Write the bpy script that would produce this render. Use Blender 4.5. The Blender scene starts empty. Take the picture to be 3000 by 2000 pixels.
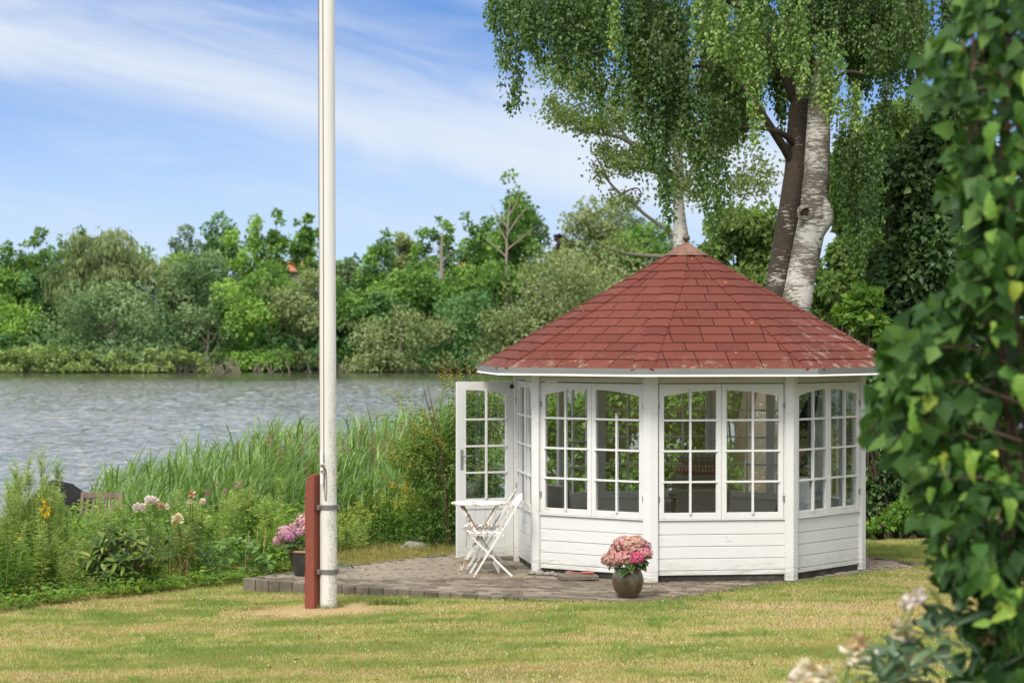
import bpy, bmesh, math, random
import numpy as np
from mathutils import Vector, Matrix

S = bpy.context.scene
COL = S.collection
# ------------------------------------------------------------------ camera
F, U0, V0, CZ = 7108.0, 1500.0, 985.0, 2.555      # focal length in photo pixels, principal column, horizon row, eye height
cam = bpy.data.cameras.new('camera')
cam.sensor_width = 36.0
cam.lens = 36.0 * F / 3000.0
cam.shift_y = -(1000.0 - V0) / 3000.0
cam.clip_start = 0.1
cam.clip_end = 6000.0
cam.dof.use_dof = True
cam.dof.focus_distance = 26.5
cam.dof.aperture_fstop = 3.5
camo = bpy.data.objects.new('camera', cam)
camo.location = (0, 0, CZ)
camo.rotation_euler = (math.radians(90), 0, 0)
COL.objects.link(camo)
S.camera = camo
# ------------------------------------------------------------------ view and render settings
S.view_settings.view_transform = 'Standard'
S.view_settings.look = 'None'
S.view_settings.gamma = 1.0
S.view_settings.use_curve_mapping = False
S.view_settings.exposure = 0.84
S.render.engine = 'CYCLES'
cy = S.cycles
cy.max_bounces = 8
cy.diffuse_bounces = 3
cy.glossy_bounces = 3
cy.transmission_bounces = 4
cy.transparent_max_bounces = 24
cy.caustics_reflective = False
cy.caustics_refractive = False
cy.sample_clamp_indirect = 6.0
# ------------------------------------------------------------------ sky and sun
SUN_EL, SUN_AZ = 50.0, 205.0       # degrees; azimuth clockwise from +Y (behind the camera, a little to the left)


class N:
    """small node tree writer"""
    def __init__(s, nt):
        s.nt = nt

    def n(s, typ, ins=None, **props):
        nd = s.nt.nodes.new(typ)
        for k, v in props.items():
            setattr(nd, k, v)
        if ins:
            for k, v in ins.items():
                sk = nd.inputs[k]
                if isinstance(v, bpy.types.NodeSocket):
                    s.nt.links.new(v, sk)
                else:
                    sk.default_value = v
        return nd

    def math(s, op, a, b=0.0, c=None, clamp=False):
        d = {0: a, 1: b}
        if c is not None:
            d[2] = c
        return s.n('ShaderNodeMath', d, operation=op, use_clamp=clamp).outputs[0]

    def mix(s, f, a, b, blend='MIX'):
        nd = s.n('ShaderNodeMix', data_type='RGBA', blend_type=blend)
        for k, v in ((0, f), (6, a), (7, b)):
            if isinstance(v, bpy.types.NodeSocket):
                s.nt.links.new(v, nd.inputs[k])
            else:
                nd.inputs[k].default_value = (tuple(v) + (1.0,))[:4] if k > 0 else v
        return nd.outputs[2]

    def ramp(s, f, stops, interp='LINEAR'):
        nd = s.n('ShaderNodeValToRGB', {0: f})
        cr = nd.color_ramp
        cr.interpolation = interp
        while len(cr.elements) < len(stops):
            cr.elements.new(0.5)
        for e, (p, c) in zip(cr.elements, stops):
            e.position = p
            e.color = (tuple(c) + (1.0,))[:4] if not isinstance(c, (int, float)) else (c, c, c, 1)
        return nd.outputs[0]

    def smooth(s, x, a, b):
        return s.n('ShaderNodeMapRange', {0: x, 1: a, 2: b, 3: 0.0, 4: 1.0}, interpolation_type='SMOOTHSTEP').outputs[0]

    def noise(s, vec, scale, detail=3.0, rough=0.55, dist=0.0):
        d = {'Scale': scale, 'Detail': detail, 'Roughness': rough, 'Distortion': dist}
        if vec is not None:
            d['Vector'] = vec
        return s.n('ShaderNodeTexNoise', d).outputs[0]


world = bpy.data.worlds.new('World')
S.world = world
world.use_nodes = True
wn = N(world.node_tree)
world.node_tree.nodes.clear()
wdir = wn.n('ShaderNodeTexCoord').outputs['Generated']
sep = wn.n('ShaderNodeSeparateXYZ', {0: wdir}).outputs
# the hazy rim of the sky is thin: the sky texture is read a few times higher than the true elevation
lift = wn.math('MULTIPLY', sep[2], 6.0)
lifted = wn.n('ShaderNodeCombineXYZ', {0: sep[0], 1: sep[1], 2: lift}).outputs[0]
sky = wn.n('ShaderNodeTexSky', {0: lifted}, sky_type='NISHITA', sun_disc=False, sun_elevation=math.radians(SUN_EL),
           sun_rotation=math.radians(SUN_AZ), altitude=0.0, air_density=1.0, dust_density=0.3, ozone_density=2.5)
sky_c = wn.mix(1.0, sky.outputs[0], (0.98, 1.48, 1.85), 'MULTIPLY')
# streaky cirrus, tilted, drawn in direction space; it thins towards the horizon and is a fuller veil overhead
tilt = wn.math('MULTIPLY_ADD', sep[0], 0.20, sep[2])
cv = wn.n('ShaderNodeCombineXYZ', {0: wn.math('MULTIPLY', sep[0], 9.0), 1: wn.math('MULTIPLY', sep[1], 3.0),
                                   2: wn.math('MULTIPLY', tilt, 48.0)}).outputs[0]
n1 = wn.noise(cv, 1.0, 7.0, 0.55, 0.7)
cv2 = wn.n('ShaderNodeMapping', {0: cv, 1: (3.1, 0.0, 5.4), 3: (0.35, 0.4, 0.40)}).outputs[0]
n2 = wn.noise(cv2, 1.0, 3.0, 0.5, 0.3)
veil_up = wn.smooth(tilt, 0.050, 0.078)
veil_dn = wn.math('SUBTRACT', 1.0, wn.smooth(tilt, 0.085, 0.128))
veil = wn.math('MULTIPLY', veil_up, veil_dn)
high = wn.smooth(sep[2], 0.122, 0.21)
dens = wn.math('ADD', wn.math('MULTIPLY', wn.math('SUBTRACT', n1, 0.50), 1.5), wn.math('MULTIPLY', wn.math('SUBTRACT', n2, 0.5), 1.0))
dens = wn.math('ADD', dens, wn.math('ADD', wn.math('MULTIPLY', veil, 0.95), wn.math('MULTIPLY', high, 1.0)))
dens = wn.math('MULTIPLY', wn.smooth(dens, -0.25, 1.25), 0.92)
hor = wn.math('MULTIPLY', wn.math('SUBTRACT', 1.0, wn.smooth(sep[2], 0.035, 0.135)), 0.85)
cloud = wn.mix(hor, sky_c, (3.35, 4.05, 4.75))
cloud_c = wn.mix(high, (4.45, 4.85, 5.4), (9.2, 9.0, 8.6))
cloud = wn.mix(dens, cloud, cloud_c)
bg = wn.n('ShaderNodeBackground', {0: cloud, 1: 0.10})
wn.nt.links.new(bg.outputs[0], wn.n('ShaderNodeOutputWorld').inputs[0])

sl = bpy.data.lights.new('sun', 'SUN')
sl.energy = 2.1
sl.angle = math.radians(20.0)
sl.color = (1.0, 0.94, 0.83)
so = bpy.data.objects.new('sun', sl)
COL.objects.link(so)
_az, _el = math.radians(SUN_AZ), math.radians(SUN_EL)
_sd = Vector((math.sin(_az) * math.cos(_el), math.cos(_az) * math.cos(_el), math.sin(_el)))   # towards the sun
so.rotation_euler = _sd.to_track_quat('Z', 'Y').to_euler()
so.location = (0, 0, 40)

# ------------------------------------------------------------------ helpers
RNG = np.random.default_rng(11)
random.seed(5)
PI = math.pi
DX = 1.27551                                            # photo pixels per unit of my working sketch


def at(u, v, Y):
    """world point seen at photo pixel (u, v) when it stands Y metres away"""
    return Vector(((u - U0) / F * Y, Y, CZ - (v - V0) / F * Y))


def atd(xd, yd, Y):
    return at(xd * DX, yd * DX, Y)


def sstep(x, a, b):
    t = np.clip((np.asarray(x, float) - a) / (b - a), 0, 1)
    return t * t * (3 - 2 * t)


WATER_Z = CZ - 3.7


def ground_z(x, y):
    x = np.asarray(x, float)
    y = np.asarray(y, float)
    z = -0.012 - 0.125 * np.clip((0.6 - x) / 3.4, 0, 1.25)
    z = z + 1.0 * (1 - sstep(y, 5.0, 19.0))                       # the lawn climbs towards the camera
    drop = sstep(y, 28.5, 44.0) * (1 - sstep(x, 3.0, 8.0))        # bank down to the lake
    z = z - 1.35 * drop
    z = z - 2.2 * sstep(y, 60, 80)
    return z


def gz(x, y):
    return float(ground_z(x, y))


def link(name, me, mat=None, parent=None, kind=None, label=None, cat=None, group=None, local=False):
    o = bpy.data.objects.new(name, me)
    COL.objects.link(o)
    if mat is not None and me is not None and len(me.materials) == 0:
        me.materials.append(mat)
    if parent is not None:
        o.parent = parent
        if not local and parent.type == 'EMPTY':
            o.matrix_parent_inverse = Matrix.Translation(-parent.location)
    tag(o, label, cat, group, kind)
    return o


def tag(o, label=None, cat=None, group=None, kind=None):
    for k, v in (('label', label), ('category', cat), ('group', group), ('kind', kind)):
        if v:
            o[k] = v
    return o


def thing(name, loc, label, cat, group=None, rz=0.0):
    o = bpy.data.objects.new(name, None)
    o.empty_display_size = 0.2
    COL.objects.link(o)
    o.location = loc
    o.rotation_euler = (0, 0, rz)
    return tag(o, label, cat, group)


def npmesh(name, V, Fc, attrs=None, smooth=False):
    V = np.asarray(V, np.float32)
    Fc = np.asarray(Fc, np.int32)
    me = bpy.data.meshes.new(name)
    m, k = Fc.shape
    me.vertices.add(len(V))
    me.vertices.foreach_set('co', V.ravel())
    me.loops.add(m * k)
    me.loops.foreach_set('vertex_index', Fc.ravel())
    me.polygons.add(m)
    me.polygons.foreach_set('loop_start', np.arange(0, m * k, k, dtype=np.int32))
    if smooth:
        me.polygons.foreach_set('use_smooth', np.ones(m, bool))
    for an, av in (attrs or {}).items():
        a = me.attributes.new(an, 'FLOAT', 'POINT')
        a.data.foreach_set('value', np.asarray(av, np.float32).ravel())
    me.update(calc_edges=True)
    return me


def nrm(a):
    return a / np.maximum(np.linalg.norm(a, axis=-1, keepdims=True), 1e-9)


def rdir(n, rng=RNG):
    return nrm(rng.normal(size=(n, 3)))


class Leaves:
    """a cloud of small folded leaves"""
    def __init__(s):
        s.b = []

    def add(s, P, A, Nn, L, W, T):
        P = np.atleast_2d(np.asarray(P, float))
        n = len(P)
        A = nrm(np.broadcast_to(np.asarray(A, float), (n, 3)))
        Nn = np.broadcast_to(np.asarray(Nn, float), (n, 3))
        sd = np.cross(A, Nn)
        bad = np.linalg.norm(sd, axis=1) < 1e-3
        sd[bad] = np.cross(A[bad], np.array([0.3, 0.5, 0.8]))
        sd = nrm(sd)
        Nn = np.cross(sd, A)
        L = np.broadcast_to(np.asarray(L, float), (n,))
        W = np.broadcast_to(np.asarray(W, float), (n,))
        T = np.broadcast_to(np.asarray(T, float), (n,))
        s.b.append((P, A, Nn, sd, L, W, T))

    def mesh(s, name, fold=0.22, bend=0.22, wide=0.42):
        P, A, Nn, sd, L, W, T = [np.concatenate([q[i] for q in s.b]) for i in range(7)]
        n = len(P)
        V = np.empty((n, 4, 3))
        V[:, 0] = P
        mid = P + A * (L * wide)[:, None] + Nn * (fold * W)[:, None]
        V[:, 1] = mid + sd * (W * .5)[:, None]
        V[:, 2] = P + A * L[:, None] - Nn * (bend * L)[:, None]
        V[:, 3] = mid - sd * (W * .5)[:, None]
        i = np.arange(n)[:, None] * 4
        Fc = np.concatenate([i + np.array([0, 1, 2]), i + np.array([0, 2, 3])], 0)
        return npmesh(name, V.reshape(-1, 3), Fc, {'tint': np.repeat(T, 4)})

    def count(s):
        return sum(len(q[0]) for q in s.b)


class Blades:
    """strips: grass, reeds, straps"""
    def __init__(s):
        s.b = []

    def add(s, P, up, lean, L, W, curve, T):
        P = np.atleast_2d(np.asarray(P, float))
        n = len(P)
        bc = lambda a, sh: np.broadcast_to(np.asarray(a, float), sh).copy()
        s.b.append((P, nrm(bc(up, (n, 3))), nrm(bc(lean, (n, 3))), bc(L, (n,)), bc(W, (n,)), bc(curve, (n,)), bc(T, (n,))))

    def mesh(s, name, seg=3):
        P, U, Ln, L, W, C, T = [np.concatenate([q[i] for q in s.b]) for i in range(7)]
        n = len(P)
        sd = np.cross(U, Ln)
        sd = nrm(sd)
        V = np.empty((n, seg + 1, 2, 3))
        for j in range(seg + 1):
            t = j / seg
            p = P + U * (L * (t - 0.55 * C * t ** 2.2))[:, None] + Ln * (L * C * t ** 2 * 0.9)[:, None]
            w = W * (1.0 - 0.96 * t ** 1.8) * 0.5
            V[:, j, 0] = p + sd * w[:, None]
            V[:, j, 1] = p - sd * w[:, None]
        i = (np.arange(n) * (seg + 1) * 2)[:, None]
        Fc = np.concatenate([i + np.array([2 * j, 2 * j + 1, 2 * j + 3, 2 * j + 2]) for j in range(seg)], 0)
        return npmesh(name, V.reshape(-1, 3), Fc, {'tint': np.repeat(T, (seg + 1) * 2)})


class G:
    """collects simple solids into one mesh"""
    def __init__(s):
        s.v = []
        s.f = []

    def add(s, V, Fs, M=None):
        o = len(s.v)
        for p in V:
            p = Vector(p)
            s.v.append(tuple(M @ p) if M is not None else tuple(p))
        for f in Fs:
            s.f.append(tuple(o + i for i in f))
        return s

    def box(s, x0, x1, y0, y1, z0, z1, M=None):
        V = [(x, y, z) for x in (x0, x1) for y in (y0, y1) for z in (z0, z1)]
        return s.add(V, [(0, 1, 3, 2), (4, 6, 7, 5), (0, 4, 5, 1), (2, 3, 7, 6), (0, 2, 6, 4), (1, 5, 7, 3)], M)

    def prism(s, poly, axis, t0, t1, M=None):
        """polygon of (a, b) extruded along axis 'x', 'y' or 'z'"""
        def mk(a, b, t):
            return {'x': (t, a, b), 'y': (a, t, b), 'z': (a, b, t)}[axis]
        n = len(poly)
        V = [mk(a, b, t0) for a, b in poly] + [mk(a, b, t1) for a, b in poly]
        Fs = [tuple(range(n))[::-1], tuple(range(n, 2 * n))] + [(i, (i + 1) % n, n + (i + 1) % n, n + i) for i in range(n)]
        return s.add(V, Fs, M)

    def tube(s, pts, r, n=8, M=None, cap=True, flat=1.0):
        pts = [Vector(p) for p in pts]
        m = len(pts)
        rr = r if hasattr(r, '__len__') else [r] * m
        V = []
        up = None
        for i, p in enumerate(pts):
            d = (pts[min(i + 1, m - 1)] - pts[max(i - 1, 0)]).normalized()
            if up is None:
                up = Vector((0, 0, 1)) if abs(d.z) < 0.9 else Vector((1, 0, 0))
            a = d.cross(up).normalized()
            b = a.cross(d).normalized()
            up = b
            for k in range(n):
                t = 2 * PI * k / n
                V.append(p + a * math.cos(t) * rr[i] + b * math.sin(t) * rr[i] * flat)
        Fs = [(i * n + k, i * n + (k + 1) % n, (i + 1) * n + (k + 1) % n, (i + 1) * n + k) for i in range(m - 1) for k in range(n)]
        if cap:
            Fs += [tuple(range(n))[::-1], tuple(range((m - 1) * n, m * n))]
        return s.add(V, Fs, M)

    def lathe(s, prof, n=24, M=None):
        V = []
        for r, z in prof:
            for k in range(n):
                t = 2 * PI * k / n
                V.append((r * math.cos(t), r * math.sin(t), z))
        m = len(prof)
        Fs = [(i * n + k, i * n + (k + 1) % n, (i + 1) * n + (k + 1) % n, (i + 1) * n + k) for i in range(m - 1) for k in range(n)]
        return s.add(V, Fs, M)

    def mesh(s, name, smooth=False):
        me = bpy.data.meshes.new(name)
        me.from_pydata(s.v, [], s.f)
        bm = bmesh.new()
        bm.from_mesh(me)
        bmesh.ops.recalc_face_normals(bm, faces=bm.faces)
        bm.to_mesh(me)
        bm.free()
        if smooth:
            me.polygons.foreach_set('use_smooth', np.ones(len(me.polygons), bool))
            if hasattr(me, 'set_sharp_from_angle'):
                me.set_sharp_from_angle(angle=math.radians(40))
        me.update()
        return me

    def obj(s, name, mat, parent=None, smooth=False, bevel=0.0, **kw):
        o = link(name, s.mesh(name, smooth), mat, parent, **kw)
        if bevel:
            b = o.modifiers.new('bevel', 'BEVEL')
            b.width = bevel
            b.segments = 1
            b.limit_method = 'ANGLE'
        return o


# ------------------------------------------------------------------ materials
def mat(name):
    m = bpy.data.materials.new(name)
    m.use_nodes = True
    m.node_tree.nodes.clear()
    return m, N(m.node_tree)


def finish(m, w, sh, bump=None):
    o = w.n('ShaderNodeOutputMaterial', {0: sh})
    return m


def principled(w, col, rough=0.6, metal=0.0, bump=None, bstr=0.3, bdist=0.01, spec=0.5):
    d = {'Base Color': col if isinstance(col, bpy.types.NodeSocket) else (tuple(col) + (1,))[:4],
         'Roughness': rough, 'Metallic': metal, 'Specular IOR Level': spec}
    if bump is not None:
        d['Normal'] = w.n('ShaderNodeBump', {'Strength': bstr, 'Distance': bdist, 'Height': bump}).outputs[0]
    return w.n('ShaderNodeBsdfPrincipled', d).outputs[0]


LEAFK = 2.1


def leaf_mat(name, stops, trans=0.45, rough=0.5, spec=0.25, patch=0.0, pscale=1.5, K=None):
    """foliage: colour from each leaf's own tint, a little patchy, partly translucent"""
    m, w = mat(name)
    t = w.n('ShaderNodeAttribute', attribute_name='tint').outputs['Fac']
    if patch:
        p = w.noise(w.n('ShaderNodeTexCoord').outputs['Object'], pscale, 2.0)
        t = w.math('ADD', t, w.math('MULTIPLY', w.math('SUBTRACT', p, 0.5), patch), clamp=True)
    K = K or LEAFK
    c = w.ramp(t, [(p_, tuple(min(.8, q_ * K) for q_ in c_)) for p_, c_ in stops])
    pb = principled(w, c, rough, spec=spec)
    tc = w.mix(1.0, c, (1.0, 1.05, 0.45), 'MULTIPLY')
    tr = w.n('ShaderNodeBsdfTranslucent', {0: tc}).outputs[0]
    sh = w.n('ShaderNodeMixShader', {0: min(.5, trans + .08), 1: pb, 2: tr}).outputs[0]
    return finish(m, w, sh)


def obj_leaf_mat(name, stops, trans=0.3, rough=0.42, spec=0.4):
    """for leaves that are objects: colour from the object's random number, darker veins by a stripe"""
    m, w = mat(name)
    t = w.n('ShaderNodeObjectInfo').outputs['Random']
    p = w.noise(w.n('ShaderNodeTexCoord').outputs['Object'], 25.0, 2.0)
    t = w.math('ADD', t, w.math('MULTIPLY', w.math('SUBTRACT', p, 0.5), 0.35), clamp=True)
    c = w.ramp(t, [(p_, tuple(min(.8, q_ * 1.65) for q_ in c_)) for p_, c_ in stops])
    pb = principled(w, c, rough, spec=spec)
    tr = w.n('ShaderNodeBsdfTranslucent', {0: w.mix(1.0, c, (1.0, 1.05, 0.45), 'MULTIPLY')}).outputs[0]
    return finish(m, w, w.n('ShaderNodeMixShader', {0: min(.5, trans + .08), 1: pb, 2: tr}).outputs[0])


def simple(name, col, rough=0.6, metal=0.0, var=0.12, vscale=8.0, bstr=0.15, spec=0.5):
    m, w = mat(name)
    tc = w.n('ShaderNodeTexCoord').outputs['Object']
    n = w.noise(tc, vscale, 5.0, 0.6)
    c = w.mix(n, [x * (1 - var) for x in col], [min(1, x * (1 + var)) for x in col])
    return finish(m, w, principled(w, c, rough, metal, n, bstr, 0.004, spec))


def white_paint():
    m, w = mat('white_painted_wood')
    g = w.n('ShaderNodeNewGeometry').outputs['Position']
    st = w.n('ShaderNodeMapping', {0: g, 3: (3.0, 3.0, 40.0)}).outputs[0]
    n1 = w.noise(st, 1.0, 6.0, 0.6)
    n2 = w.noise(g, 4.0, 5.0, 0.65)
    n3 = w.noise(w.n('ShaderNodeMapping', {0: g, 3: (6.0, 6.0, 60.0)}).outputs[0], 1.0, 8.0, 0.7)
    r = w.n('ShaderNodeObjectInfo').outputs['Random']
    base = w.mix(w.math('MULTIPLY', n2, 1.0), (0.625, 0.625, 0.61), (0.72, 0.725, 0.715))
    base = w.mix(w.math('MULTIPLY', r, 0.12), base, (0.66, 0.66, 0.63))
    dirt = w.math('MULTIPLY', w.smooth(n3, 0.57, 0.70), w.smooth(n2, 0.42, 0.60))
    base = w.mix(w.math('MULTIPLY', dirt, 0.9), base, (0.36, 0.32, 0.26))
    z = w.n('ShaderNodeSeparateXYZ', {0: g}).outputs[2]
    low = w.math('MULTIPLY', w.math('SUBTRACT', 1.0, w.smooth(z, 0.02, 0.28)), w.smooth(n3, 0.42, 0.62))
    base = w.mix(w.math('MULTIPLY', low, 0.85), base, (0.42, 0.40, 0.32))
    return finish(m, w, principled(w, base, 0.5, bump=n1, bstr=0.25, bdist=0.004, spec=0.35))


def rusty_white():
    m, w = mat('rusty_white_metal')
    g = w.n('ShaderNodeTexCoord').outputs['Object']
    n = w.noise(g, 9.0, 6.0, 0.7)
    n2 = w.noise(g, 45.0, 3.0, 0.6)
    k = w.smooth(w.math('ADD', n, w.math('MULTIPLY', n2, 0.25)), 0.66, 0.74)
    c = w.mix(k, (0.76, 0.75, 0.71), w.mix(n2, (0.20, 0.075, 0.025), (0.36, 0.17, 0.07)))
    return finish(m, w, principled(w, c, 0.55, bump=n2, bstr=0.3, bdist=0.002))


def glass():
    m, w = mat('window_glass')
    ge = w.n('ShaderNodeNewGeometry').outputs
    dt = w.n('ShaderNodeVectorMath', {0: ge['Incoming'], 1: ge['Normal']}, operation='DOT_PRODUCT').outputs['Value']
    lw = w.math('MULTIPLY_ADD', w.math('POWER', w.math('SUBTRACT', 1.0, w.math('ABSOLUTE', dt)), 5.0), 0.96, 0.04)
    gl = w.n('ShaderNodeBsdfGlossy', {'Color': (0.9, 0.93, 0.95, 1), 'Roughness': 0.02}).outputs[0]
    tr = w.n('ShaderNodeBsdfTransparent', {'Color': (0.965, 0.975, 0.97, 1)}).outputs[0]
    return finish(m, w, w.n('ShaderNodeMixShader', {0: lw, 1: tr, 2: gl}).outputs[0])


def shingle_mat():
    m, w = mat('red_bitumen_shingle')
    g = w.n('ShaderNodeNewGeometry').outputs['Position']
    r = w.n('ShaderNodeObjectInfo').outputs['Random']
    grain = w.noise(g, 105.0, 3.0, 0.75)
    big = w.noise(g, 5.0, 4.0, 0.6)
    c = w.ramp(w.math('ADD', w.math('MULTIPLY', r, 0.55), w.math('MULTIPLY', big, 0.5)),
               [(0.0, (0.098, 0.028, 0.021)), (0.35, (0.122, 0.033, 0.024)), (0.7, (0.142, 0.040, 0.029)), (1.0, (0.165, 0.048, 0.035))])
    c = w.mix(w.math('MULTIPLY', w.smooth(grain, 0.56, 0.70), 0.55), c, (0.32, 0.15, 0.12))
    c = w.mix(w.math('MULTIPLY', w.math('SUBTRACT', 1.0, w.smooth(grain, 0.30, 0.46)), 0.75), c, (0.055, 0.026, 0.024))
    # lichen: grows along the eave, most on the right, and down the hip towards the right
    xyz = w.n('ShaderNodeSeparateXYZ', {0: g}).outputs
    ln = w.noise(g, 85.0, 5.0, 0.75)
    lb = w.noise(g, 6.5, 3.0, 0.6)
    eave = w.math('SUBTRACT', 1.0, w.smooth(xyz[2], 2.24, 2.40))
    right = w.math('MULTIPLY', w.smooth(xyz[0], 2.75, 3.45), w.math('SUBTRACT', 1.0, w.smooth(xyz[2], 2.45, 3.15)))
    amt = w.math('MAXIMUM', w.math('MULTIPLY', eave, 0.75), right)
    lk = w.math('MULTIPLY', w.smooth(w.math('ADD', ln, w.math('MULTIPLY', w.math('SUBTRACT', lb, 0.5), 1.1)), 0.60, 0.70), amt)
    c = w.mix(w.math('MULTIPLY', lk, 0.75), c, (0.36, 0.32, 0.25))
    vo = w.n('ShaderNodeTexVoronoi', {'Vector': g, 'Scale': 9.0}).outputs
    yl = w.math('MULTIPLY', w.math('LESS_THAN', w.math('ADD', vo[0], w.math('MULTIPLY', w.math('SUBTRACT', ln, 0.5), 0.25)), 0.085),
                w.math('GREATER_THAN', w.n('ShaderNodeSeparateColor', {0: vo[1]}).outputs[0], 0.93))
    c = w.mix(yl, c, (0.62, 0.36, 0.04))
    return finish(m, w, principled(w, c, 0.9, bump=grain, bstr=0.5, bdist=0.004, spec=0.15))


def rough_stone(name, c1, c2, c3, scale=6.0, rand=0.5):
    m, w = mat(name)
    g = w.n('ShaderNodeNewGeometry').outputs['Position']
    r = w.n('ShaderNodeObjectInfo').outputs['Random']
    n = w.noise(g, scale, 6.0, 0.65)
    f = w.noise(g, scale * 14, 4.0, 0.6)
    t = w.math('ADD', w.math('MULTIPLY', n, 1 - rand * .5), w.math('MULTIPLY', w.math('SUBTRACT', r, 0.5), rand))
    c = w.ramp(t, [(0.2, c1), (0.5, c2), (0.8, c3)])
    c = w.mix(w.math('MULTIPLY', w.smooth(f, 0.5, 0.75), 0.35), c, [x * .4 for x in c1])
    return finish(m, w, principled(w, c, 0.9, bump=f, bstr=0.6, bdist=0.006, spec=0.2))


def birch_bark(name, dark=0.5, dk1=(0.075, 0.06, 0.045), dk2=(0.24, 0.20, 0.155)):
    m, w = mat(name)
    g = w.n('ShaderNodeNewGeometry').outputs['Position']
    st = w.n('ShaderNodeMapping', {0: g, 3: (8.0, 8.0, 62.0)}).outputs[0]
    n1 = w.noise(st, 1.0, 6.0, 0.65, 0.5)
    n2 = w.noise(g, 2.2, 4.0, 0.6)
    n3 = w.noise(g, 22.0, 4.0, 0.7)
    foot = w.math('SUBTRACT', 1.0, w.smooth(w.n('ShaderNodeSeparateXYZ', {0: g}).outputs[2], 1.0, 2.9))      # rough fissured bark near the ground
    n1 = w.math('SUBTRACT', n1, w.math('MULTIPLY', foot, 0.11))
    k = w.smooth(w.math('ADD', n1, w.math('MULTIPLY', w.math('SUBTRACT', n2, 0.5), 0.8)), dark, dark + 0.06)
    wh = w.mix(n3, (0.42, 0.39, 0.34), (0.74, 0.72, 0.68))
    dk = w.mix(n3, dk1, dk2)
    c = w.mix(k, dk, wh)
    return finish(m, w, principled(w, c, 0.8, bump=n1, bstr=0.7, bdist=0.02, spec=0.2))


def bark(name, c1, c2):
    m, w = mat(name)
    g = w.n('ShaderNodeNewGeometry').outputs['Position']
    n = w.noise(w.n('ShaderNodeMapping', {0: g, 3: (12, 12, 4)}).outputs[0], 1.0, 5.0, 0.65)
    return finish(m, w, principled(w, w.mix(n, c1, c2), 0.85, bump=n, bstr=0.6, bdist=0.02, spec=0.2))


M_WHITE = white_paint()
M_RUSTY = rusty_white()
M_GLASS = glass()
M_SHINGLE = shingle_mat()
M_DECK = simple('black_roofing_felt', (0.022, 0.018, 0.018), 0.9)
M_GUTTER = simple('weathered_zinc', (0.20, 0.20, 0.19), 0.5, 0.2, 0.16, 3.0)
M_LIP = simple('white_metal_edge', (0.82, 0.82, 0.81), 0.4)
M_SOFFIT = simple('beige_white_board', (0.62, 0.60, 0.53), 0.6)  # the beige shadow under the eaves is put into this board colour
M_INNER = simple('interior_white_board', (0.70, 0.695, 0.67), 0.6)
M_FLOORB = simple('grey_floor_board', (0.25, 0.235, 0.21), 0.6)
M_STEEL = simple('galvanised_steel', (0.34, 0.34, 0.33), 0.45, 0.6)
M_DARKSTEEL = simple('dull_grey_steel', (0.16, 0.16, 0.155), 0.5, 0.3, 0.2)
M_BLACK = simple('black_metal', (0.02, 0.02, 0.022), 0.5)
M_PLINTH = rough_stone('dark_plinth', (0.025, 0.024, 0.022), (0.06, 0.056, 0.05), (0.20, 0.19, 0.17), 4.0, 0.2)
M_PAVER = rough_stone('grey_paver', (0.125, 0.104, 0.078), (0.210, 0.180, 0.140), (0.31, 0.27, 0.212), 5.0, 0.6)
M_KERB = rough_stone('grey_kerb', (0.085, 0.072, 0.055), (0.155, 0.135, 0.105), (0.24, 0.215, 0.17), 9.0, 0.3)
M_JOINT = rough_stone('joint_dirt', (0.03, 0.026, 0.018), (0.055, 0.046, 0.03), (0.11, 0.09, 0.055), 12.0, 0.0)
M_ROCK = rough_stone('lichened_rock', (0.14, 0.125, 0.105), (0.24, 0.22, 0.19), (0.40, 0.38, 0.34), 9.0, 0.0)
M_BIRCH = birch_bark('pale_birch_bark', 0.475, (0.075, 0.062, 0.048), (0.28, 0.24, 0.19))
M_BIRCH_SHADED = birch_bark('shaded_birch_bark', 0.615, (0.03, 0.023, 0.017), (0.13, 0.10, 0.075))  # darker bark; the rear trunk's shade is put into its colour
M_BARKG = bark('grey_bark', (0.10, 0.085, 0.065), (0.30, 0.27, 0.22))
M_BARKD = bark('dark_bark', (0.025, 0.02, 0.015), (0.09, 0.07, 0.05))
M_TWIG = simple('twig', (0.13, 0.085, 0.055), 0.8)
M_STEM = simple('green_stem', (0.16, 0.22, 0.06), 0.7)
M_DRY = simple('dry_stem', (0.38, 0.28, 0.14), 0.8)
# ================================================================== ground, lake, far bank
def grid_mesh(name, xs, ys, zf):
    X, Y = np.meshgrid(xs, ys)
    Z = zf(X, Y)
    V = np.stack([X, Y, Z], -1).reshape(-1, 3)
    nx, ny = len(xs), len(ys)
    i = (np.arange(ny - 1)[:, None] * nx + np.arange(nx - 1)[None]).ravel()
    Fc = np.stack([i, i + 1, i + 1 + nx, i + nx], 1)
    return npmesh(name, V, Fc, smooth=True)


def fbm(x, y, seed, octs=4, base=1.0):
    """cheap value noise, -1..1"""
    rng = np.random.default_rng(seed)
    out = np.zeros_like(np.asarray(x, float))
    amp, fr, tot = 1.0, base, 0.0
    for o in range(octs):
        tab = rng.uniform(-1, 1, (64, 64))
        a, b = np.asarray(x) * fr, np.asarray(y) * fr
        i, j = np.floor(a).astype(int), np.floor(b).astype(int)
        u, v = a - i, b - j
        u, v = u * u * (3 - 2 * u), v * v * (3 - 2 * v)
        q = lambda p, r: tab[p % 64, r % 64]
        out += amp * ((q(i, j) * (1 - u) + q(i + 1, j) * u) * (1 - v) + (q(i, j + 1) * (1 - u) + q(i + 1, j + 1) * u) * v)
        tot += amp
        amp *= 0.55
        fr *= 2.1
    return out / tot


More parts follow.
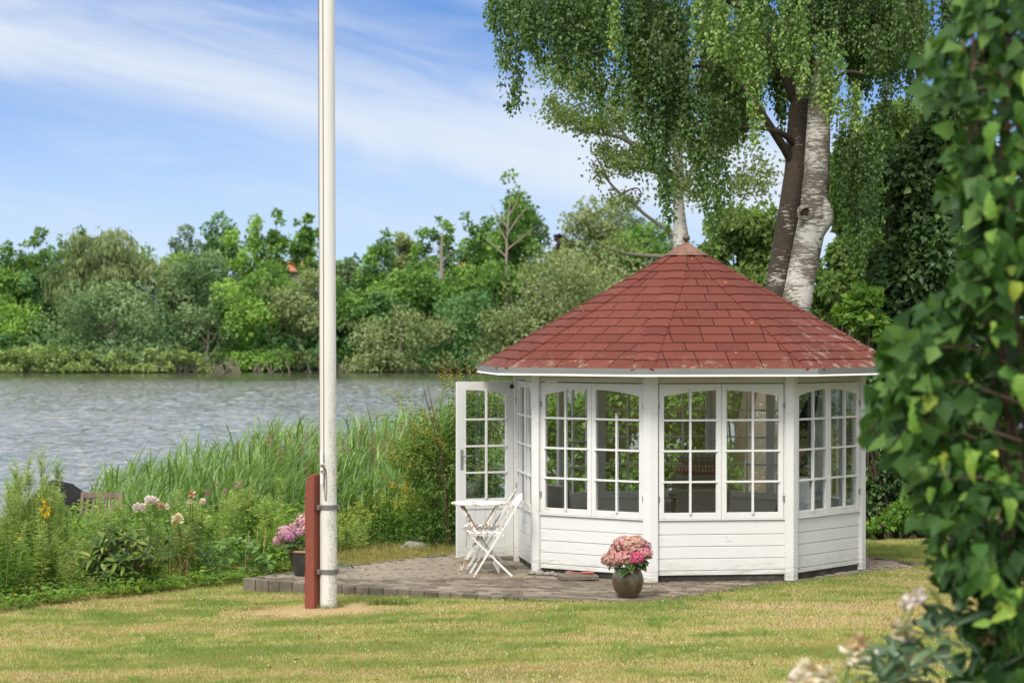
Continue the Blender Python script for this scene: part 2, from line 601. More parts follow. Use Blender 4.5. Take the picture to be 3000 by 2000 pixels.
def lawn_mat():
    m, w = mat('lawn_soil_and_thatch')
    g = w.n('ShaderNodeNewGeometry').outputs['Position']
    n = w.noise(g, 0.9, 5.0, 0.6)
    f = w.noise(g, 90.0, 3.0, 0.7)
    c = w.ramp(n, [(0.3, (0.10, 0.105, 0.022)), (0.5, (0.17, 0.145, 0.04)), (0.68, (0.25, 0.185, 0.07))])
    c = w.mix(w.math('MULTIPLY', w.smooth(f, 0.45, 0.7), 0.6), c, (0.055, 0.06, 0.014))
    # trodden bare earth round the foot of the flagpole
    px = w.n('ShaderNodeVectorMath', {0: g, 1: (-1.86, 23.55, -0.1)}, operation='SUBTRACT').outputs[0]
    px = w.n('ShaderNodeVectorMath', {0: px, 1: (0.8, 1.0, 1.0)}, operation='MULTIPLY').outputs[0]
    d = w.n('ShaderNodeVectorMath', {0: px}, operation='LENGTH').outputs['Value']
    d = w.math('ADD', d, w.math('MULTIPLY', w.math('SUBTRACT', w.noise(g, 6.0, 5.0, 0.65), 0.5), 1.1))
    c = w.mix(w.math('SUBTRACT', 1.0, w.smooth(d, 0.25, 0.75)), c, w.mix(f, (0.26, 0.175, 0.085), (0.46, 0.34, 0.19)))
    return finish(m, w, principled(w, c, 0.95, bump=f, bstr=0.5, bdist=0.01, spec=0.1))


def water_mat():
    m, w = mat('lake_water')
    g = w.n('ShaderNodeNewGeometry').outputs['Position']
    a = w.noise(w.n('ShaderNodeMapping', {0: g, 3: (2.3, 0.62, 1.0)}).outputs[0], 1.0, 4.0, 0.6, 0.6)
    y = w.n('ShaderNodeSeparateXYZ', {0: g}).outputs[1]
    big = w.noise(g, 0.06, 3.0)
    calm = w.smooth(w.math('ADD', y, w.math('MULTIPLY', big, 60.0)), 205.0, 265.0)      # lee of the far trees
    bump = w.n('ShaderNodeBump', {'Strength': w.math('SUBTRACT', 1.0, w.math('MULTIPLY', calm, 0.93)), 'Distance': 0.34, 'Height': a}).outputs[0]
    d = {'Base Color': (0.050, 0.060, 0.034, 1), 'Roughness': 0.10, 'IOR': 2.4, 'Normal': bump, 'Specular IOR Level': 0.5}
    return finish(m, w, w.n('ShaderNodeBsdfPrincipled', d).outputs[0])


def lake_mesh():
    """open water with real wavelets, calmer in the lee of the far trees"""
    rg = np.random.default_rng(8)
    yy = np.concatenate([np.arange(36, 120, .21), np.arange(120, 262.5, .42)])
    tt = np.linspace(-1, 1, 380)
    Yg, Tg = np.meshgrid(yy, tt, indexing='ij')
    Xg = Tg * (.26 * Yg + 8)
    Z = np.zeros_like(Xg)
    gust = .75 + .55 * fbm(Xg * .5, Yg * .22, 51, 3, .11)
    calm = 1 - .90 * sstep(Yg + 26 * fbm(Xg, Yg, 52, 3, .05), 178, 236)
    for i in range(34):
        lam = rg.uniform(.6, 1.7)
        th = rg.normal() * 1.0 - .5 * PI + .35
        k = 2 * PI / lam
        Z += (.030 / k) * np.sin(k * (np.cos(th) * Xg + np.sin(th) * Yg) + rg.uniform(0, 6.3))
    Z = WATER_Z + Z * gust * calm
    V = np.stack([Xg, Yg, Z], -1).reshape(-1, 3)
    ny, nx = Xg.shape
    i = (np.arange(ny - 1)[:, None] * nx + np.arange(nx - 1)[None]).ravel()
    return npmesh('lake_water', V, np.stack([i, i + 1, i + 1 + nx, i + nx], 1), smooth=True)


M_LAWN = lawn_mat()
M_EARTH = rough_stone('bank_soil', (0.02, 0.018, 0.01), (0.045, 0.04, 0.02), (0.08, 0.07, 0.04), 1.0, 0.0)
ys = np.concatenate([np.arange(-20, 18, 1.5), np.arange(18, 34, 0.25), np.arange(34, 81, 1.5)])
xs = np.concatenate([np.arange(-60, -8, 2.0), np.arange(-8, 9, 0.25), np.arange(9, 61, 2.0)])
link('lawn', grid_mesh('lawn', xs, ys, lambda x, y: ground_z(x, y) + 0.008 * fbm(x, y, 3, 3, 0.8)), M_LAWN, kind='structure')
M_WATER = water_mat()
link('lake_water', lake_mesh(), M_WATER, kind='structure')
link('outer_lake', npmesh('outer_lake', [(-400, 29.5, WATER_Z - .12), (400, 29.5, WATER_Z - .12), (400, 262, WATER_Z - .12), (-400, 262, WATER_Z - .12)], [(0, 1, 2, 3)]), M_WATER, kind='structure')
M_FARB = rough_stone('far_bank_soil', (0.02, 0.022, 0.01), (0.04, 0.045, 0.018), (0.06, 0.065, 0.03), 0.4, 0.0)
link('far_bank', grid_mesh('far_bank', np.concatenate([[-3000], np.arange(-300, 301, 20), [3000]]), np.array([244, 248, 251, 254, 260, 280, 320, 400, 800, 4500.]),
     lambda x, y: WATER_Z - 1.0 + 2.0 * sstep(y, 244, 262) + 6.0 * sstep(y, 290, 420)), M_FARB, kind='structure')

# ================================================================== gazebo geometry shared numbers
CX, CY, TH, R8 = 1.9507, 27.1521, -1.04744, 1.96
A8 = PI / 4


def vdir(k):
    a = TH + k * A8
    return Vector((math.sin(a), -math.cos(a), 0))


def vert(k, r=R8, z=0.0):
    return Vector((CX, CY, z)) + vdir(k) * r


def facet_m(k, r=R8):
    """facet frame: x along the wall left to right seen from outside, y inwards, z up"""
    a, b = vert(k, r), vert(k + 1, r)
    u = (b - a).normalized()
    d = Vector((-u.y, u.x, 0))
    M = Matrix((( u.x, d.x, 0, a.x), (u.y, d.y, 0, a.y), (0, 0, 1, 0), (0, 0, 0, 1)))
    return M, (b - a).length


# ================================================================== paved terrace
TERR = [(-2.85, 25.65), (-1.7, 24.90), (-0.51, 24.15), (0.10, 23.74), (0.66, 23.50), (1.12, 23.40), (1.52, 23.60), (2.02, 24.25), (2.62, 25.05), (3.05, 25.45),
        (4.05, 26.55), (4.50, 26.98), (4.62, 27.30), (4.0, 28.6), (1.95, 30.1), (-0.2, 29.3), (-0.62, 28.7), (-1.95, 27.0)]


def pip(x, y, poly):
    c = False
    n = len(poly)
    for i in range(n):
        x1, y1 = poly[i]
        x2, y2 = poly[(i + 1) % n]
        if (y1 > y) != (y2 > y) and x < (x2 - x1) * (y - y1) / (y2 - y1) + x1:
            c = not c
    return c


def inset(poly, d):
    n = len(poly)
    out = []
    for i in range(n):
        p, q, r = Vector(poly[i - 1]), Vector(poly[i]), Vector(poly[(i + 1) % n])
        a, b = (q - p).normalized(), (r - q).normalized()
        na, nb = Vector((-a.y, a.x)), Vector((-b.y, b.x))
        m = (na + nb).normalized()
        out.append(tuple(q + m * d / max(0.35, m.dot(na))))
    return out


terr = G()
ins = inset(TERR, 0.085)
terr.prism(ins, 'z', -0.30, -0.012)
terrace = terr.obj('terrace', M_JOINT, kind='structure')
# kerb: one stone after another along the edge
per = []
for i in range(len(TERR)):
    a, b = Vector(TERR[i]), Vector(TERR[(i + 1) % len(TERR)])
    per.append((a, b, (b - a).length))


def walk(d):
    for a, b, l in per:
        if d <= l:
            return a + (b - a) * (d / l), (b - a).normalized()
        d -= l
    return per[-1][1], (per[-1][1] - per[-1][0]).normalized()


LT = sum(p[2] for p in per)
d = 0.0
while d < LT - 0.1:
    w = random.uniform(0.155, 0.175)
    p, t = walk(d + 0.003)
    q, _ = walk(min(d + w - 0.005, LT - .001))
    tt = (q - p).normalized()
    nn = Vector((-tt.y, tt.x))
    L = (q - p).length
    M = Matrix(((tt.x, nn.x, 0, p.x), (tt.y, nn.y, 0, p.y), (0, 0, 1, random.uniform(-0.004, 0.004)), (0, 0, 0, 1)))
    g = G()
    j = lambda s=0.004: random.uniform(-s, s)
    g.box(0, L, j(), 0.082, -0.26, 0.0, M)
    g.obj('kerb_stone', M_KERB, terrace, bevel=0.008)
    d += w
# pavers in running bond, slightly uneven; the nearest are pieces of their own
wall_oct = [tuple(vert(k, R8 - 0.1)[:2]) for k in range(8)]
inner = inset(TERR, 0.14)
pav = []
ang = math.radians(-33)
ca, sa = math.cos(ang), math.sin(ang)
for r in range(-60, 60):
    for c in range(-40, 40):
        a = c * 0.204 + (0.102 if r % 2 else 0.0)
        b = r * 0.104
        x, y = 1.0 + a * ca - b * sa, 26.0 + a * sa + b * ca
        if pip(x, y, inner) and not pip(x, y, wall_oct) and y < 28.9:
            pav.append((x, y))


def hidden_paver(x, y):
    return y > 26.2 and x > 0.1


pav.sort(key=lambda p: (hidden_paver(*p), p[1]))
pmesh = []
for i in range(5):
    g = G()
    jj = lambda s=0.004: random.uniform(-s, s)
    h = 0.05
    x0, x1, y0, y1 = -0.098 + jj(), 0.098 + jj(), -0.048 + jj(.003), 0.048 + jj(.003)
    V = [(x0, y0, -h), (x1, y0, -h), (x1, y1, -h), (x0, y1, -h), (x0, y0, -.006), (x1, y0, -.006), (x1, y1, -.006), (x0, y1, -.006),
         (x0 + .006, y0 + .006, jj(.002)), (x1 - .006, y0 + .006, jj(.002)), (x1 - .006, y1 - .006, jj(.002)), (x0 + .006, y1 - .006, jj(.002))]
    Fs = [(0, 3, 2, 1), (8, 9, 10, 11)] + [(k, (k + 1) % 4, 4 + (k + 1) % 4, 4 + k) for k in range(4)] + [(4 + k, 4 + (k + 1) % 4, 8 + (k + 1) % 4, 8 + k) for k in range(4)]
    g.add(V, Fs)
    me = g.mesh('paver')
    me.materials.append(M_PAVER)
    pmesh.append(me)
rest = G()
for i, (x, y) in enumerate(pav):
    M = Matrix.Translation((x, y, random.uniform(-0.006, 0.004))) @ Matrix.Rotation(ang + random.uniform(-.03, .03), 4, 'Z') \
        @ Matrix.Rotation(random.uniform(-.02, .02), 4, 'X') @ Matrix.Rotation(random.uniform(-.012, .012), 4, 'Y')
    if i < 295:
        o = bpy.data.objects.new('paver', pmesh[i % 5])
        COL.objects.link(o)
        o.parent = terrace
        o.matrix_basis = M
    else:
        mm = pmesh[i % 5]
        rest.add([v.co for v in mm.vertices], [tuple(p.vertices) for p in mm.polygons], M)
if rest.v:
    rest.obj('paver_remainder', M_PAVER, terrace, kind='stuff')

# ================================================================== gazebo
gaz = thing('gazebo', (CX, CY, 0), 'white eight sided wooden summer house with red shingle roof and open door', 'gazebo')
ZS0, ZS1 = 0.651, 2.0585
BZ = [0.635, 0.487, 0.362, 0.237, 0.112, 0.062]
g = G()
g.prism([tuple(vert(k, R8 - 0.05)[:2]) for k in range(8)], 'z', -0.02, 0.045)
g.obj('floor', M_FLOORB, gaz)


def post(k):
    o = vert(k, R8 + 0.042)
    ua = (vert(k + 1) - vert(k)).normalized()
    ub = (vert(k - 1) - vert(k)).normalized()
    ina, inb = Vector((-ua.y, ua.x, 0)), Vector((ub.y, -ub.x, 0))
    i0 = o + (Vector((CX, CY, 0)) - o).normalized() * 0.115
    pl = [o, o + ua * 0.088, o + ua * 0.088 + ina * 0.10, i0, o + ub * 0.088 + inb * 0.10, o + ub * 0.088]
    g = G()
    g.prism([(p.x, p.y) for p in pl], 'z', -0.004 if k in (1, 2) else 0.0, 2.17)
    g.obj('post', M_WHITE, gaz, bevel=0.004)


for k in range(-2, 6):
    post(k)


def arch(s):
    return 1.992 - 0.064 * ((s - 0.75) / 0.60) ** 2


def sash(M, s0, s1, hinge, broken=False):
    """one window sash: frame mesh with bars, panes and hinges as its pieces"""
    st = 0.055
    g = G()
    d0, d1 = -0.012, 0.028
    g.box(s0, s0 + st, d0, d1, ZS0, ZS1, M)
    g.box(s1 - st, s1, d0, d1, ZS0, ZS1, M)
    g.box(s0 + st, s1 - st, d0 + .0015, d1 - .0015, ZS0, 0.716, M)
    n = 10
    low = [(s0 + st + (s1 - s0 - 2 * st) * i / n, arch(s0 + st + (s1 - s0 - 2 * st) * i / n)) for i in range(n + 1)]
    g.prism(low + [(s1 - st, ZS1 - .001), (s0 + st, ZS1 - .001)], 'y', d0 + .0015, d1 - .0015, M)
    fr = g.obj('window_sash', M_WHITE, gaz, bevel=0.003)
    sc = (s0 + s1) / 2
    zr = [0.716, 1.0375, 1.359, 1.6805, arch(sc) + 0.03]
    for z in zr[1:4]:
        G().box(s0 + st - .013, s1 - st + .013, -0.026, 0.004, z - 0.0105, z + 0.0105, M).obj('glazing_bar', M_WHITE, fr, bevel=0.002)
    ztop = zr[4]
    b = G()
    if broken:
        b.add([(sc - .0115, -.029, .70), (sc + .0115, -.029, .70), (sc + .0115, .003, .70), (sc - .0115, .003, .70),
               (sc - .0115, -.029, 1.755), (sc + .0115, -.029, 1.71), (sc + .0115, .003, 1.71), (sc - .0115, .003, 1.755)],
              [(0, 1, 2, 3), (4, 5, 6, 7), (0, 1, 5, 4), (1, 2, 6, 5), (2, 3, 7, 6), (3, 0, 4, 7)], M)
    else:
        b.box(sc - .0115, sc + .0115, -.029, .003, 0.698, ztop, M)
    b.obj('glazing_bar', M_WHITE, fr, bevel=0.002)
    for i in range(4):
        for (a, c) in ((s0 + st - .006, sc - .001), (sc + .001, s1 - st + .006)):
            top = zr[i + 1] - .001 if i < 3 else max(arch(a + .01), arch(c - .01)) + 0.012
            G().box(a, c, 0.006, 0.010, zr[i] + .001 if i else zr[0] - .006, top, M).obj('pane', M_GLASS, fr)
    hx = s0 - 0.004 if hinge == 'L' else s1 + 0.004
    for z in (0.86, 1.83):
        h = G()
        h.box(hx - .014, hx + .014, -0.0175, -0.004, z - .028, z + .028, M)
        h.tube([(hx, -.019, z - .03), (hx, -.019, z + .03)], 0.006, 6, M)
        h.obj('hinge', M_STEEL, fr)
    return fr


def wall(k):
    M, L = facet_m(k)
    for i in range(5):
        g = G()
        z1, z0 = BZ[i] - 0.0022, BZ[i + 1] + 0.0022
        j = random.uniform(-.0015, .0015)
        g.box(0.05, L - 0.05, j, 0.022, z0, z1, M)
        g.obj('cladding_board', M_WHITE, gaz, bevel=0.004)
    G().box(0.05, L - 0.05, 0.026, 0.036, 0.06, 0.634, M).obj('lining_panel', M_INNER, gaz)
    G().box(0.02, L - 0.02, 0.018, 0.075, -0.06, 0.058, M).obj('plinth', M_PLINTH, gaz)
    g = G()
    g.box(0.055, L - 0.055, -0.020, 0.070, 0.6352, 0.6485, M)
    g.obj('window_sill', M_WHITE, gaz, bevel=0.003)
    g = G()
    g.box(0.052, 0.082, -0.006, 0.06, 0.649, 2.072, M)
    g.box(L - 0.082, L - 0.052, -0.006, 0.06, 0.649, 2.072, M)
    g.box(0.052, L - 0.052, -0.008, 0.06, 2.0725, 2.088, M)
    g.obj('window_casing', M_WHITE, gaz, bevel=0.002)
    g = G()
    g.box(0.05, L - 0.05, 0.0, 0.05, 2.0885, 2.118, M)
    g.box(0.05, L - 0.05, 0.006, 0.05, 2.1215, 2.168, M)
    g.obj('frieze_board', M_SOFFIT, gaz, bevel=0.003)
    mid = L / 2
    sash(M, 0.086, mid - 0.0015, 'L')
    sash(M, mid + 0.0015, L - 0.086, 'R', broken=(k == 0))


for k in range(-1, 6):
    wall(k)
# door facet (k = -2): header, one leaf shut, one leaf swung open
M, L = facet_m(-2)
g = G()
g.box(0.05, L - 0.05, -0.004, 0.06, 2.06, 2.168, M)
g.obj('door_head', M_WHITE, gaz, bevel=0.003)
G().box(0.02, L - 0.02, 0.0, 0.09, -0.05, 0.045, M).obj('door_step', M_PLINTH, gaz)


def door(M, W, handle, name):
    """door leaf, x from its free edge to its hinged edge, y away from the viewer"""
    z0, z1 = 0.055, 2.04
    sl, sr = 0.112, 0.092
    g = G()
    g.box(0, sl, 0, 0.04, z0, z1, M)
    g.box(W - sr, W, 0, 0.04, z0, z1, M)
    n = 8
    ar = lambda x: 1.945 - 0.05 * ((x - sl) / (W - sl - sr)) ** 2
    g.prism([(sl + (W - sl - sr) * i / n, ar(sl + (W - sl - sr) * i / n)) for i in range(n + 1)] + [(W - sr, z1 - .001), (sl, z1 - .001)], 'y', .0015, .0385, M)
    g.box(sl, W - sr, .0015, .0385, 0.60, 0.718, M)
    g.box(sl, W - sr, .0015, .0385, z0, 0.175, M)
    dr = g.obj(name, M_WHITE, gaz, bevel=0.003)
    for i in range(4):
        w = (W - sl - sr) / 4
        G().box(sl + w * i + .0015, sl + w * (i + 1) - .0015, .012, .030, 0.174, 0.602, M).obj('door_plank', M_WHITE, dr, bevel=0.003)
    sc = (sl + W - sr) / 2
    zr = [0.718, 1.012, 1.312, 1.615, 1.95]
    for z in zr[1:4]:
        G().box(sl - .014, W - sr + .014, -.014, .012, z - .0105, z + .0105, M).obj('glazing_bar', M_WHITE, dr, bevel=0.002)
    G().box(sc - .0115, sc + .0115, -.017, .011, 0.712, 1.955, M).obj('glazing_bar', M_WHITE, dr, bevel=0.002)
    for i in range(4):
        for a, b in ((sl - .004, sc - .001), (sc + .001, W - sr + .004)):
            G().box(a, b, .018, .022, zr[i], zr[i + 1] - (0.0 if i == 3 else .001), M).obj('pane', M_GLASS, dr)
    if handle:
        h = G()
        h.box(0.042, 0.076, -0.006, 0.0, 1.05, 1.275, M)
        h.tube([(0.058, -.004, 1.20), (0.058, -.045, 1.20)], 0.009, 8, M)
        h.tube([(0.054, -.045, 1.20), (0.17, -.042, 1.206)], 0.008, 8, M)
        h.tube([(0.059, -.008, 1.10), (0.059, -.009, 1.115)], 0.006, 8, M)
        h.obj('door_handle', M_STEEL, dr, smooth=True)
        k = G()
        k.lathe([(0.0, 0.035), (0.020, 0.028), (0.026, 0.012), (0.018, 0.0), (0.0, 0.0)], 12, M @ Matrix.Translation((W - .025, 0, 1.985)) @ Matrix.Rotation(PI / 2, 4, 'X') @ Matrix.Scale(1.0, 4))
        k.obj('door_stop', M_BLACK, dr, smooth=True)
    return dr


hp = vert(-1, R8 + 0.03)
e = Vector((0.61, 0.235, 0)).normalized()
Wd = 0.685
fa = Vector((hp.x - 0.012, hp.y - 0.01, 0)) - e * Wd
dd = Vector((-e.y, e.x, 0))
door(Matrix(((e.x, dd.x, 0, fa.x), (e.y, dd.y, 0, fa.y), (0, 0, 1, 0), (0, 0, 0, 1))), Wd, True, 'door')
door(M @ Matrix.Translation((0.065, 0, 0)), 0.68, False, 'door')

# ------------------------------------------------------------------ roof
RE, ZE = 2.40, 2.222
RC, ZC = 0.25, 3.44


def rp(k, r):
    return vert(k, r, ZE + (RE - r) * (ZC - ZE) / (RE - RC))


deck = G()
V = [rp(k, RE - 0.02) - Vector((0, 0, .012)) for k in range(8)] + [rp(k, 0.12) - Vector((0, 0, .012)) for k in range(8)]
V += [p - Vector((0, 0, 0.022)) for p in V]
Fs = [(k, (k + 1) % 8, 8 + (k + 1) % 8, 8 + k) for k in range(8)] + [(16 + k, 24 + k, 24 + (k + 1) % 8, 16 + (k + 1) % 8) for k in range(8)] + [(k, 16 + k, 16 + (k + 1) % 8, (k + 1) % 8) for k in range(8)]
roof = deck.add(V, Fs).obj('roof', M_DECK, gaz)
cl = G()
V = [rp(k, RE - 0.45) - Vector((0, 0, .04)) for k in range(8)] + [rp(k, 0.12) - Vector((0, 0, .04)) for k in range(8)]
V += [p - Vector((0, 0, 0.015)) for p in V]
cl.add(V, Fs).obj('ceiling_boards', M_INNER, roof)


def clip(poly, a, b, c):
    """keep a*x+b*y<=c"""
    out = []
    for i in range(len(poly)):
        p, q = poly[i - 1], poly[i]
        fp, fq = a * p[0] + b * p[1] - c, a * q[0] + b * q[1] - c
        if (fp <= 0) != (fq <= 0):
            t = fp / (fp - fq)
            out.append((p[0] + (q[0] - p[0]) * t, p[1] + (q[1] - p[1]) * t))
        if fq <= 0:
            out.append(q)
    return out


def roof_frame(k):
    a, b = rp(k, RE), rp(k + 1, RE)
    c = (rp(k, RC) + rp(k + 1, RC)) / 2
    o = (a + b) / 2
    u = (b - a).normalized()
    v = (c - o).normalized()
    n = u.cross(v)
    return Matrix(((u.x, v.x, n.x, o.x), (u.y, v.y, n.y, o.y), (u.z, v.z, n.z, o.z), (0, 0, 0, 1))), (b - a).length / 2, (c - o).length, n


NROW, EXPO = 14, 0.0
back = G()
nsh = 0
order = [0, 1, -1, 2, 3, -2, 4, 5]
for k in order:
    M, hw, Ls, nn = roof_frame(k)
    full = Ls / (1 - RC / RE)
    expo = Ls / NROW
    for r in range(NROW):
        y0, y1 = r * expo, (r + 1) * expo + 0.016
        if r == 0:
            y0 = -0.012
        y1 = min(y1, Ls)
        off = random.uniform(0.05, 0.30)
        x = -hw - 0.35 + off + (0.166 if r % 2 else 0)
        yj = random.uniform(-.003, .003)
        while x < hw + 0.1:
            w = 0.333
            poly = [(x + .0055, y0 + yj), (x + w - .0055, y0 + yj + random.uniform(-.002, .002)), (x + w - .0055, y1), (x + .0055, y1)]
            sl = hw / full
            poly = clip(poly, 1, sl, hw - 0.004)
            poly = clip(poly, -1, sl, hw - 0.004)
            x += w
            if len(poly) < 3:
                continue
            ar = abs(sum(poly[i - 1][0] * poly[i][1] - poly[i][0] * poly[i - 1][1] for i in range(len(poly)))) / 2
            if ar < 0.0006:
                continue
            lo, hi = 0.0125 + random.uniform(-.001, .003), 0.003
            tz = lambda q: lo + (hi - lo) * min(1, max(0, (q[1] - y0) / (y1 - y0)))
            n = len(poly)
            V = [(p[0], p[1], -0.004) for p in poly] + [(p[0], p[1], tz(p)) for p in poly]
            Fs2 = [tuple(range(n))[::-1], tuple(range(n, 2 * n))] + [(i, (i + 1) % n, n + (i + 1) % n, n + i) for i in range(n)]
            vis = k in (-1, 0, 1, 2, 3)
            if vis and nsh < 298:
                G().add(V, Fs2, M).obj('shingle', M_SHINGLE, roof)
                nsh += 1
            else:
                back.add(V, Fs2, M)
back.obj('shingle_remainder', M_SHINGLE, roof, kind='stuff')
# hip caps
for k in range(-2, 6):
    a, b = rp(k, RE + 0.004), rp(k, RC - 0.01)
    h = (b - a).normalized()
    Lh = (b - a).length
    n1, n2 = roof_frame(k)[3], roof_frame(k - 1)[3]
    w1, w2 = h.cross(n1), h.cross(n2)
    if w1.dot(rp(k + 1, RE) - a) < 0:
        w1 = -w1
    if w2.dot(rp(k - 1, RE) - a) < 0:
        w2 = -w2
    nv = (n1 + n2).normalized()
    ns = 14
    ex = Lh / ns
    for i in range(ns):
        s0, s1 = i * ex - (-0.012 if i == 0 else 0.0) + random.uniform(-.004, .004), (i + 1) * ex + 0.02
        if i == ns - 1:
            s1 = Lh
        V = []
        for s, lift in ((s0, 0.019 if i else 0.009), (s1, 0.006)):
            f = min(1.0, (Lh - s) / 0.9 + 0.42)
            for q in (-1, -0.55, -0.2, 0, 0.2, 0.55, 1):
                wd = (w1 if q > 0 else w2) * abs(q) * 0.118 * f
                nm = (n1 if q > 0 else n2) if abs(q) > .3 else nv
                p = a + h * s + wd + nm * (lift + 0.006 * (abs(q) > .3)) + nv * (-0.004 if abs(q) < .1 else 0)
                V.append(p)
        lowV = [p - nv * 0.018 for p in V[:7]] + [p - nv * 0.012 for p in V[7:]]
        VV = V + lowV
        Fq = [(j, j + 1, 8 + j, 7 + j) for j in range(6)] + [(14 + j, 21 + j, 22 + j, 15 + j) for j in range(6)] + [(j, 14 + j, 15 + j, j + 1) for j in range(6)]
        Fq += [(7 + j, 8 + j, 22 + j, 21 + j) for j in range(6)] + [(0, 7, 21, 14), (6, 20, 27, 13)]
        G().add(VV, Fq).obj('ridge_shingle', M_SHINGLE, roof)
# metal eave trim and soffit
for k in range(-2, 6):
    rings = [(RE - 0.015, ZE - 0.004), (RE + 0.022, ZE + 0.004), (RE + 0.026, ZE - 0.060), (RE + 0.012, ZE - 0.064), (RE - 0.015, ZE - 0.064)]
    g = G()
    e1 = random.uniform(-.006, .004)
    V = [vert(k, r, z) for r, z in rings] + [vert(k + 1, r, z) for r, z in rings]
    n = 5
    g.add(V, [(i, (i + 1) % n, n + (i + 1) % n, n + i) for i in range(n)] + [tuple(range(n)), tuple(range(n, 2 * n))[::-1]])
    tr = g.obj('eave_trim', M_GUTTER, gaz)
    rings = [(RE + 0.010, ZE - 0.0645), (RE + 0.0285, ZE - 0.0610), (RE + 0.036, ZE - 0.079), (RE + 0.020, ZE - 0.081), (RE - 0.10, ZE - 0.081), (RE - 0.10, ZE - 0.0645)]
    n = 6
    g = G()
    V = [vert(k, r, z) for r, z in rings] + [vert(k + 1, r, z) for r, z in rings]
    g.add(V, [(i, (i + 1) % n, n + (i + 1) % n, n + i) for i in range(n)] + [tuple(range(n)), tuple(range(n, 2 * n))[::-1]])
    g.obj('drip_edge', M_LIP, tr)
    g = G()
    rings = [(R8 - 0.09, 2.169), (RE - 0.02, 2.1605), (RE - 0.02, 2.180), (R8 - 0.09, 2.186)]
    n = 4
    V = [vert(k, r, z) for r, z in rings] + [vert(k + 1, r, z) for r, z in rings]
    g.add(V, [(i, (i + 1) % n, n + (i + 1) % n, n + i) for i in range(n)] + [tuple(range(n)), tuple(range(n, 2 * n))[::-1]])
    g.obj('soffit', M_SOFFIT, gaz)


def rust_mat():
    m, w = mat('rusty_copper_sheet')
    g = w.n('ShaderNodeNewGeometry').outputs['Position']
    n = w.noise(w.n('ShaderNodeMapping', {0: g, 3: (10, 10, 3)}).outputs[0], 1.0, 5.0, 0.7)
    c = w.ramp(n, [(0.3, (0.10, 0.06, 0.048)), (0.5, (0.19, 0.10, 0.07)), (0.66, (0.27, 0.14, 0.085)), (0.8, (0.25, 0.19, 0.14))])
    return finish(m, w, principled(w, c, 0.55, 0.4, n, 0.15, 0.003))


M_RUST = rust_mat()
Mt = Matrix.Translation((CX, CY, 0))
g = G()
g.lathe([(0.0, 3.615), (0.02, 3.60), (0.245, 3.468), (0.252, 3.458), (0.246, 3.452), (0.0, 3.45)], 32, Mt)
cap = g.obj('roof_cap', M_RUST, roof, smooth=True)
g = G()
g.lathe([(0.0, 3.60)] + [(max(0.0, 0.042 * math.sin(t)), 3.655 - 0.042 * math.cos(t)) for t in np.linspace(0.35, PI, 12)], 20, Mt)
g.obj('ball_finial', simple('brown_oxidised_ball', (0.11, 0.075, 0.065), 0.45, 0.3), roof, smooth=True)
# ================================================================== flagpole
def pole_mat():
    m, w = mat('weathered_white_pole')
    g = w.n('ShaderNodeNewGeometry').outputs['Position']
    o = w.n('ShaderNodeSeparateXYZ', {0: g}).outputs
    n = w.noise(w.n('ShaderNodeMapping', {0: g, 3: (16, 16, 5)}).outputs[0], 1.0, 7.0, 0.72)
    n2 = w.noise(g, 70.0, 4.0, 0.7)
    n3 = w.noise(w.n('ShaderNodeMapping', {0: g, 3: (4, 4, 1.3)}).outputs[0], 1.0, 3.0)
    c = w.mix(n3, (0.60, 0.585, 0.545), (0.70, 0.69, 0.66))
    low = w.math('SUBTRACT', 1.0, w.smooth(o[2], 0.9, 3.2))
    side = w.smooth(o[0], -1.84, -1.75)                     # algae on the damp right hand side
    k = w.math('MULTIPLY', w.smooth(w.math('ADD', n2, w.math('MULTIPLY', n, 0.6)), 0.72, 0.95), w.math('MULTIPLY', low, w.math('MULTIPLY_ADD', side, 0.9, 0.15)))
    c = w.mix(w.math('MULTIPLY', k, 0.75), c, (0.22, 0.20, 0.12))
    sp = w.math('MULTIPLY', w.smooth(n2, 0.66, 0.76), w.math('MULTIPLY_ADD', low, 0.35, 0.0))
    c = w.mix(sp, c, (0.36, 0.33, 0.26))
    return finish(m, w, principled(w, c, 0.55, bump=n2, bstr=0.2, bdist=0.003, spec=0.3))


def post_mat():
    m, w = mat('rust_red_painted_post')
    g = w.n('ShaderNodeNewGeometry').outputs['Position']
    n = w.noise(g, 8.0, 5.0, 0.65)
    f = w.noise(g, 160.0, 2.0, 0.6)
    c = w.mix(n, (0.165, 0.042, 0.026), (0.25, 0.068, 0.044))
    c = w.mix(w.math('MULTIPLY', w.smooth(f, 0.66, 0.72), 0.6), c, (0.52, 0.40, 0.34))
    return finish(m, w, principled(w, c, 0.65, bump=f, bstr=0.3, bdist=0.003, spec=0.3))


fx, fy = -1.797, 23.78
fz = gz(fx, fy)
flag = thing('flagpole', (fx, fy, fz), 'tall white painted flagpole strapped to a rust red wooden post on the lawn', 'flagpole')
g = G()
hs = np.linspace(-0.25, 10.5, 30)
g.tube([(fx - 0.0030 * h, fy, fz + h) for h in hs], [0.0840 - 0.0014 * h for h in hs], 28)
g.obj('pole', pole_mat(), flag, smooth=True)
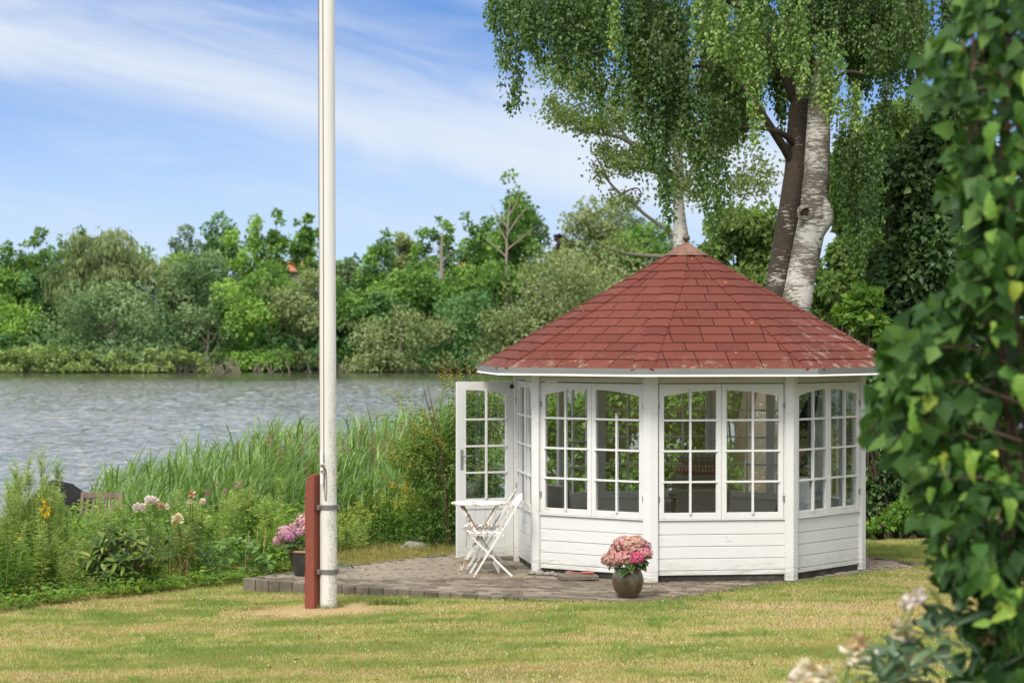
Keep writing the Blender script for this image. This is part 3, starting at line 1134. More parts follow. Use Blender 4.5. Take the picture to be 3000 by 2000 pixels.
# the rust red post, a bevelled beam with a rounded shoulder
prof = [(-0.052, -0.2), (0.058, -0.2), (0.058, 1.305), (0.040, 1.308), (0.012, 1.30), (-0.020, 1.265), (-0.040, 1.20), (-0.049, 1.10), (-0.052, 0.78), (-0.044, 0.75), (-0.044, 0.36), (-0.052, 0.33)]
M = Matrix.Translation((fx - 0.170, fy - 0.012, fz)) @ Matrix.Rotation(math.radians(-27), 4, 'Z')
g = G()
g.prism(prof, 'y', -0.045, 0.075, M)
g.obj('support_post', post_mat(), flag, bevel=0.008)
for z in (0.985, 0.355):
    b = G()
    ring = []
    for i in range(19):
        t = math.radians(-200 + 220 * i / 18)
        ring.append((math.cos(t), math.sin(t)))
    r0, r1 = 0.0848, 0.0915
    P = [(fx - .0030 * z + c * r0, fy + s * r0) for c, s in ring] + [(fx - .0030 * z + c * r1, fy + s * r1) for c, s in ring[::-1]]
    b.prism(P, 'z', fz + z - 0.022, fz + z + 0.022)
    b.box(fx - 0.112, fx - 0.062, fy - 0.060, fy - 0.053, fz + z - 0.024, fz + z + 0.024)
    b.box(fx + 0.083, fx + 0.103, fy - 0.012, fy + 0.012, fz + z - 0.024, fz + z + 0.024)
    br = b.obj('pole_bracket', M_DARKSTEEL, flag)
    g = G()
    g.lathe([(0.0, 0.012), (0.010, 0.012), (0.010, 0.0), (0.016, 0.0), (0.016, -0.003)], 8, Matrix.Translation((fx - 0.085, fy - 0.061, fz + z)) @ Matrix.Rotation(PI / 2, 4, 'X'))
    g.obj('bolt', simple('rusty_bolt', (0.16, 0.07, 0.035), 0.7), br)
ang0 = math.radians(-118)
cdir = Vector((math.cos(ang0), math.sin(ang0), 0))
ct = Vector((-cdir.y, cdir.x, 0))
cpos = Vector((fx, fy, fz + 1.37)) + cdir * 0.0865
Mc = Matrix(((ct.x, cdir.x, 0, cpos.x), (ct.y, cdir.y, 0, cpos.y), (0, 0, 1, cpos.z), (0, 0, 0, 1)))
g = G()
g.prism([(-0.012, -0.15), (0.003, -0.17), (0.010, -0.15), (0.013, -0.05), (0.013, 0.05), (0.008, 0.16), (-0.004, 0.17), (-0.010, 0.15)], 'y', 0.028, 0.046, Mc)
g.box(-0.012, 0.012, 0.0, 0.028, -0.05, -0.02, Mc)
g.box(-0.012, 0.012, 0.0, 0.028, 0.02, 0.05, Mc)
g.obj('cleat', M_LIP, flag, bevel=0.003)
rope_m = simple('grey_brown_rope', (0.20, 0.155, 0.11), 0.9, var=0.3, vscale=60)
g = G()
q = lambda a, z, r=0.090: (fx + math.cos(math.radians(a)) * r - .0030 * z, fy + math.sin(math.radians(a)) * r, fz + z)
g.tube([q(-116, z, max(0.066, 0.0880 - 0.0014 * z)) for z in np.linspace(1.42, 10.3, 40)], 0.0042, 6)
g.tube([(fx - .0030 * z - 0.0850 + 0.0014 * z - 0.004 * math.sin((z - 1.4) / 9 * PI), fy - 0.015, fz + z) for z in np.linspace(1.38, 10.3, 30)], 0.004, 6)
for t in range(4):
    g.tube([q(-116 + 8 * math.sin(a) + t, 1.38 + 0.032 * math.cos(a) - .006 * t, 0.118 + .004 * t + 0.012 * math.cos(2 * a)) for a in np.linspace(0, 6.0, 14)], 0.0048, 6)
g.tube([q(-104 + 7 * math.sin(a), 1.21 + 0.16 * math.cos(a), 0.090) for a in np.linspace(0.1, 6.2, 22)], 0.0035, 6)
g.obj('halyard', rope_m, flag, smooth=True)

# ================================================================== bistro table and folding chairs
tx, ty = -0.352, 26.28
tab = thing('bistro_table', (tx, ty, 0), 'small round white metal folding table with rusty legs on the terrace', 'table')
g = G()
Mtb = Matrix.Translation((tx, ty, 0))
g.lathe([(0.0, 0.742), (0.296, 0.742), (0.300, 0.738), (0.304, 0.740), (0.308, 0.752), (0.304, 0.760), (0.296, 0.757), (0.0, 0.757)], 40, Mtb)
g.obj('table_top', M_RUSTY, tab, smooth=True)


def rust_heavy():
    m, w = mat('heavily_rusted_white_bar')
    g = w.n('ShaderNodeNewGeometry').outputs['Position']
    n = w.noise(w.n('ShaderNodeMapping', {0: g, 3: (20, 20, 9)}).outputs[0], 1.0, 6.0, 0.72)
    n2 = w.noise(g, 60.0, 3.0)
    c = w.mix(w.smooth(n, 0.47, 0.56), (0.72, 0.70, 0.64), w.mix(n2, (0.17, 0.07, 0.025), (0.34, 0.17, 0.07)))
    return finish(m, w, principled(w, c, 0.7, bump=n2, bstr=0.3, bdist=0.002))


M_RUSTH = rust_heavy()


def bar(g, a, b, w=0.022, t=0.007, side=Vector((0, 1, 0))):
    a, b = Vector(a), Vector(b)
    d = (b - a).normalized()
    wv = side.cross(d).normalized()
    V = []
    for p in (a, b):
        for i, j in ((-1, -1), (1, -1), (1, 1), (-1, 1)):
            V.append(p + wv * (i * w / 2) + side * (j * t / 2))
    g.add(V, [(0, 1, 2, 3), (7, 6, 5, 4), (0, 4, 5, 1), (1, 5, 6, 2), (2, 6, 7, 3), (3, 7, 4, 0)])


for s, x0, x1 in ((-0.19, -0.20, 0.225), (-0.205, 0.20, -0.225), (0.19, -0.20, 0.225), (0.205, 0.20, -0.225)):
    g = G()
    bar(g, (tx + x0, ty + s, 0.740), (tx + x1, ty + s, 0.004), 0.024, 0.009)
    g.obj('leg', M_RUSTH, tab)
for x0, z0 in ((-0.20, .735), (0.20, .735), (-0.17, .10), (0.17, .10)):
    g = G()
    g.tube([(tx + x0, ty - 0.21, z0), (tx + x0, ty + 0.21, z0)], 0.0065, 6)
    g.obj('stretcher', M_RUSTH, tab)


def chair(x, y, rz, label):
    """folding metal chair, built facing -x"""
    c = thing('folding_chair', (x, y, 0), label, 'chair', 'white folding chairs by the small table', rz)
    hw = 0.19
    for s in (-hw, hw):
        g = G()
        bar(g, (0.335, s, 0.80), (-0.16, s, 0.004))
        g.obj('back_leg', M_RUSTY, c, local=True)
        g = G()
        bar(g, (-0.20, s * 0.93, 0.445), (0.255, s * 0.93, 0.004))
        g.obj('front_leg', M_RUSTY, c, local=True)
    for s in (-hw * .96, hw * .96):
        g = G()
        bar(g, (-0.205, s, 0.452), (0.165, s, 0.440), 0.018, 0.007)
        g.obj('seat_rail', M_RUSTY, c, local=True)
    for i in range(5):
        x0 = -0.20 + i * 0.071
        g = G()
        g.box(x0, x0 + 0.054, -hw - .005, hw + .005, 0.4580 - .002 * i, 0.4680 - .002 * i)
        g.obj('seat_slat', M_RUSTY, c, bevel=0.003, local=True)
    d = Vector((0.495, 0, 0.796)).normalized()
    bk = Vector((0.335, 0, 0.80))
    Mb = Matrix(((0, -d.z, d.x, bk.x), (1, 0, 0, bk.y), (0, d.x, d.z, bk.z), (0, 0, 0, 1)))
    g = G()
    top = [(-0.20, -0.075), (0.20, -0.075), (0.205, 0.03), (0.16, 0.062), (0.10, 0.058), (0.05, 0.085), (-0.05, 0.085), (-0.10, 0.058), (-0.16, 0.062), (-0.205, 0.03)]
    g.prism(top, 'y', -0.006, 0.006, Mb)
    g.obj('back_plate', M_RUSTY, c, bevel=0.003, local=True)
    for z in (0.12, 0.17):
        g = G()
        g.tube([(0.255 - z * 1.03, -hw * .93, z), (0.255 - z * 1.03, hw * .93, z)], 0.005, 6)
        g.obj('stretcher', M_RUSTY, c, local=True)
    return c


chair(-0.272, 25.97, math.radians(7), 'white folding slat chair nearer the camera, tucked under the round table')
chair(-0.325, 26.85, math.radians(-4), 'white folding slat chair farther back, between the round table and open door')

# ================================================================== pots and hydrangeas
def glaze(name, c1, c2, rough=0.25):
    m, w = mat(name)
    g = w.n('ShaderNodeNewGeometry').outputs['Position']
    n = w.noise(w.n('ShaderNodeMapping', {0: g, 3: (9, 9, 4)}).outputs[0], 1.0, 6.0, 0.7, 0.6)
    f = w.noise(g, 120.0, 2.0)
    c = w.mix(w.smooth(n, 0.35, 0.7), c1, c2)
    c = w.mix(w.math('MULTIPLY', w.smooth(f, 0.62, 0.7), 0.35), c, (0.30, 0.27, 0.2))
    return finish(m, w, principled(w, c, rough, bump=n, bstr=0.15, bdist=0.004))


M_SOIL = simple('potting_soil', (0.03, 0.02, 0.012), 0.95, vscale=40)


def leaf_solid(name, L=0.1, W=0.06, cup=0.12, droop=0.25, kind='oval', thick=0.0012):
    """one modelled leaf: base at the origin, growing along +y, upper side +z"""
    if kind == 'oval':
        ts = [0, .12, .3, .5, .7, .87, 1.0]
        ws = [.06, .62, .95, 1.0, .82, .45, .03]
    elif kind == 'strap':
        ts = [0, .15, .4, .65, .85, 1.0]
        ws = [.25, .7, 1.0, .9, .55, .04]
    else:                                         # broad wavy vine leaf with shallow lobes
        ts = list(np.linspace(-.06, 1.0, 15))
        ws = [max(.02, (math.sin(PI * min(1, max(.02, (t + .08) / 1.08)) ** .72)) ** .75 * (1 + .13 * math.sin(t * 17 + 1)) * (1 - .25 * t)) * 1.12 for t in ts]
        ws[0] = .25
    V, Fs = [], []
    for i, (t, w) in enumerate(zip(ts, ws)):
        y = t * L
        z = -droop * L * max(t, 0) ** 2 + 0.01 * L * math.sin(i * 2.1)
        for q in (-1, -.5, 0, .5, 1):
            rip = (0.15 if kind == 'lobed' else 0.05) * W * math.sin(i * 2.4 + q * 3)
            V.append((q * w * W / 2, y - (0.06 * L * abs(q) if kind == 'lobed' else 0), z + cup * W * abs(q) ** 1.5 * w + (rip if abs(q) == 1 else 0)))
    n = len(ts)
    for i in range(n - 1):
        for j in range(4):
            a = i * 5 + j
            Fs.append((a, a + 1, a + 6, a + 5))
    me = bpy.data.meshes.new(name)
    me.from_pydata(V, [], Fs)
    me.polygons.foreach_set('use_smooth', np.ones(len(me.polygons), bool))
    me.update()
    return me


def leaf_matrix(p, axis, up, s=1.0, roll=0.0):
    a = Vector(axis).normalized()
    u = Vector(up)
    x = a.cross(u)
    if x.length < 1e-3:
        x = a.cross(Vector((0.3, 0.8, 0.5)))
    x.normalize()
    z = x.cross(a)
    M = Matrix(((x.x, a.x, z.x, p[0]), (x.y, a.y, z.y, p[1]), (x.z, a.z, z.z, p[2]), (0, 0, 0, 1)))
    return M @ Matrix.Rotation(roll, 4, 'Y') @ Matrix.Scale(s, 4)


def put_leaf(me, M, parent, name='leaf'):
    o = bpy.data.objects.new(name, me)
    COL.objects.link(o)
    o.parent = parent
    if parent.type == 'EMPTY':
        o.matrix_parent_inverse = Matrix.Translation(-parent.location)
    o.matrix_basis = M
    return o


def petal_mat(name, stops, trans=0.25):
    m, w = mat(name)
    t = w.n('ShaderNodeAttribute', attribute_name='tint').outputs['Fac']
    c = w.ramp(t, stops)
    pb = principled(w, c, 0.6, spec=0.2)
    tr = w.n('ShaderNodeBsdfTranslucent', {0: c}).outputs[0]
    return finish(m, w, w.n('ShaderNodeMixShader', {0: trans, 1: pb, 2: tr}).outputs[0])


M_HYD_PINK = petal_mat('faded_pink_petals', [(0.0, (0.32, 0.15, 0.13)), (0.3, (0.56, 0.36, 0.27)), (0.55, (0.60, 0.30, 0.30)), (0.8, (0.56, 0.17, 0.24)), (1.0, (0.60, 0.11, 0.22))])
M_HYD_LILAC = petal_mat('faded_lilac_petals', [(0.0, (0.33, 0.17, 0.16)), (0.3, (0.60, 0.42, 0.38)), (0.6, (0.55, 0.29, 0.37)), (1.0, (0.42, 0.16, 0.34))])
M_HYD_MAG = petal_mat('magenta_petals', [(0.0, (0.52, 0.08, 0.16)), (1.0, (0.68, 0.14, 0.27))])


def hyd_head(c, r, base, spread, n=85):
    """mophead: many four petalled florets over a ball"""
    lv = Leaves()
    k = np.arange(n)
    ph = np.arccos(1 - 1.72 * (k + .5) / n)
    th = k * 2.399963
    D = np.stack([np.sin(ph) * np.cos(th), np.sin(ph) * np.sin(th), np.cos(ph)], 1)
    D = nrm(D + RNG.normal(size=D.shape) * .10)
    P = np.array(c) + D * (r * RNG.uniform(.86, 1.06, n))[:, None] * np.array([1, 1, .85])
    up = np.tile(np.array([[0.2, 0.1, 0.97]]), (n, 1))
    a = nrm(np.cross(D, up + RNG.normal(size=D.shape) * .5))
    b = np.cross(D, a)
    tint = np.clip(base + RNG.normal(size=n) * spread, 0, 1)
    sz = r * RNG.uniform(.19, .27, n)
    for q in range(4):
        ax = (a if q % 2 == 0 else b) * (1 if q < 2 else -1)
        lv.add(P, nrm(ax + D * RNG.uniform(.0, .45, (n, 1))), D, sz, sz * 1.15, np.clip(tint + RNG.normal(size=n) * .06, 0, 1))
    return lv.mesh('flower_head', 0.08, 0.02, 0.6)


OLEAF = obj_leaf_mat('dark_hydrangea_leaf', [(0.0, (0.018, 0.040, 0.014)), (0.5, (0.035, 0.075, 0.022)), (0.9, (0.065, 0.11, 0.035)), (1.0, (0.14, 0.13, 0.04))])


def hydrangea(c, heads, lvr, label, rim_z, nleaf=34):
    h = thing('potted_hydrangea', (c[0], c[1], rim_z - .03), label, 'hydrangea', 'hydrangeas in pots')
    me = [leaf_solid('leaf', .12, .082, .10, .3) for _ in range(1)] + [leaf_solid('leaf', .10, .062, .14, .15)]
    for m_ in me:
        m_.materials.append(OLEAF)
    g = G()
    for (x, y, z, r, m_, base, sp) in heads:
        p = Vector((c[0] + x, c[1] + y, rim_z + z))
        b = Vector((c[0] + x * .25, c[1] + y * .25, rim_z - .03))
        g.tube([b, b.lerp(p, .5) + Vector((x * .15, y * .15, 0)), p], .005, 6)
        link('flower_head', hyd_head(p, r, base, sp), m_, h)
    g.obj('stem', M_STEM, h)
    for i in range(nleaf):
        t = RNG.uniform(0, 2 * PI)
        el = RNG.uniform(-.45, .5)
        rr = lvr * RNG.uniform(.45, .8)
        p = (c[0] + math.cos(t) * rr * .8, c[1] + math.sin(t) * rr * .8, rim_z + RNG.uniform(.01, .13))
        put_leaf(me[i % 2], leaf_matrix(p, (math.cos(t), math.sin(t), el - .15), (math.cos(t) * .3, math.sin(t) * .3 - .25, 1), RNG.uniform(.7, 1.15), RNG.uniform(-.4, .4)), h)
    return h


pcx, pcy = 1.138, 23.82
pot = thing('flower_pot', (pcx, pcy, 0), 'round brown glazed pot at the front edge of the terrace', 'pot', 'glazed flower pots')
g = G()
Mp = Matrix.Translation((pcx, pcy, 0))
g.lathe([(0.0, 0.0), (0.092, 0.0), (0.100, 0.012), (0.135, 0.07), (0.155, 0.135), (0.157, 0.17), (0.145, 0.225), (0.128, 0.258), (0.132, 0.275), (0.126, 0.278), (0.117, 0.262), (0.125, 0.235), (0.0, 0.235)], 36, Mp)
g.obj('body', glaze('brown_glaze', (0.065, 0.048, 0.028), (0.14, 0.105, 0.062), 0.22), pot, smooth=True)
G().lathe([(0.0, 0.243), (0.120, 0.240)], 20, Mp).obj('soil', M_SOIL, pot)
hydrangea((pcx, pcy), [(-.10, -.05, .120, .105, M_HYD_PINK, .42, .18), (-.185, -.02, .105, .078, M_HYD_PINK, .38, .2), (-.03, -.09, .125, .085, M_HYD_PINK, .5, .18),
                       (-.03, .02, .240, .108, M_HYD_PINK, .34, .18), (.085, .0, .265, .088, M_HYD_PINK, .28, .16), (.080, -.12, .125, .070, M_HYD_MAG, .5, .25),
                       (.160, -.04, .165, .078, M_HYD_PINK, .62, .22), (.172, .06, .230, .060, M_HYD_LILAC, .75, .15), (-.09, .10, .185, .09, M_HYD_PINK, .5, .2), (.05, -.02, .185, .085, M_HYD_PINK, .45, .2)],
          .24, 'faded pink hydrangea with one magenta head in the round brown pot', 0.262, 40)

qx, qy = -2.20, 25.95
pot2 = thing('flower_pot', (qx, qy, 0), 'dark grey pot with tan rim half hidden by the red post', 'pot', 'glazed flower pots')
Mp = Matrix.Translation((qx, qy, 0))
g = G()
g.lathe([(0.0, 0.0), (0.120, 0.0), (0.128, 0.01), (0.168, 0.14), (0.192, 0.245), (0.194, 0.256)], 36, Mp)
g.obj('body', glaze('dark_grey_glaze', (0.035, 0.035, 0.033), (0.075, 0.07, 0.06), 0.3), pot2, smooth=True)
g = G()
g.lathe([(0.190, 0.252), (0.203, 0.257), (0.207, 0.268), (0.200, 0.277), (0.180, 0.275), (0.176, 0.262), (0.172, 0.235), (0.0, 0.235)], 36, Mp)
g.obj('rim', glaze('tan_glaze', (0.30, 0.19, 0.09), (0.42, 0.29, 0.15), 0.3), pot2, smooth=True)
G().lathe([(0.0, 0.243), (0.171, 0.240)], 20, Mp).obj('soil', M_SOIL, pot2)
hydrangea((qx, qy), [(-.215, -.04, .19, .095, M_HYD_LILAC, .45, .18), (-.165, -.12, .155, .068, M_HYD_LILAC, .85, .12), (-.30, .0, .10, .062, M_HYD_LILAC, .35, .2),
                     (-.03, .04, .31, .092, M_HYD_LILAC, .25, .15), (.04, -.08, .24, .095, M_HYD_LILAC, .5, .15), (-.06, -.12, .20, .055, M_HYD_LILAC, .6, .15),
                     (.12, .06, .30, .085, M_HYD_LILAC, .35, .2), (.20, -.03, .17, .08, M_HYD_LILAC, .55, .2), (-.12, .14, .22, .085, M_HYD_LILAC, .4, .2)],
          .30, 'lilac pink hydrangea in the dark pot behind the red post', 0.27, 46)

# ================================================================== stone slab with hand fork, rubble, boulder
p = at(1692, 1692, 25.55)
slab = G()
Ms = Matrix.Translation((p.x, p.y - .02, 0.004)) @ Matrix.Rotation(math.radians(9), 4, 'Z')
slab.box(-0.20, 0.20, -0.15, 0.15, 0.0, 0.048, Ms)
slab.obj('paving_slab', M_KERB, bevel=0.006, label='loose grey concrete slab lying against the summer house wall', cat='slab')
fork = thing('hand_fork', (p.x + .02, p.y - .02, 0.052), 'small red hand cultivator lying on the loose grey slab', 'garden fork')
M_RED = simple('worn_red_paint', (0.34, 0.07, 0.045), 0.5)
g = G()
ax = p.x + .0
g.tube([(ax + .17, p.y - .05, 0.070), (ax + .14, p.y - .05, 0.073), (ax + .06, p.y - .05, .072), (ax + .03, p.y - .05, .070)], [.014, .017, .014, .009], 10)
g.obj('handle', M_RED, fork, smooth=True)
g = G()
g.tube([(ax + .04, p.y - .05, .070), (ax - .04, p.y - .05, .075)], .006, 8)
g.tube([(ax - .035, p.y - .085, .074), (ax - .035, p.y - .015, .074)], .006, 8)
g.obj('neck', M_RED, fork)
for s in (-.033, 0.0, .033):
    g = G()
    g.tube([(ax - .035, p.y - .05 + s, .074), (ax - .08, p.y - .05 + s, .088), (ax - .12, p.y - .05 + s, .082), (ax - .125, p.y - .05 + s, .055)], [.0055, .005, .0045, .003], 6)
    g.obj('tine', M_RED, fork)


def stone_mesh(name, c, r, seed, sub=2, flat=.6, rough=.22):
    bm = bmesh.new()
    bmesh.ops.create_icosphere(bm, subdivisions=sub, radius=1)
    rg = np.random.default_rng(seed)
    ofs = rg.uniform(0, 50, 3)
    for v in bm.verts:
        n = float(fbm(np.array([v.co.x * 1.1 + ofs[0] + v.co.z * .7]), np.array([v.co.y * 1.1 + ofs[1] + v.co.z * .5]), seed, 4, 1.3)[0])
        v.co = Vector((v.co.x * r[0], v.co.y * r[1], v.co.z * r[2])) * (1 + rough * n)
        v.co += Vector(c)
    me = bpy.data.meshes.new(name)
    bm.to_mesh(me)
    bm.free()
    me.polygons.foreach_set('use_smooth', np.ones(len(me.polygons), bool))
    return me


rb = [(x + RNG.uniform(-.03, .03), RNG.uniform(-.05, .03)) for x in np.linspace(0.06, 0.95, 12)]
M0, _ = facet_m(0)
for i, (s, dd_) in enumerate(rb[:7]):
    c = M0 @ Vector((s, dd_ - .09, 0.018))
    tag(link('rubble_stone', stone_mesh('rubble_stone', c, (RNG.uniform(.035, .06), .05, RNG.uniform(.018, .035)), 40 + i), M_ROCK),
        'broken pale stone in the rubble along the wall foot left of the slab', 'stone', 'rubble at the foot of the wall')
b = at(1215, 1597, 30.4)
link('boulder', stone_mesh('boulder', (b.x, b.y, gz(b.x, b.y) + .03), (.165, .14, .095), 7, 4, .6, .35), M_ROCK,
     label='half sunk grey boulder in the grass behind the terrace', cat='boulder')

# ================================================================== garden armchair and covered grill by the lake
M_TEAK = bark('weathered_teak', (0.10, 0.075, 0.055), (0.27, 0.22, 0.17))
bx, by = -5.42, 31.6
bz = gz(bx, by)
bench = thing('garden_armchair', (bx, by, bz), 'weathered grey wooden armchair with slatted back among the lakeside plants', 'armchair', rz=math.radians(-14))
SH = 0.02
topz = 0.52 - bz
g = G()
for s in (-.27, .27):
    g = G()
    bar(g, (s, .03, 0.0), (s * 1.0 + .03, .15, topz), .05, .045, Vector((1, 0, 0)))
    g.obj('back_leg', M_TEAK, bench, local=True)
    g = G()
    g.box(s - .025, s + .025, -.48, -.43, 0, topz - .32)
    g.obj('front_leg', M_TEAK, bench, local=True)
    g = G()
    g.box(s - .035, s + .035, -.50, .08, topz - .32, topz - .295)
    g.obj('armrest', M_TEAK, bench, local=True)
g = G()
g.box(-.245, .305, .125, .165, topz - .075, topz - .005)
g.obj('top_rail', M_TEAK, bench, local=True)
g = G()
g.box(-.27, .28, .06, .095, topz - .48, topz - .43)
g.obj('bottom_rail', M_TEAK, bench, local=True)
for i in range(6):
    s = -.20 + i * .088
    g = G()
    bar(g, (s, .075, topz - .44), (s + .028, .14, topz - .07), .042, .014, Vector((0, 1, 0)))
    g.obj('back_slat', M_TEAK, bench, local=True)
for i in range(5):
    g = G()
    g.box(-.27, .27, -.46 + i * .10, -.38 + i * .10, topz - .53, topz - .51)
    g.obj('seat_slat', M_TEAK, bench, local=True)
cx_, cy_ = -6.10, 33.0
cz_ = gz(cx_, cy_)
gr = thing('covered_grill', (cx_, cy_, cz_), 'barbecue under a black fabric cover behind the wooden armchair', 'grill')
ct_ = 0.60 - cz_
V, Fs = [], []
prof = [(.30, 0.10), (.34, .30), (.37, ct_ - .40), (.30, ct_ - .24), (.14, ct_ - .07), (.02, ct_)]
for i, (r, z) in enumerate(prof):
    for k in range(24):
        t = 2 * PI * k / 24
        rr = r * (1 + (.10 * math.cos(4 * t) * -1 + .05 * math.sin(9 * t + i)) * (1 - .1 * i))
        V.append((rr * 1.45 * math.cos(t) - .12 * (i / 5) ** 2, rr * math.sin(t), z + .02 * math.sin(5 * t) * (i < 5)))
for i in range(5):
    for k in range(24):
        Fs.append((i * 24 + k, i * 24 + (k + 1) % 24, i * 24 + 24 + (k + 1) % 24, i * 24 + 24 + k))
Fs.append(tuple(range(120, 144)))
g = G().add(V, Fs)
g.obj('cover', simple('black_tarpaulin', (0.012, 0.012, 0.013), 0.85, vscale=4, bstr=.4, spec=.2), gr, smooth=False, local=True)
g = G()
for s in (-.3, .3):
    for q in (-.2, .2):
        g.box(s - .02, s + .02, q - .02, q + .02, 0, .2)
g.obj('stand', M_BLACK, gr, local=True)

# ================================================================== inside the gazebo
M_WICK = None


def wicker_mat():
    m, w = mat('dark_grey_wicker')
    g = w.n('ShaderNodeNewGeometry').outputs['Position']
    n = w.noise(g, 40.0, 3.0)
    return finish(m, w, principled(w, w.mix(n, (0.06, 0.056, 0.053), (0.17, 0.16, 0.15)), 0.45, spec=0.4))


M_WICK = wicker_mat()


def weave(g, O, ux, uz, n, W, H, dx=0.030, dz=0.014):
    """woven strands: short bowed flat strips in staggered rows on a panel"""
    O, ux, uz, n = Vector(O), Vector(ux), Vector(uz), Vector(n)
    nr, nc = int(H / dz), int(W / dx)
    for r in range(nr):
        for c in range(nc + 1):
            x0 = c * dx - (dx / 2 if r % 2 else 0)
            x1 = min(x0 + dx, W)
            x0 = max(x0, 0)
            if x1 - x0 < .006:
                continue
            z0, z1 = r * dz + .0008, (r + 1) * dz - .0008
            xm = (x0 + x1) / 2
            P = [(x0, z0, .0), (xm, z0, .009), (x1, z0, .0), (x0, z1, .0), (xm, z1, .009), (x1, z1, .0)]
            g.add([O + ux * a + uz * b + n * c_ for a, b, c_ in P], [(0, 1, 4, 3), (1, 2, 5, 4)])


def wicker_chair(x, y, rz, label):
    """armchair built with its back towards -y"""
    c = thing('wicker_armchair', (x, y, 0.045), label, 'armchair', 'dark wicker armchairs inside the summer house', rz)
    X, Y, Z = Vector((1, 0, 0)), Vector((0, 1, 0)), Vector((0, 0, 1))
    up = Vector((0, -.13, 1)).normalized()
    g = G()
    g.add([(-.27, -.28, .1), (.27, -.28, .1), (.29, -.38, .87), (-.29, -.38, .87), (-.27, -.22, .1), (.27, -.22, .1), (.29, -.33, .88), (-.29, -.33, .88)],
          [(0, 1, 2, 3), (7, 6, 5, 4), (0, 4, 5, 1), (1, 5, 6, 2), (2, 6, 7, 3), (3, 7, 4, 0)])
    b = g.obj('backrest', M_WICK, c, local=True)
    g = G()
    weave(g, (-.275, -.2845, .12), X, up, (0, -1, 0), .55, .75)
    weave(g, (-.275, -.225, .40), X, up, (0, 1, 0), .55, .46)
    g.obj('woven_strands', M_WICK, b, local=True, kind='stuff')
    for s in (-1, 1):
        g = G()
        g.box(s * .30 - .045, s * .30 + .045, -.27, .27, .06, .60)
        a = g.obj('arm', M_WICK, c, bevel=.012, local=True)
        g = G()
        weave(g, (s * .35 - .002 * s, -.26, .08), Y, Z, (s, 0, 0), .52, .51)
        weave(g, (s * .25 + .0, -.26, .38), Y, Z, (-s, 0, 0), .52, .21)
        weave(g, (s * .30 - .042, .2705, .08), X, Z, (0, 1, 0), .085, .51)
        g.obj('woven_strands', M_WICK, a, local=True, kind='stuff')
    g = G()
    g.box(-.255, .255, -.24, .27, .28, .37)
    g.obj('seat', M_WICK, c, bevel=.01, local=True)
    for sx in (-.25, .25):
        for sy in (-.24, .24):
            G().box(sx - .02, sx + .02, sy - .02, sy + .02, 0, .12).obj('leg', M_BLACK, c, local=True)
    return c


wicker_chair(2.02, 26.30, math.radians(4), 'dark wicker armchair with its back against the front window')
wicker_chair(0.78, 26.85, math.radians(-68), 'dark wicker armchair by the window nearest the open door')
wicker_chair(2.12, 28.02, math.radians(172), 'dark wicker armchair at the back under the cushion pile')


def cushion(name, loc, size, m, label, rz=0, tilt=0, cat='cushion', group=None):
    bm = bmesh.new()
    n = 9
    vs = []
    for side in (1, -1):
        for i in range(n):
            for j in range(n):
                a, b = i / (n - 1) * 2 - 1, j / (n - 1) * 2 - 1
                h = (1 - a ** 4) ** .6 * (1 - b ** 4) ** .6
                sh = 1 - .07 * (abs(a) * abs(b)) ** 2
                wob = .05 * math.sin(a * 4 + loc[0] * 9) * math.cos(b * 3 + loc[1] * 7)
                vs.append((a * size[0] / 2 * sh, b * size[1] / 2 * sh, side * (.08 + .92 * h + wob * h) * size[2] / 2))
    me = bpy.data.meshes.new(name)
    f = []
    for s in range(2):
        for i in range(n - 1):
            for j in range(n - 1):
                o = s * n * n + i * n + j
                q = (o, o + n, o + n + 1, o + 1)
                f.append(q if s == 0 else q[::-1])
    for i in range(n - 1):
        for q, st in (((0, 1), n), ((n * (n - 1), 1), 1)):
            pass
    edge = [i * n for i in range(n)] + [(n - 1) * n + j for j in range(1, n)] + [i * n + n - 1 for i in range(n - 2, -1, -1)] + [j for j in range(n - 2, 0, -1)]
    for i in range(len(edge)):
        a, b = edge[i], edge[(i + 1) % len(edge)]
        f.append((a, b, b + n * n, a + n * n))
    me.from_pydata(vs, [], f)
    me.polygons.foreach_set('use_smooth', np.ones(len(me.polygons), bool))
    me.update()
    bm.free()
    o = link(name, me, m, label=label, cat=cat, group=group)
    o.location = loc
    o.rotation_euler = (tilt, 0, rz)
    return o


def cloth_pattern(name, c1, c2, sc, check=True, c3=None):
    m, w = mat(name)
    g = w.n('ShaderNodeTexCoord').outputs['Object']
    x = w.n('ShaderNodeSeparateXYZ', {0: g}).outputs
    sx = w.math('GREATER_THAN', w.math('FRACT', w.math('MULTIPLY', x[0], sc)), 0.5)
    if check:
        sy = w.math('GREATER_THAN', w.math('FRACT', w.math('MULTIPLY', w.math('ADD', x[1], x[2]), sc)), 0.5)
        c = w.ramp(w.math('MULTIPLY', w.math('ADD', sx, sy), 0.5), [(0.0, c1), (0.4, c3 or c2), (0.75, c2)], 'CONSTANT')
    else:
        sx = w.math('GREATER_THAN', w.math('FRACT', w.math('MULTIPLY', x[0], sc)), 0.86)
        c = w.mix(sx, c1, c2)
    n = w.noise(g, 300.0, 2.0)
    return finish(m, w, principled(w, c, 0.9, bump=n, bstr=0.2, bdist=0.002, spec=0.1))


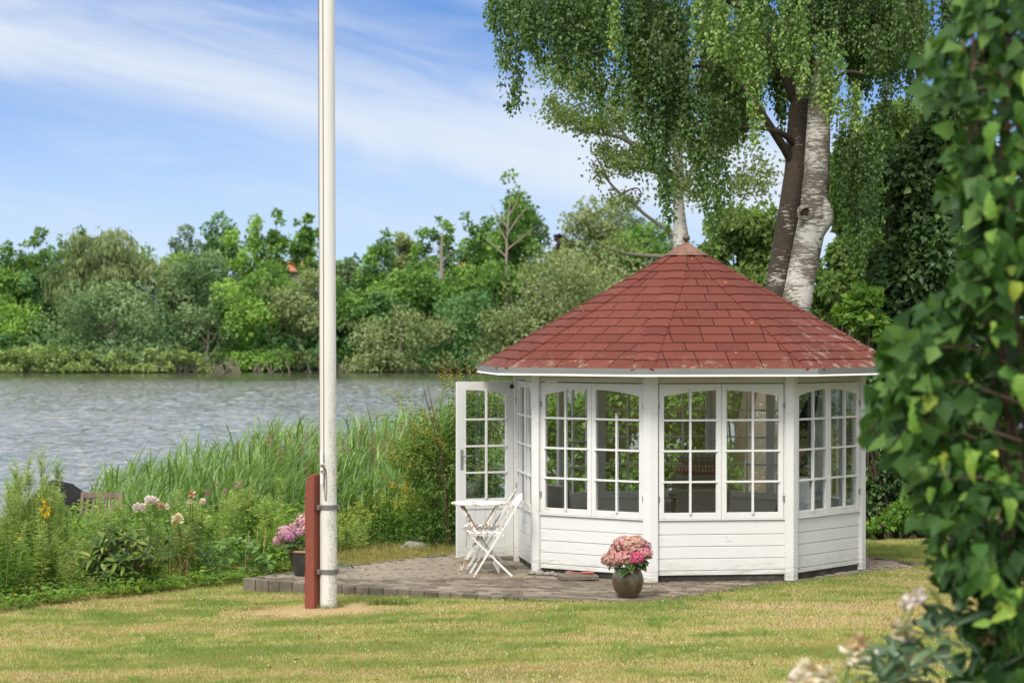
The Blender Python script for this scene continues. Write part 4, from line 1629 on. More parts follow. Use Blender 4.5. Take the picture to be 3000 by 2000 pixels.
M_CHECK = cloth_pattern('red_gingham', (0.62, 0.58, 0.54), (0.40, 0.045, 0.05), 26.0, True, (0.50, 0.25, 0.24))
M_GREYC = cloth_pattern('grey_striped_cloth', (0.25, 0.25, 0.24), (0.10, 0.10, 0.11), 14.0, False)
M_BEIGEC = cloth_pattern('beige_grey_cloth', (0.33, 0.31, 0.28), (0.25, 0.235, 0.21), 60.0, False)
M_WHITEC = simple('white_cushion_cloth', (0.72, 0.71, 0.69), 0.9, var=.05)
M_NAVY = simple('navy_cloth', (0.022, 0.035, 0.11), 0.85)
cu = 'cushions piled on the rear wicker armchair'
cushion('seat_cushion', (2.12, 28.0, 0.53), (.56, .5, .20), M_BEIGEC, 'thick beige grey cushion at the bottom of the pile', 0, 0, 'cushion', cu)
cushion('seat_cushion', (2.11, 27.98, 0.72), (.60, .5, .19), M_GREYC, 'grey striped cushion under the beige one in the pile', .08, 0, 'cushion', cu)
cushion('seat_cushion', (2.14, 27.97, 0.89), (.62, .5, .17), M_BEIGEC, 'beige grey cushion directly under the red checked one', -.06, 0, 'cushion', cu)
cushion('checked_cushion', (2.16, 27.96, 1.025), (.60, .5, .13), M_CHECK, 'red and white gingham cushion in the pile', .04, 0, 'cushion', cu)
cushion('seat_cushion', (2.19, 27.96, 1.14), (.58, .5, .13), M_GREYC, 'grey striped cushion on top of the gingham one', -.05, 0, 'cushion', cu)
# bench with pale cushion and navy seat pad on the right
bn = thing('indoor_bench', (3.18, 26.95, 0.045), 'low white bench inside the right hand windows', 'bench', rz=math.radians(60))
G().box(-.42, .42, -.22, .22, .40, .44).obj('seat', M_INNER, bn, local=True)
for sx in (-.38, .38):
    for sy in (-.18, .18):
        G().box(sx - .025, sx + .025, sy - .025, sy + .025, 0, .399).obj('leg', M_INNER, bn, local=True)
cushion('seat_cushion', (3.17, 26.93, 0.555), (.84, .44, .13), M_NAVY, 'navy blue seat pad on the indoor bench', math.radians(60), 0)
cushion('back_cushion', (3.14, 26.95, 0.81), (.44, .40, .15), M_WHITEC, 'plump white cushion propped upright on the navy pad', math.radians(25), math.radians(70))
# closed parasol leaning inside
pa, pb_ = Vector((2.72, 26.72, 0.05)), Vector((3.36, 26.66, 2.02))
par = thing('parasol', tuple(pa), 'closed black parasol leaning behind the right front windows', 'parasol')
g = G()
g.tube([pa, pb_], .019, 10)
g.obj('pole', simple('dark_wood_pole', (0.03, 0.024, 0.02), 0.5), par, smooth=True)
V, Fs = [], []
dv = (pb_ - pa).normalized()
u1 = dv.cross(Vector((0, 1, 0))).normalized()
u2 = dv.cross(u1)
rs = [(0.47, .075), (.52, .105), (.62, .10), (.75, .085), (.88, .06), (.985, .025)]
for t, r in rs:
    for k in range(24):
        a = 2 * PI * k / 24
        rr = r * (1 + .28 * math.cos(6 * a + t * 3) + (.15 * math.sin(3 * a) if t < .5 else 0))
        V.append(pa + (pb_ - pa) * (t + (.03 * math.sin(5 * a) if t < .5 else 0)) + u1 * rr * math.cos(a) + u2 * rr * math.sin(a))
for i in range(len(rs) - 1):
    for k in range(24):
        Fs.append((i * 24 + k, i * 24 + (k + 1) % 24, i * 24 + 24 + (k + 1) % 24, i * 24 + 24 + k))
G().add(V, Fs).obj('canopy', simple('black_parasol_cloth', (0.014, 0.014, 0.015), 0.9), par, smooth=True)
# ================================================================== leaf materials
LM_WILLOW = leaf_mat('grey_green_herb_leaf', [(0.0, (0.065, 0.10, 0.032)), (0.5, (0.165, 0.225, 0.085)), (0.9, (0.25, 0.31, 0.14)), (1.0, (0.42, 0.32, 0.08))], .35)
LM_GREEN = leaf_mat('mid_green_leaf', [(0.0, (0.025, 0.055, 0.012)), (0.5, (0.07, 0.13, 0.025)), (0.9, (0.13, 0.20, 0.04)), (1.0, (0.26, 0.25, 0.05))], .35)
LM_DARK = leaf_mat('dark_green_leaf', [(0.0, (0.012, 0.028, 0.009)), (0.5, (0.03, 0.062, 0.018)), (1.0, (0.06, 0.11, 0.03))], .25, .38, .5)
LM_REED = leaf_mat('reed_leaf', [(0.0, (0.045, 0.082, 0.026)), (0.5, (0.100, 0.164, 0.052)), (0.85, (0.168, 0.235, 0.088)), (1.0, (0.33, 0.29, 0.14))], .35, .5, .3)
LM_PLUME = leaf_mat('reed_plume', [(0.0, (0.24, 0.17, 0.11)), (1.0, (0.42, 0.33, 0.22))], .3, .9, K=1.0)
LM_GRASS = leaf_mat('mown_grass', [(0.0, (0.64, 0.50, 0.32)), (0.33, (0.56, 0.49, 0.25)), (0.6, (0.43, 0.455, 0.17)), (1.0, (0.21, 0.31, 0.085))], .3, .7, .15, K=1.0)
LM_TALLG = leaf_mat('tall_grass', [(0.0, (0.42, 0.34, 0.15)), (0.4, (0.28, 0.27, 0.09)), (1.0, (0.10, 0.17, 0.035))], .3, .7, .15, K=1.0)
LM_SHRUB = leaf_mat('red_tipped_shrub_leaf', [(0.0, (0.022, 0.048, 0.013)), (0.45, (0.062, 0.115, 0.025)), (0.72, (0.13, 0.17, 0.04)), (0.88, (0.25, 0.19, 0.055)), (1.0, (0.22, 0.075, 0.04))], .35)
LM_GOLD = leaf_mat('lime_panicle', [(0.0, (0.13, 0.19, 0.04)), (0.6, (0.25, 0.28, 0.06)), (1.0, (0.36, 0.33, 0.07))], .35)
LM_YEL = leaf_mat('yellow_petal', [(0.0, (0.62, 0.40, 0.02)), (1.0, (0.75, 0.55, 0.03))], .2, K=1.0)
LM_PINKF = leaf_mat('pink_petal', [(0.0, (0.45, 0.12, 0.30)), (1.0, (0.60, 0.25, 0.45))], .2, K=1.0)
LM_WHITE = leaf_mat('white_petal', [(0.0, (0.70, 0.68, 0.60)), (1.0, (0.82, 0.81, 0.78))], .2, K=1.0)
LM_BROWN = leaf_mat('withered_leaf', [(0.0, (0.20, 0.11, 0.05)), (0.5, (0.36, 0.24, 0.11)), (1.0, (0.46, 0.33, 0.10))], .25, .85, K=1.0)

# ================================================================== lawn
BED = [(-7.5, 21.2), (-5.06, 24.05), (-4.54, 24.9), (-4.02, 25.5), (-3.30, 26.3), (-2.80, 26.75), (-2.2, 27.2)]


def bed_y(x):
    return np.interp(x, [p[0] for p in BED], [p[1] for p in BED])


def in_poly_np(x, y, poly):
    c = np.zeros(len(x), bool)
    n = len(poly)
    for i in range(n):
        x1, y1 = poly[i]
        x2, y2 = poly[(i + 1) % n]
        if y1 == y2:
            continue
        k = ((y1 > y) != (y2 > y)) & (x < (x2 - x1) * (y - y1) / (y2 - y1) + x1)
        c ^= k
    return c


def lawn_points(n, y0, y1, half=0.235, extra=0.6):
    y = RNG.uniform(y0, y1, n * 2)
    x = RNG.uniform(-1, 1, n * 2) * (half * y1 + extra)
    k = np.abs(x) < half * y + extra
    k &= ~in_poly_np(x, y, inset(TERR, -0.01))
    k &= ~((x < -2.2) & (y > bed_y(x)))
    return x[k][:n], y[k][:n]


bl = Blades()
x, y = lawn_points(470000, 16.9, 32.0, .235, 1.6)
k = ~((y > 29.5) & (x < 2.2)) & ~((y > 26.8) & (x < -0.5))
x, y = x[k], y[k]
pt = fbm(x, y * .8, 21, 4, 0.9)
pt2 = fbm(x * 1.0, y, 22, 3, 3.5)
stripe = fbm(x * .40 + .12 * y, y * 1.9, 27, 4, 1.0)
dirt = np.hypot((x + 1.86) * .75, y - 23.55) + 0.35 * fbm(x, y, 23, 4, 2.6)
near_t = np.exp(-np.abs(y - np.interp(x, [-.5, .66, 1.12, 2.02, 3.05, 4.05], [24.1, 23.45, 23.35, 24.2, 25.4, 26.5])) / .25) * (x > 1.5)
tint = 0.50 + .55 * pt + .50 * pt2 + .85 * stripe + .10 * np.sin((y + .18 * x) * 2 * PI / .95) + .35 * near_t + RNG.normal(size=len(x)) * .10
keep = RNG.uniform(size=len(x)) < .22 + .78 * sstep(dirt, .28, .7)
tint = np.where(dirt < .62, tint * .35, tint)
x, y, tint, pt = x[keep], y[keep], np.clip(tint[keep], 0, 1), pt[keep]
n = len(x)
tuft = sstep(fbm(x, y, 29, 2, 5.5), .28, .5)
tint = np.clip(tint + .30 * tuft, 0, 1)
H = RNG.uniform(.014, .036, n) * (1 + .35 * tint) * (1 + .75 * tuft)
P = np.stack([x, y, ground_z(x, y) - .004], 1)
a = RNG.uniform(0, 2 * PI, n)
lean = np.stack([np.cos(a), np.sin(a), np.zeros(n)], 1)
up = np.stack([RNG.normal(size=n) * .35, RNG.normal(size=n) * .35, np.ones(n)], 1)
bl.add(P, up, lean, H, RNG.uniform(.005, .009, n), RNG.uniform(.1, .6, n), tint)
link('lawn_grass', bl.mesh('lawn_grass', 1), LM_GRASS, kind='stuff', label='short mown grass, dry straw and green in patches', cat='grass')
# clover heads and daisies in the lawn
x, y = lawn_points(1300, 17.2, 27.5)
k = fbm(x, y, 31, 3, 1.1) > -0.08
x, y = x[k], y[k]
k = np.hypot((x + 1.86) * .8, y - 23.55) > .6
x, y = x[k], y[k]
lv = Leaves()
n = len(x)
z = ground_z(x, y) + RNG.uniform(.022, .038, n)
for q in range(5):
    A = rdir(n)
    A[:, 2] = np.abs(A[:, 2])
    lv.add(np.stack([x, y, z], 1), A, rdir(n), RNG.uniform(.006, .012, n), .008, RNG.uniform(0, 1, n))
link('clover_flowers', lv.mesh('clover_flowers'), LM_WHITE, kind='stuff', label='tiny white clover heads scattered over the lawn', cat='flowers')
x, y = lawn_points(110, 17.4, 27.0)
n = len(x)
lv = Leaves()
A = rdir(n)
A[:, 2] *= .2
lv.add(np.stack([x, y, ground_z(x, y) + .03], 1), A, np.tile([0, 0, 1.], (n, 1)) + .4 * rdir(n), RNG.uniform(.03, .06, n), RNG.uniform(.02, .035, n), RNG.uniform(0, .6, n))
link('fallen_leaves', lv.mesh('fallen_leaves'), LM_BROWN, kind='stuff', label='a few dry brown leaves fallen on the lawn', cat='leaves')
# longer, drier grass behind the terrace, at its edges and round the pole
tg = Blades()


def tall(x, y, h, w=.006, tn=.4, sp=.25, cv=(.3, 1.1)):
    n = len(x)
    a = RNG.uniform(0, 2 * PI, n)
    tg.add(np.stack([x, y, ground_z(x, y) - .01], 1), np.stack([RNG.normal(size=n) * sp, RNG.normal(size=n) * sp, np.ones(n)], 1),
           np.stack([np.cos(a), np.sin(a), np.zeros(n)], 1), h * RNG.uniform(.45, 1.1, n), w * RNG.uniform(.7, 1.3, n), RNG.uniform(cv[0], cv[1], n),
           np.clip(tn + RNG.normal(size=n) * .22, 0, 1))


x = RNG.uniform(-3.0, 0.6, 26000)
y = RNG.uniform(26.8, 32.2, 26000)
k = ~in_poly_np(x, y, inset(TERR, -.02)) & (y > bed_y(x))
gx, gy = x[k], y[k]
far = sstep(gy, 28.0, 31.0)
tall(gx, gy, .05 + .16 * far, .007, .35 + .25 * fbm(gx, gy, 5, 3, 1.2))
e = []
for a_, b_, l_ in per[:10]:                                     # along the kerb
    t = RNG.uniform(0, 1, int(90 * l_))
    q = np.outer(1 - t, np.array(a_)) + np.outer(t, np.array(b_))
    nrm2 = np.array([b_.y - a_.y, -(b_.x - a_.x)])
    nrm2 = nrm2 / np.linalg.norm(nrm2)
    e.append(q + nrm2 * np.abs(RNG.normal(size=(len(t), 1))) * .05)
e = np.concatenate(e)
tall(e[:, 0], e[:, 1], .07, .006, .5)
t = RNG.uniform(0, 2 * PI, 150)
tall(fx + .02 + np.cos(t) * RNG.uniform(.07, .16, 150), fy + np.sin(t) * RNG.uniform(.07, .16, 150), .12, .006, .6)
tall(RNG.normal(size=170) * .10 + fx + .62, RNG.normal(size=170) * .06 + fy + .05, .11, .007, .9, .2)
tall(RNG.normal(size=120) * .07 + fx + .48, RNG.normal(size=120) * .05 + fy + .10, .16, .006, .7, .3)
tall(RNG.normal(size=160) * .14 + fx - .75, RNG.normal(size=160) * .08 + fy + .08, .07, .006, .6, .4)
for cxx, cyy in ((-.06, 24.9), (.30, 24.6), (1.32, 24.2), (.85, 24.05), (-1.1, 25.2), (.55, 24.95)):
    t = 14
    tall(RNG.normal(size=t) * .03 + cxx, RNG.normal(size=t) * .02 + cyy, .08, .006, .7, .5)
tall(RNG.normal(size=70) * .05 - .16, RNG.normal(size=70) * .05 + 26.5, .10, .008, .95, .4)
link('tall_grass', tg.mesh('tall_grass', 3), LM_TALLG, kind='stuff', label='longer dry grass along the terrace and under the plants', cat='grass')
# dead leaves and needles swept on the paving
lv = Leaves()
n = 900
x = np.concatenate([RNG.uniform(1.2, 3.4, 420), RNG.uniform(-2.6, .3, 330), RNG.uniform(3.6, 4.9, 240)])
y = np.concatenate([RNG.uniform(23.5, 25.5, 420), RNG.uniform(25.2, 28.6, 330), RNG.uniform(26.6, 28.4, 240)])
k = in_poly_np(x, y, TERR) & ~in_poly_np(x, y, [tuple(vert(q, R8 + .02)[:2]) for q in range(8)])
x, y = x[k], y[k]
n = len(x)
A = rdir(n)
A[:, 2] *= .15
lv.add(np.stack([x, y, np.full(n, .006)], 1), A, np.tile([0, 0, 1.], (n, 1)) + .3 * rdir(n), RNG.uniform(.02, .055, n), RNG.uniform(.006, .02, n), RNG.uniform(0, 1, n))
link('leaf_litter', lv.mesh('leaf_litter'), LM_BROWN, kind='stuff', label='dry brown leaves and straw strewn on the paving', cat='leaves')

# ================================================================== herb clumps of the flower bed
def herb(label, u, top, Y, nst=5, spread=.14, leafL=.085, leafW=.019, m=None, name='willowherb', branch=True, cat='plant', dry=0.0, lean=.12, dens=1.0, group='tall herbs in the flower bed', tint=.70, grow=1.0):
    m = m or LM_WILLOW
    X = (u - U0) / F * Y
    zb = gz(X, Y)
    zt = CZ - (top - V0) / F * Y
    h = zt - zb
    pl = thing(name, (X, Y, zb), label, cat, group)
    st, lv, dl = G(), Leaves(), Leaves()
    nst = int(nst * 1.7)
    for i in range(nst):
        a = RNG.uniform(0, 2 * PI)
        r = spread * math.sqrt(RNG.uniform(0, 1))
        b = Vector((X + math.cos(a) * r, Y + math.sin(a) * r, zb))
        hh = h * (1.0 if i == 0 else RNG.uniform(.48, .92))
        tip = b + Vector((math.cos(a) * lean * hh * RNG.uniform(.2, 1) + .05 * RNG.normal(), math.sin(a) * lean * hh, hh))
        mid = b.lerp(tip, .5) + Vector((RNG.normal() * .02, RNG.normal() * .02, 0))
        st.tube([b, mid, tip], [.006, .005, .002], 5, cap=False)

        def leaves(p0, p1, n, s0, s1, t0=0.0):
            t = np.linspace(t0, 1, n) + RNG.normal(size=n) * .01
            p0, p1 = np.array(p0), np.array(p1)
            P = p0 + np.outer(t, p1 - p0)
            an = np.arange(n) * 2.4 + RNG.uniform(0, 6) + RNG.normal(size=n) * .3
            A = np.stack([np.cos(an), np.sin(an), RNG.uniform(.05, .8, n)], 1)
            s = (s0 + (s1 - s0) * t) * RNG.uniform(.75, 1.2, n)
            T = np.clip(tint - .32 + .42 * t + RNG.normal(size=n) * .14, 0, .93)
            y_ = RNG.uniform(size=n) < .03
            T = np.where(y_, 1.0, T)
            (lv if t0 >= 0 else dl).add(P, A, np.tile([0, 0, 1.], (n, 1)) + .35 * rdir(n), leafL * s, leafW * s, T)
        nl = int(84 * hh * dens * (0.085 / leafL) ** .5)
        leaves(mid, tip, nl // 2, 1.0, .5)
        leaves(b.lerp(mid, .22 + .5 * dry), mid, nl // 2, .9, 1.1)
        if branch:
            for q in range(int(10 * hh * dens)):
                t = RNG.uniform(.45, .95)
                p = b.lerp(tip, t)
                aa = RNG.uniform(0, 2 * PI)
                l = .26 * hh * (1.15 - t) + .05
                e_ = p + Vector((math.cos(aa) * l * .55, math.sin(aa) * l * .55, l))
                st.tube([p, e_], [.003, .0015], 4, cap=False)
                leaves(p, e_, int(110 * l * dens) + 4, .62, .34)
        if dry:
            n = int(26 * hh)
            t = RNG.uniform(.05, .3 + .3 * dry, n)
            P = np.array(b) + np.outer(t, np.array(mid - b) * 2)
            A = rdir(n) * [.7, .7, .3] + [0, 0, -1]
            dl.add(P, A, rdir(n), leafL * RNG.uniform(.5, .95, n), leafW * 1.3, RNG.uniform(0, 1, n))
    st.obj('stem', M_STEM, pl)
    link('foliage', lv.mesh('foliage', .2, .18), m, pl)
    if dl.count():
        link('withered_leaves', dl.mesh('withered_leaves'), LM_BROWN, pl)
    return pl


herb('tallest feathery herb clump at the left, standing up against the lake', 108, 1305, 26.4, 7, .17)
herb('feathery herb clump just left of the tallest one', 48, 1340, 26.1, 7, .20)
herb('feathery herb clump cut by the left edge of the photo', 4, 1362, 25.7, 7, .2)
herb('slightly lower feathery herb clump right of the tallest, by the black grill cover', 150, 1392, 26.9, 5, .08)
herb('low herb clump with long dark leaves in the front left corner of the bed', 20, 1520, 24.75, 9, .2, .13, .017, LM_GREEN, branch=False, name='herb_clump', tint=.45)
herb('herb with a straw coloured dead stem base in front of the feathery clumps', 92, 1500, 25.1, 4, .10, .10, .018, None, dry=.8)
herb('second herb with withered yellow lower leaves, beside the yellow flowers', 168, 1560, 25.3, 3, .06, .10, .02, None, dry=.6)
herb('herb clump in front of the wooden armchair', 212, 1552, 25.9, 6, .13)
herb('small grey green herb right of the wooden armchair', 292, 1440, 28.2, 3, .09)
herb('grey green herb between the armchair and pale peonies', 335, 1445, 28.4, 6, .16)
herb('upright herb growing through the peony, left of the cream flower', 440, 1470, 26.5, 4, .08, dry=.3)
herb('upright herb with yellowing stem base, right of the cream peony flower', 528, 1432, 26.55, 4, .08, dry=.9)
herb('herb clump behind the withered peony heads', 575, 1440, 27.4, 7, .18)
herb('dense grey green herb clump below the pink flowers', 650, 1425, 28.8, 10, .26, dens=1.2)
herb('grey green herb clump left of the red post in front of the reeds', 745, 1400, 29.2, 10, .24, dens=1.2)
herb('lime green leafy herb above the left hydrangea pot', 810, 1478, 27.8, 9, .22, .12, .028, LM_GREEN, branch=False, name='herb_clump', tint=.85)
herb('lime green herb between the reeds and red post', 855, 1450, 28.6, 9, .2, .11, .026, LM_GREEN, branch=False, name='herb_clump', tint=.75)
herb('herb clump directly right of the white flagpole, beside the leafy golden herbs', 1010, 1500, 30.2, 12, .30, dens=1.1)
herb('loose herb tuft in front of the reeds right of the flagpole', 1075, 1440, 31.8, 10, .3)


def dots(parent, name, m, pts, r, n=9, s=.018):
    lv = Leaves()
    for p in pts:
        P = np.array(p) + RNG.normal(size=(n, 3)) * r
        for q in range(4):
            lv.add(P, rdir(n), rdir(n), s, s * .8, RNG.uniform(0, 1, n))
    return link(name, lv.mesh(name), m, parent)


Y = 25.35
yl = herb('yellow flowered loosestrife among the tall herbs at the left', 130, 1478, Y, 4, .10, .09, .022, LM_GREEN, branch=False, name='yellow_loosestrife', tint=.75)
dots(yl, 'flower_cluster', LM_YEL, [at(u, v, Y - .1) for u, v in ((128, 1468), (132, 1480), (124, 1492), (142, 1490), (122, 1507), (141, 1503), (136, 1510))], .008, 6, .022)
pk = herb('pink flowered herb in front of the reeds, left of the red post', 690, 1405, 30.0, 5, .22, name='pink_willowherb')
dots(pk, 'flower_cluster', LM_PINKF, [at(u, v, 29.8) for u, v in ((704, 1412), (693, 1420), (700, 1425), (658, 1438), (635, 1418), (606, 1440), (608, 1446))], .007, 5, .024)

def shrub_cloud(lv, c, r, n, L, W, tn, sd, shell=.55, lump=9, up=.4, rg=RNG):
    """leaves spread through lumps inside an ellipsoid"""
    c, r = np.array(c, float), np.array(r, float)
    lc = rdir(lump, rg) * rg.uniform(.35, .8, (lump, 1))
    w = rg.uniform(.6, 1.3, lump)
    idx = rg.choice(lump, n, p=w / w.sum())
    lr = rg.uniform(.28, .46, lump)
    D = rdir(n, rg)
    q = lc[idx] + D * (lr[idx] * (1 - (1 - shell) * rg.uniform(0, 1, n) ** 2))[:, None]
    P = c + q * r
    A = nrm(D + rg.normal(size=(n, 3)) * .55 + np.array([0, 0, -.25]))
    Nn = nrm(D * .6 + np.array([0, -.15, up]) + rg.normal(size=(n, 3)) * .35)
    T = np.clip(tn + sd * rg.normal(size=n), 0, 1)
    s = rg.uniform(.7, 1.25, n)
    lv.add(P, A, Nn, L * s, W * s, T)
    return P


# ------------------------------------------------------------------ rhododendron, leaf by leaf
RL = obj_leaf_mat('rhododendron_leaf', [(0.0, (0.022, 0.045, 0.010)), (0.5, (0.055, 0.095, 0.018)), (0.85, (0.11, 0.155, 0.03)), (1.0, (0.19, 0.20, 0.04))], .25, .42, .35)


def leaf_set(L, W, kind, m, n=3, **kw):
    out = []
    for i in range(n):
        me = leaf_solid('leaf', L * (1 + .12 * (i - 1)), W * (1 + .1 * (1 - i)), .10 + .08 * i, .12 + .13 * i, kind)
        me.materials.append(m)
        out.append(me)
    return out


c = at(350, 1700, 26.0)
rz0 = gz(c.x, 26.0)
rh = thing('rhododendron', (c.x, 26.0, rz0), 'low rhododendron with whorls of glossy leaves in the middle of the bed', 'shrub')
rls = leaf_set(.140, .046, 'strap', RL)
tw = G()
cnt = 0
for i in range(36):
    q1, q2 = (i + .5) / 36, i * 2.399963
    u = 350 + 92 * math.sqrt(q1) * math.cos(q2)
    v = 1612 + 82 * math.sqrt(q1) * math.sin(q2)
    v += .25 * abs(u - 350) * (v < 1612)
    yy = 26.0 + RNG.uniform(-.32, .22) * (1 if v > 1560 else .4)
    p = at(u, v, yy)
    d = Vector((p.x - c.x, yy - 26.1, .35 + max(0, p.z - rz0 - .3))).normalized()
    tw.tube([Vector((c.x + (p.x - c.x) * .3, 26.0, rz0)), Vector((c.x + (p.x - c.x) * .7, 26.0 + (yy - 26) * .6, rz0 + (p.z - rz0) * .6)), p], [.008, .006, .004], 5, cap=False)
    nl = int(RNG.integers(7, 10))
    a1 = d.cross(Vector((.1, .9, .3))).normalized()
    a2 = d.cross(a1)
    for q in range(nl):
        t = 2 * PI * q / nl + RNG.uniform(-.25, .25)
        ax = (a1 * math.cos(t) + a2 * math.sin(t)) + d * RNG.uniform(.15, .8)
        put_leaf(rls[q % 3], leaf_matrix(p + d * RNG.uniform(-.02, .02), ax, d, RNG.uniform(.7, 1.15), RNG.uniform(-.3, .3)), rh)
tw.obj('branch', M_TWIG, rh)
lv = Leaves()
shrub_cloud(lv, (c.x, 26.08, rz0 + .33), (.36, .28, .36), 1500, .085, .030, .40, .18, lump=12)
link('inner_leaves', lv.mesh('inner_leaves', .15, .2), LM_GREEN, rh, kind='stuff')

# ------------------------------------------------------------------ peony
PL = obj_leaf_mat('peony_leaf', [(0.0, (0.015, 0.035, 0.012)), (0.5, (0.035, 0.07, 0.022)), (1.0, (0.07, 0.11, 0.035))], .25, .4)
PM_W = petal_mat('pale_pink_petal', [(0.0, (0.62, 0.44, 0.40)), (0.5, (0.76, 0.66, 0.62)), (1.0, (0.82, 0.78, 0.74))], .3)
PM_C = petal_mat('cream_petal', [(0.0, (0.55, 0.42, 0.22)), (0.5, (0.74, 0.66, 0.46)), (1.0, (0.82, 0.77, 0.62))], .3)
PM_B = petal_mat('withered_petal', [(0.0, (0.30, 0.17, 0.08)), (0.5, (0.52, 0.35, 0.18)), (1.0, (0.68, 0.54, 0.33))], .3)


def petal_head(c, r, n, flat=.7, size=.9, floppy=.0):
    lv = Leaves()
    k = np.arange(n)
    ph = np.arccos(1 - 1.35 * (k + .5) / n)
    th = k * 2.399963 + RNG.normal(size=n) * .2
    D = np.stack([np.sin(ph) * np.cos(th), np.sin(ph) * np.sin(th), np.cos(ph)], 1)
    P = np.array(c) + D * r * .35
    A = nrm(D + np.array([0, 0, .35 - floppy]) + RNG.normal(size=D.shape) * (.22 + floppy * .3))
    Nn = nrm(np.cross(np.cross(D, [0, 0, 1.]), D) + .3 * rdir(n))
    L = r * size * RNG.uniform(.6, 1.0, n)
    lv.add(P * [1, 1, 1], A, Nn, L, L * RNG.uniform(.7, 1.0, n), np.clip(RNG.uniform(.1, 1, n), 0, 1))
    return lv.mesh('flower_head', -.25, .12, .68)


c = at(490, 1690, 26.9)
pz = gz(c.x, 26.9)
pe = thing('peony', (c.x, 26.9, pz), 'peony bush with two pale pink, one cream and several withered flower heads', 'peony')
pls = leaf_set(.105, .034, 'strap', PL)
st = G()
for (u, v, r, m_, fl) in ((407, 1492, .066, PM_W, 0), (443, 1471, .068, PM_W, 0), (520, 1524, .064, PM_C, .2), (470, 1481, .042, PM_B, .8), (487, 1484, .038, PM_C, .8), (563, 1448, .042, PM_B, .7), (594, 1470, .034, PM_C, .5), (557, 1470, .03, PM_C, .6)):
    p = at(u, v, 26.15)
    st.tube([Vector((c.x + (p.x - c.x) * .4, 26.9, pz)), Vector((c.x + (p.x - c.x) * .8, 26.8, pz + (p.z - pz) * .6)), p], [.006, .005, .004], 5, cap=False)
    link('flower_head', petal_head(p, r, 46, .7, 1.15, fl), m_, pe)
st.obj('stem', M_STEM, pe)
for i in range(200):
    u, v = RNG.uniform(395, 618), RNG.uniform(1510, 1665)
    if v < 1500 + abs(u - 520) * .5:
        continue
    p = at(u, v, 26.9 + RNG.uniform(-.28, .25))
    a = RNG.uniform(0, 2 * PI)
    put_leaf(pls[i % 3], leaf_matrix(p, (math.cos(a), math.sin(a), RNG.uniform(-.5, .3)), (0, -.2, 1), RNG.uniform(.75, 1.3), RNG.uniform(-.5, .5)), pe)

# ------------------------------------------------------------------ green hydrangea bush without flowers
HL = obj_leaf_mat('bright_hydrangea_leaf', [(0.0, (0.035, 0.085, 0.014)), (0.5, (0.08, 0.16, 0.028)), (1.0, (0.14, 0.23, 0.05))], .3, .4)
hls = leaf_set(.105, .072, 'oval', HL)
c = at(715, 1700, 27.1)
hz = gz(c.x, 27.1)
hb = thing('hydrangea_bush', (c.x, 27.1, hz), 'leafy green hydrangea bush without flowers, left of the dark pot', 'shrub')
st = G()
for i in range(14):
    u = RNG.uniform(640, 790)
    p = at(u, RNG.uniform(1540, 1590), 27.1 + RNG.uniform(-.2, .2))
    st.tube([Vector((p.x * .7 + c.x * .3, p.y, hz)), p], [.005, .003], 5, cap=False)
st.obj('stem', M_DRY, hb)
for i in range(190):
    u, v = RNG.uniform(595, 800), RNG.uniform(1572, 1695)
    if v < 1565 + abs(u - 700) * .35:
        continue
    p = at(u, v, 27.1 + RNG.uniform(-.32, .25))
    a = RNG.uniform(0, 2 * PI)
    put_leaf(hls[i % 3], leaf_matrix(p, (math.cos(a), math.sin(a) - .3, RNG.uniform(-.5, .25)), (0, -.25, 1), RNG.uniform(.65, 1.2), RNG.uniform(-.4, .4)), hb)
# dark leaves right of the pole foot
IVL = obj_leaf_mat('blue_green_leaf', [(0.0, (0.025, 0.055, 0.03)), (1.0, (0.07, 0.12, 0.07))], .2, .35)
il = leaf_set(.09, .035, 'strap', IVL)
c = at(995, 1650, 26.8)
iz = gz(c.x, 26.8)
ib = thing('leafy_tuft', (c.x, 26.8, iz), 'small blue green leafy tuft just right of the flagpole behind the terrace', 'plant')
G().tube([(c.x, 26.8, iz), (c.x + .01, 26.8, iz + .16)], [.006, .003], 5).obj('stem', M_STEM, ib)
for i in range(34):
    p = (c.x + RNG.normal() * .07, 26.8 + RNG.normal() * .05, iz + RNG.uniform(.02, .20))
    a = RNG.uniform(0, 2 * PI)
    put_leaf(il[i % 3], leaf_matrix(p, (math.cos(a), math.sin(a), RNG.uniform(-.6, .2)), (0, 0, 1), RNG.uniform(.7, 1.1), 0), ib)

# ------------------------------------------------------------------ undergrowth filling the bed
def scatter_leaves(n, us, vs, Ys, leafL, leafW, tn, down=.2):
    pass


lv = Leaves()
n = 40000
x = RNG.uniform(-8.5, -2.3, n)
y = RNG.uniform(23.8, 31.5, n)
k = (y > bed_y(x) + .02) & ~in_poly_np(x, y, inset(TERR, -.02))
x, y = x[k], y[k]
n = len(x)
back_ = np.clip((y - bed_y(x)) / 2.2, 0, 1)
hmax = (.14 + .58 * back_ ** .7) * (0.75 + .4 * fbm(x, y, 61, 3, 1.5))
z = ground_z(x, y) + hmax * RNG.uniform(0, 1, n) ** .6
a = RNG.uniform(0, 2 * PI, n)
kk = fbm(x, y, 62, 3, 1.3)
L = np.where(kk > .1, .075, .05) * RNG.uniform(.6, 1.3, n)
lv.add(np.stack([x, y, z], 1), np.stack([np.cos(a), np.sin(a), RNG.uniform(-.3, .6, n)], 1), np.tile([0, -.2, 1.], (n, 1)) + .5 * rdir(n), L, L * RNG.uniform(.3, .55, n),
       np.clip(.50 + .5 * kk + RNG.normal(size=n) * .17, 0, 1))
link('undergrowth', lv.mesh('undergrowth'), LM_GREEN, kind='stuff', label='low mixed leaves filling the flower bed', cat='undergrowth')
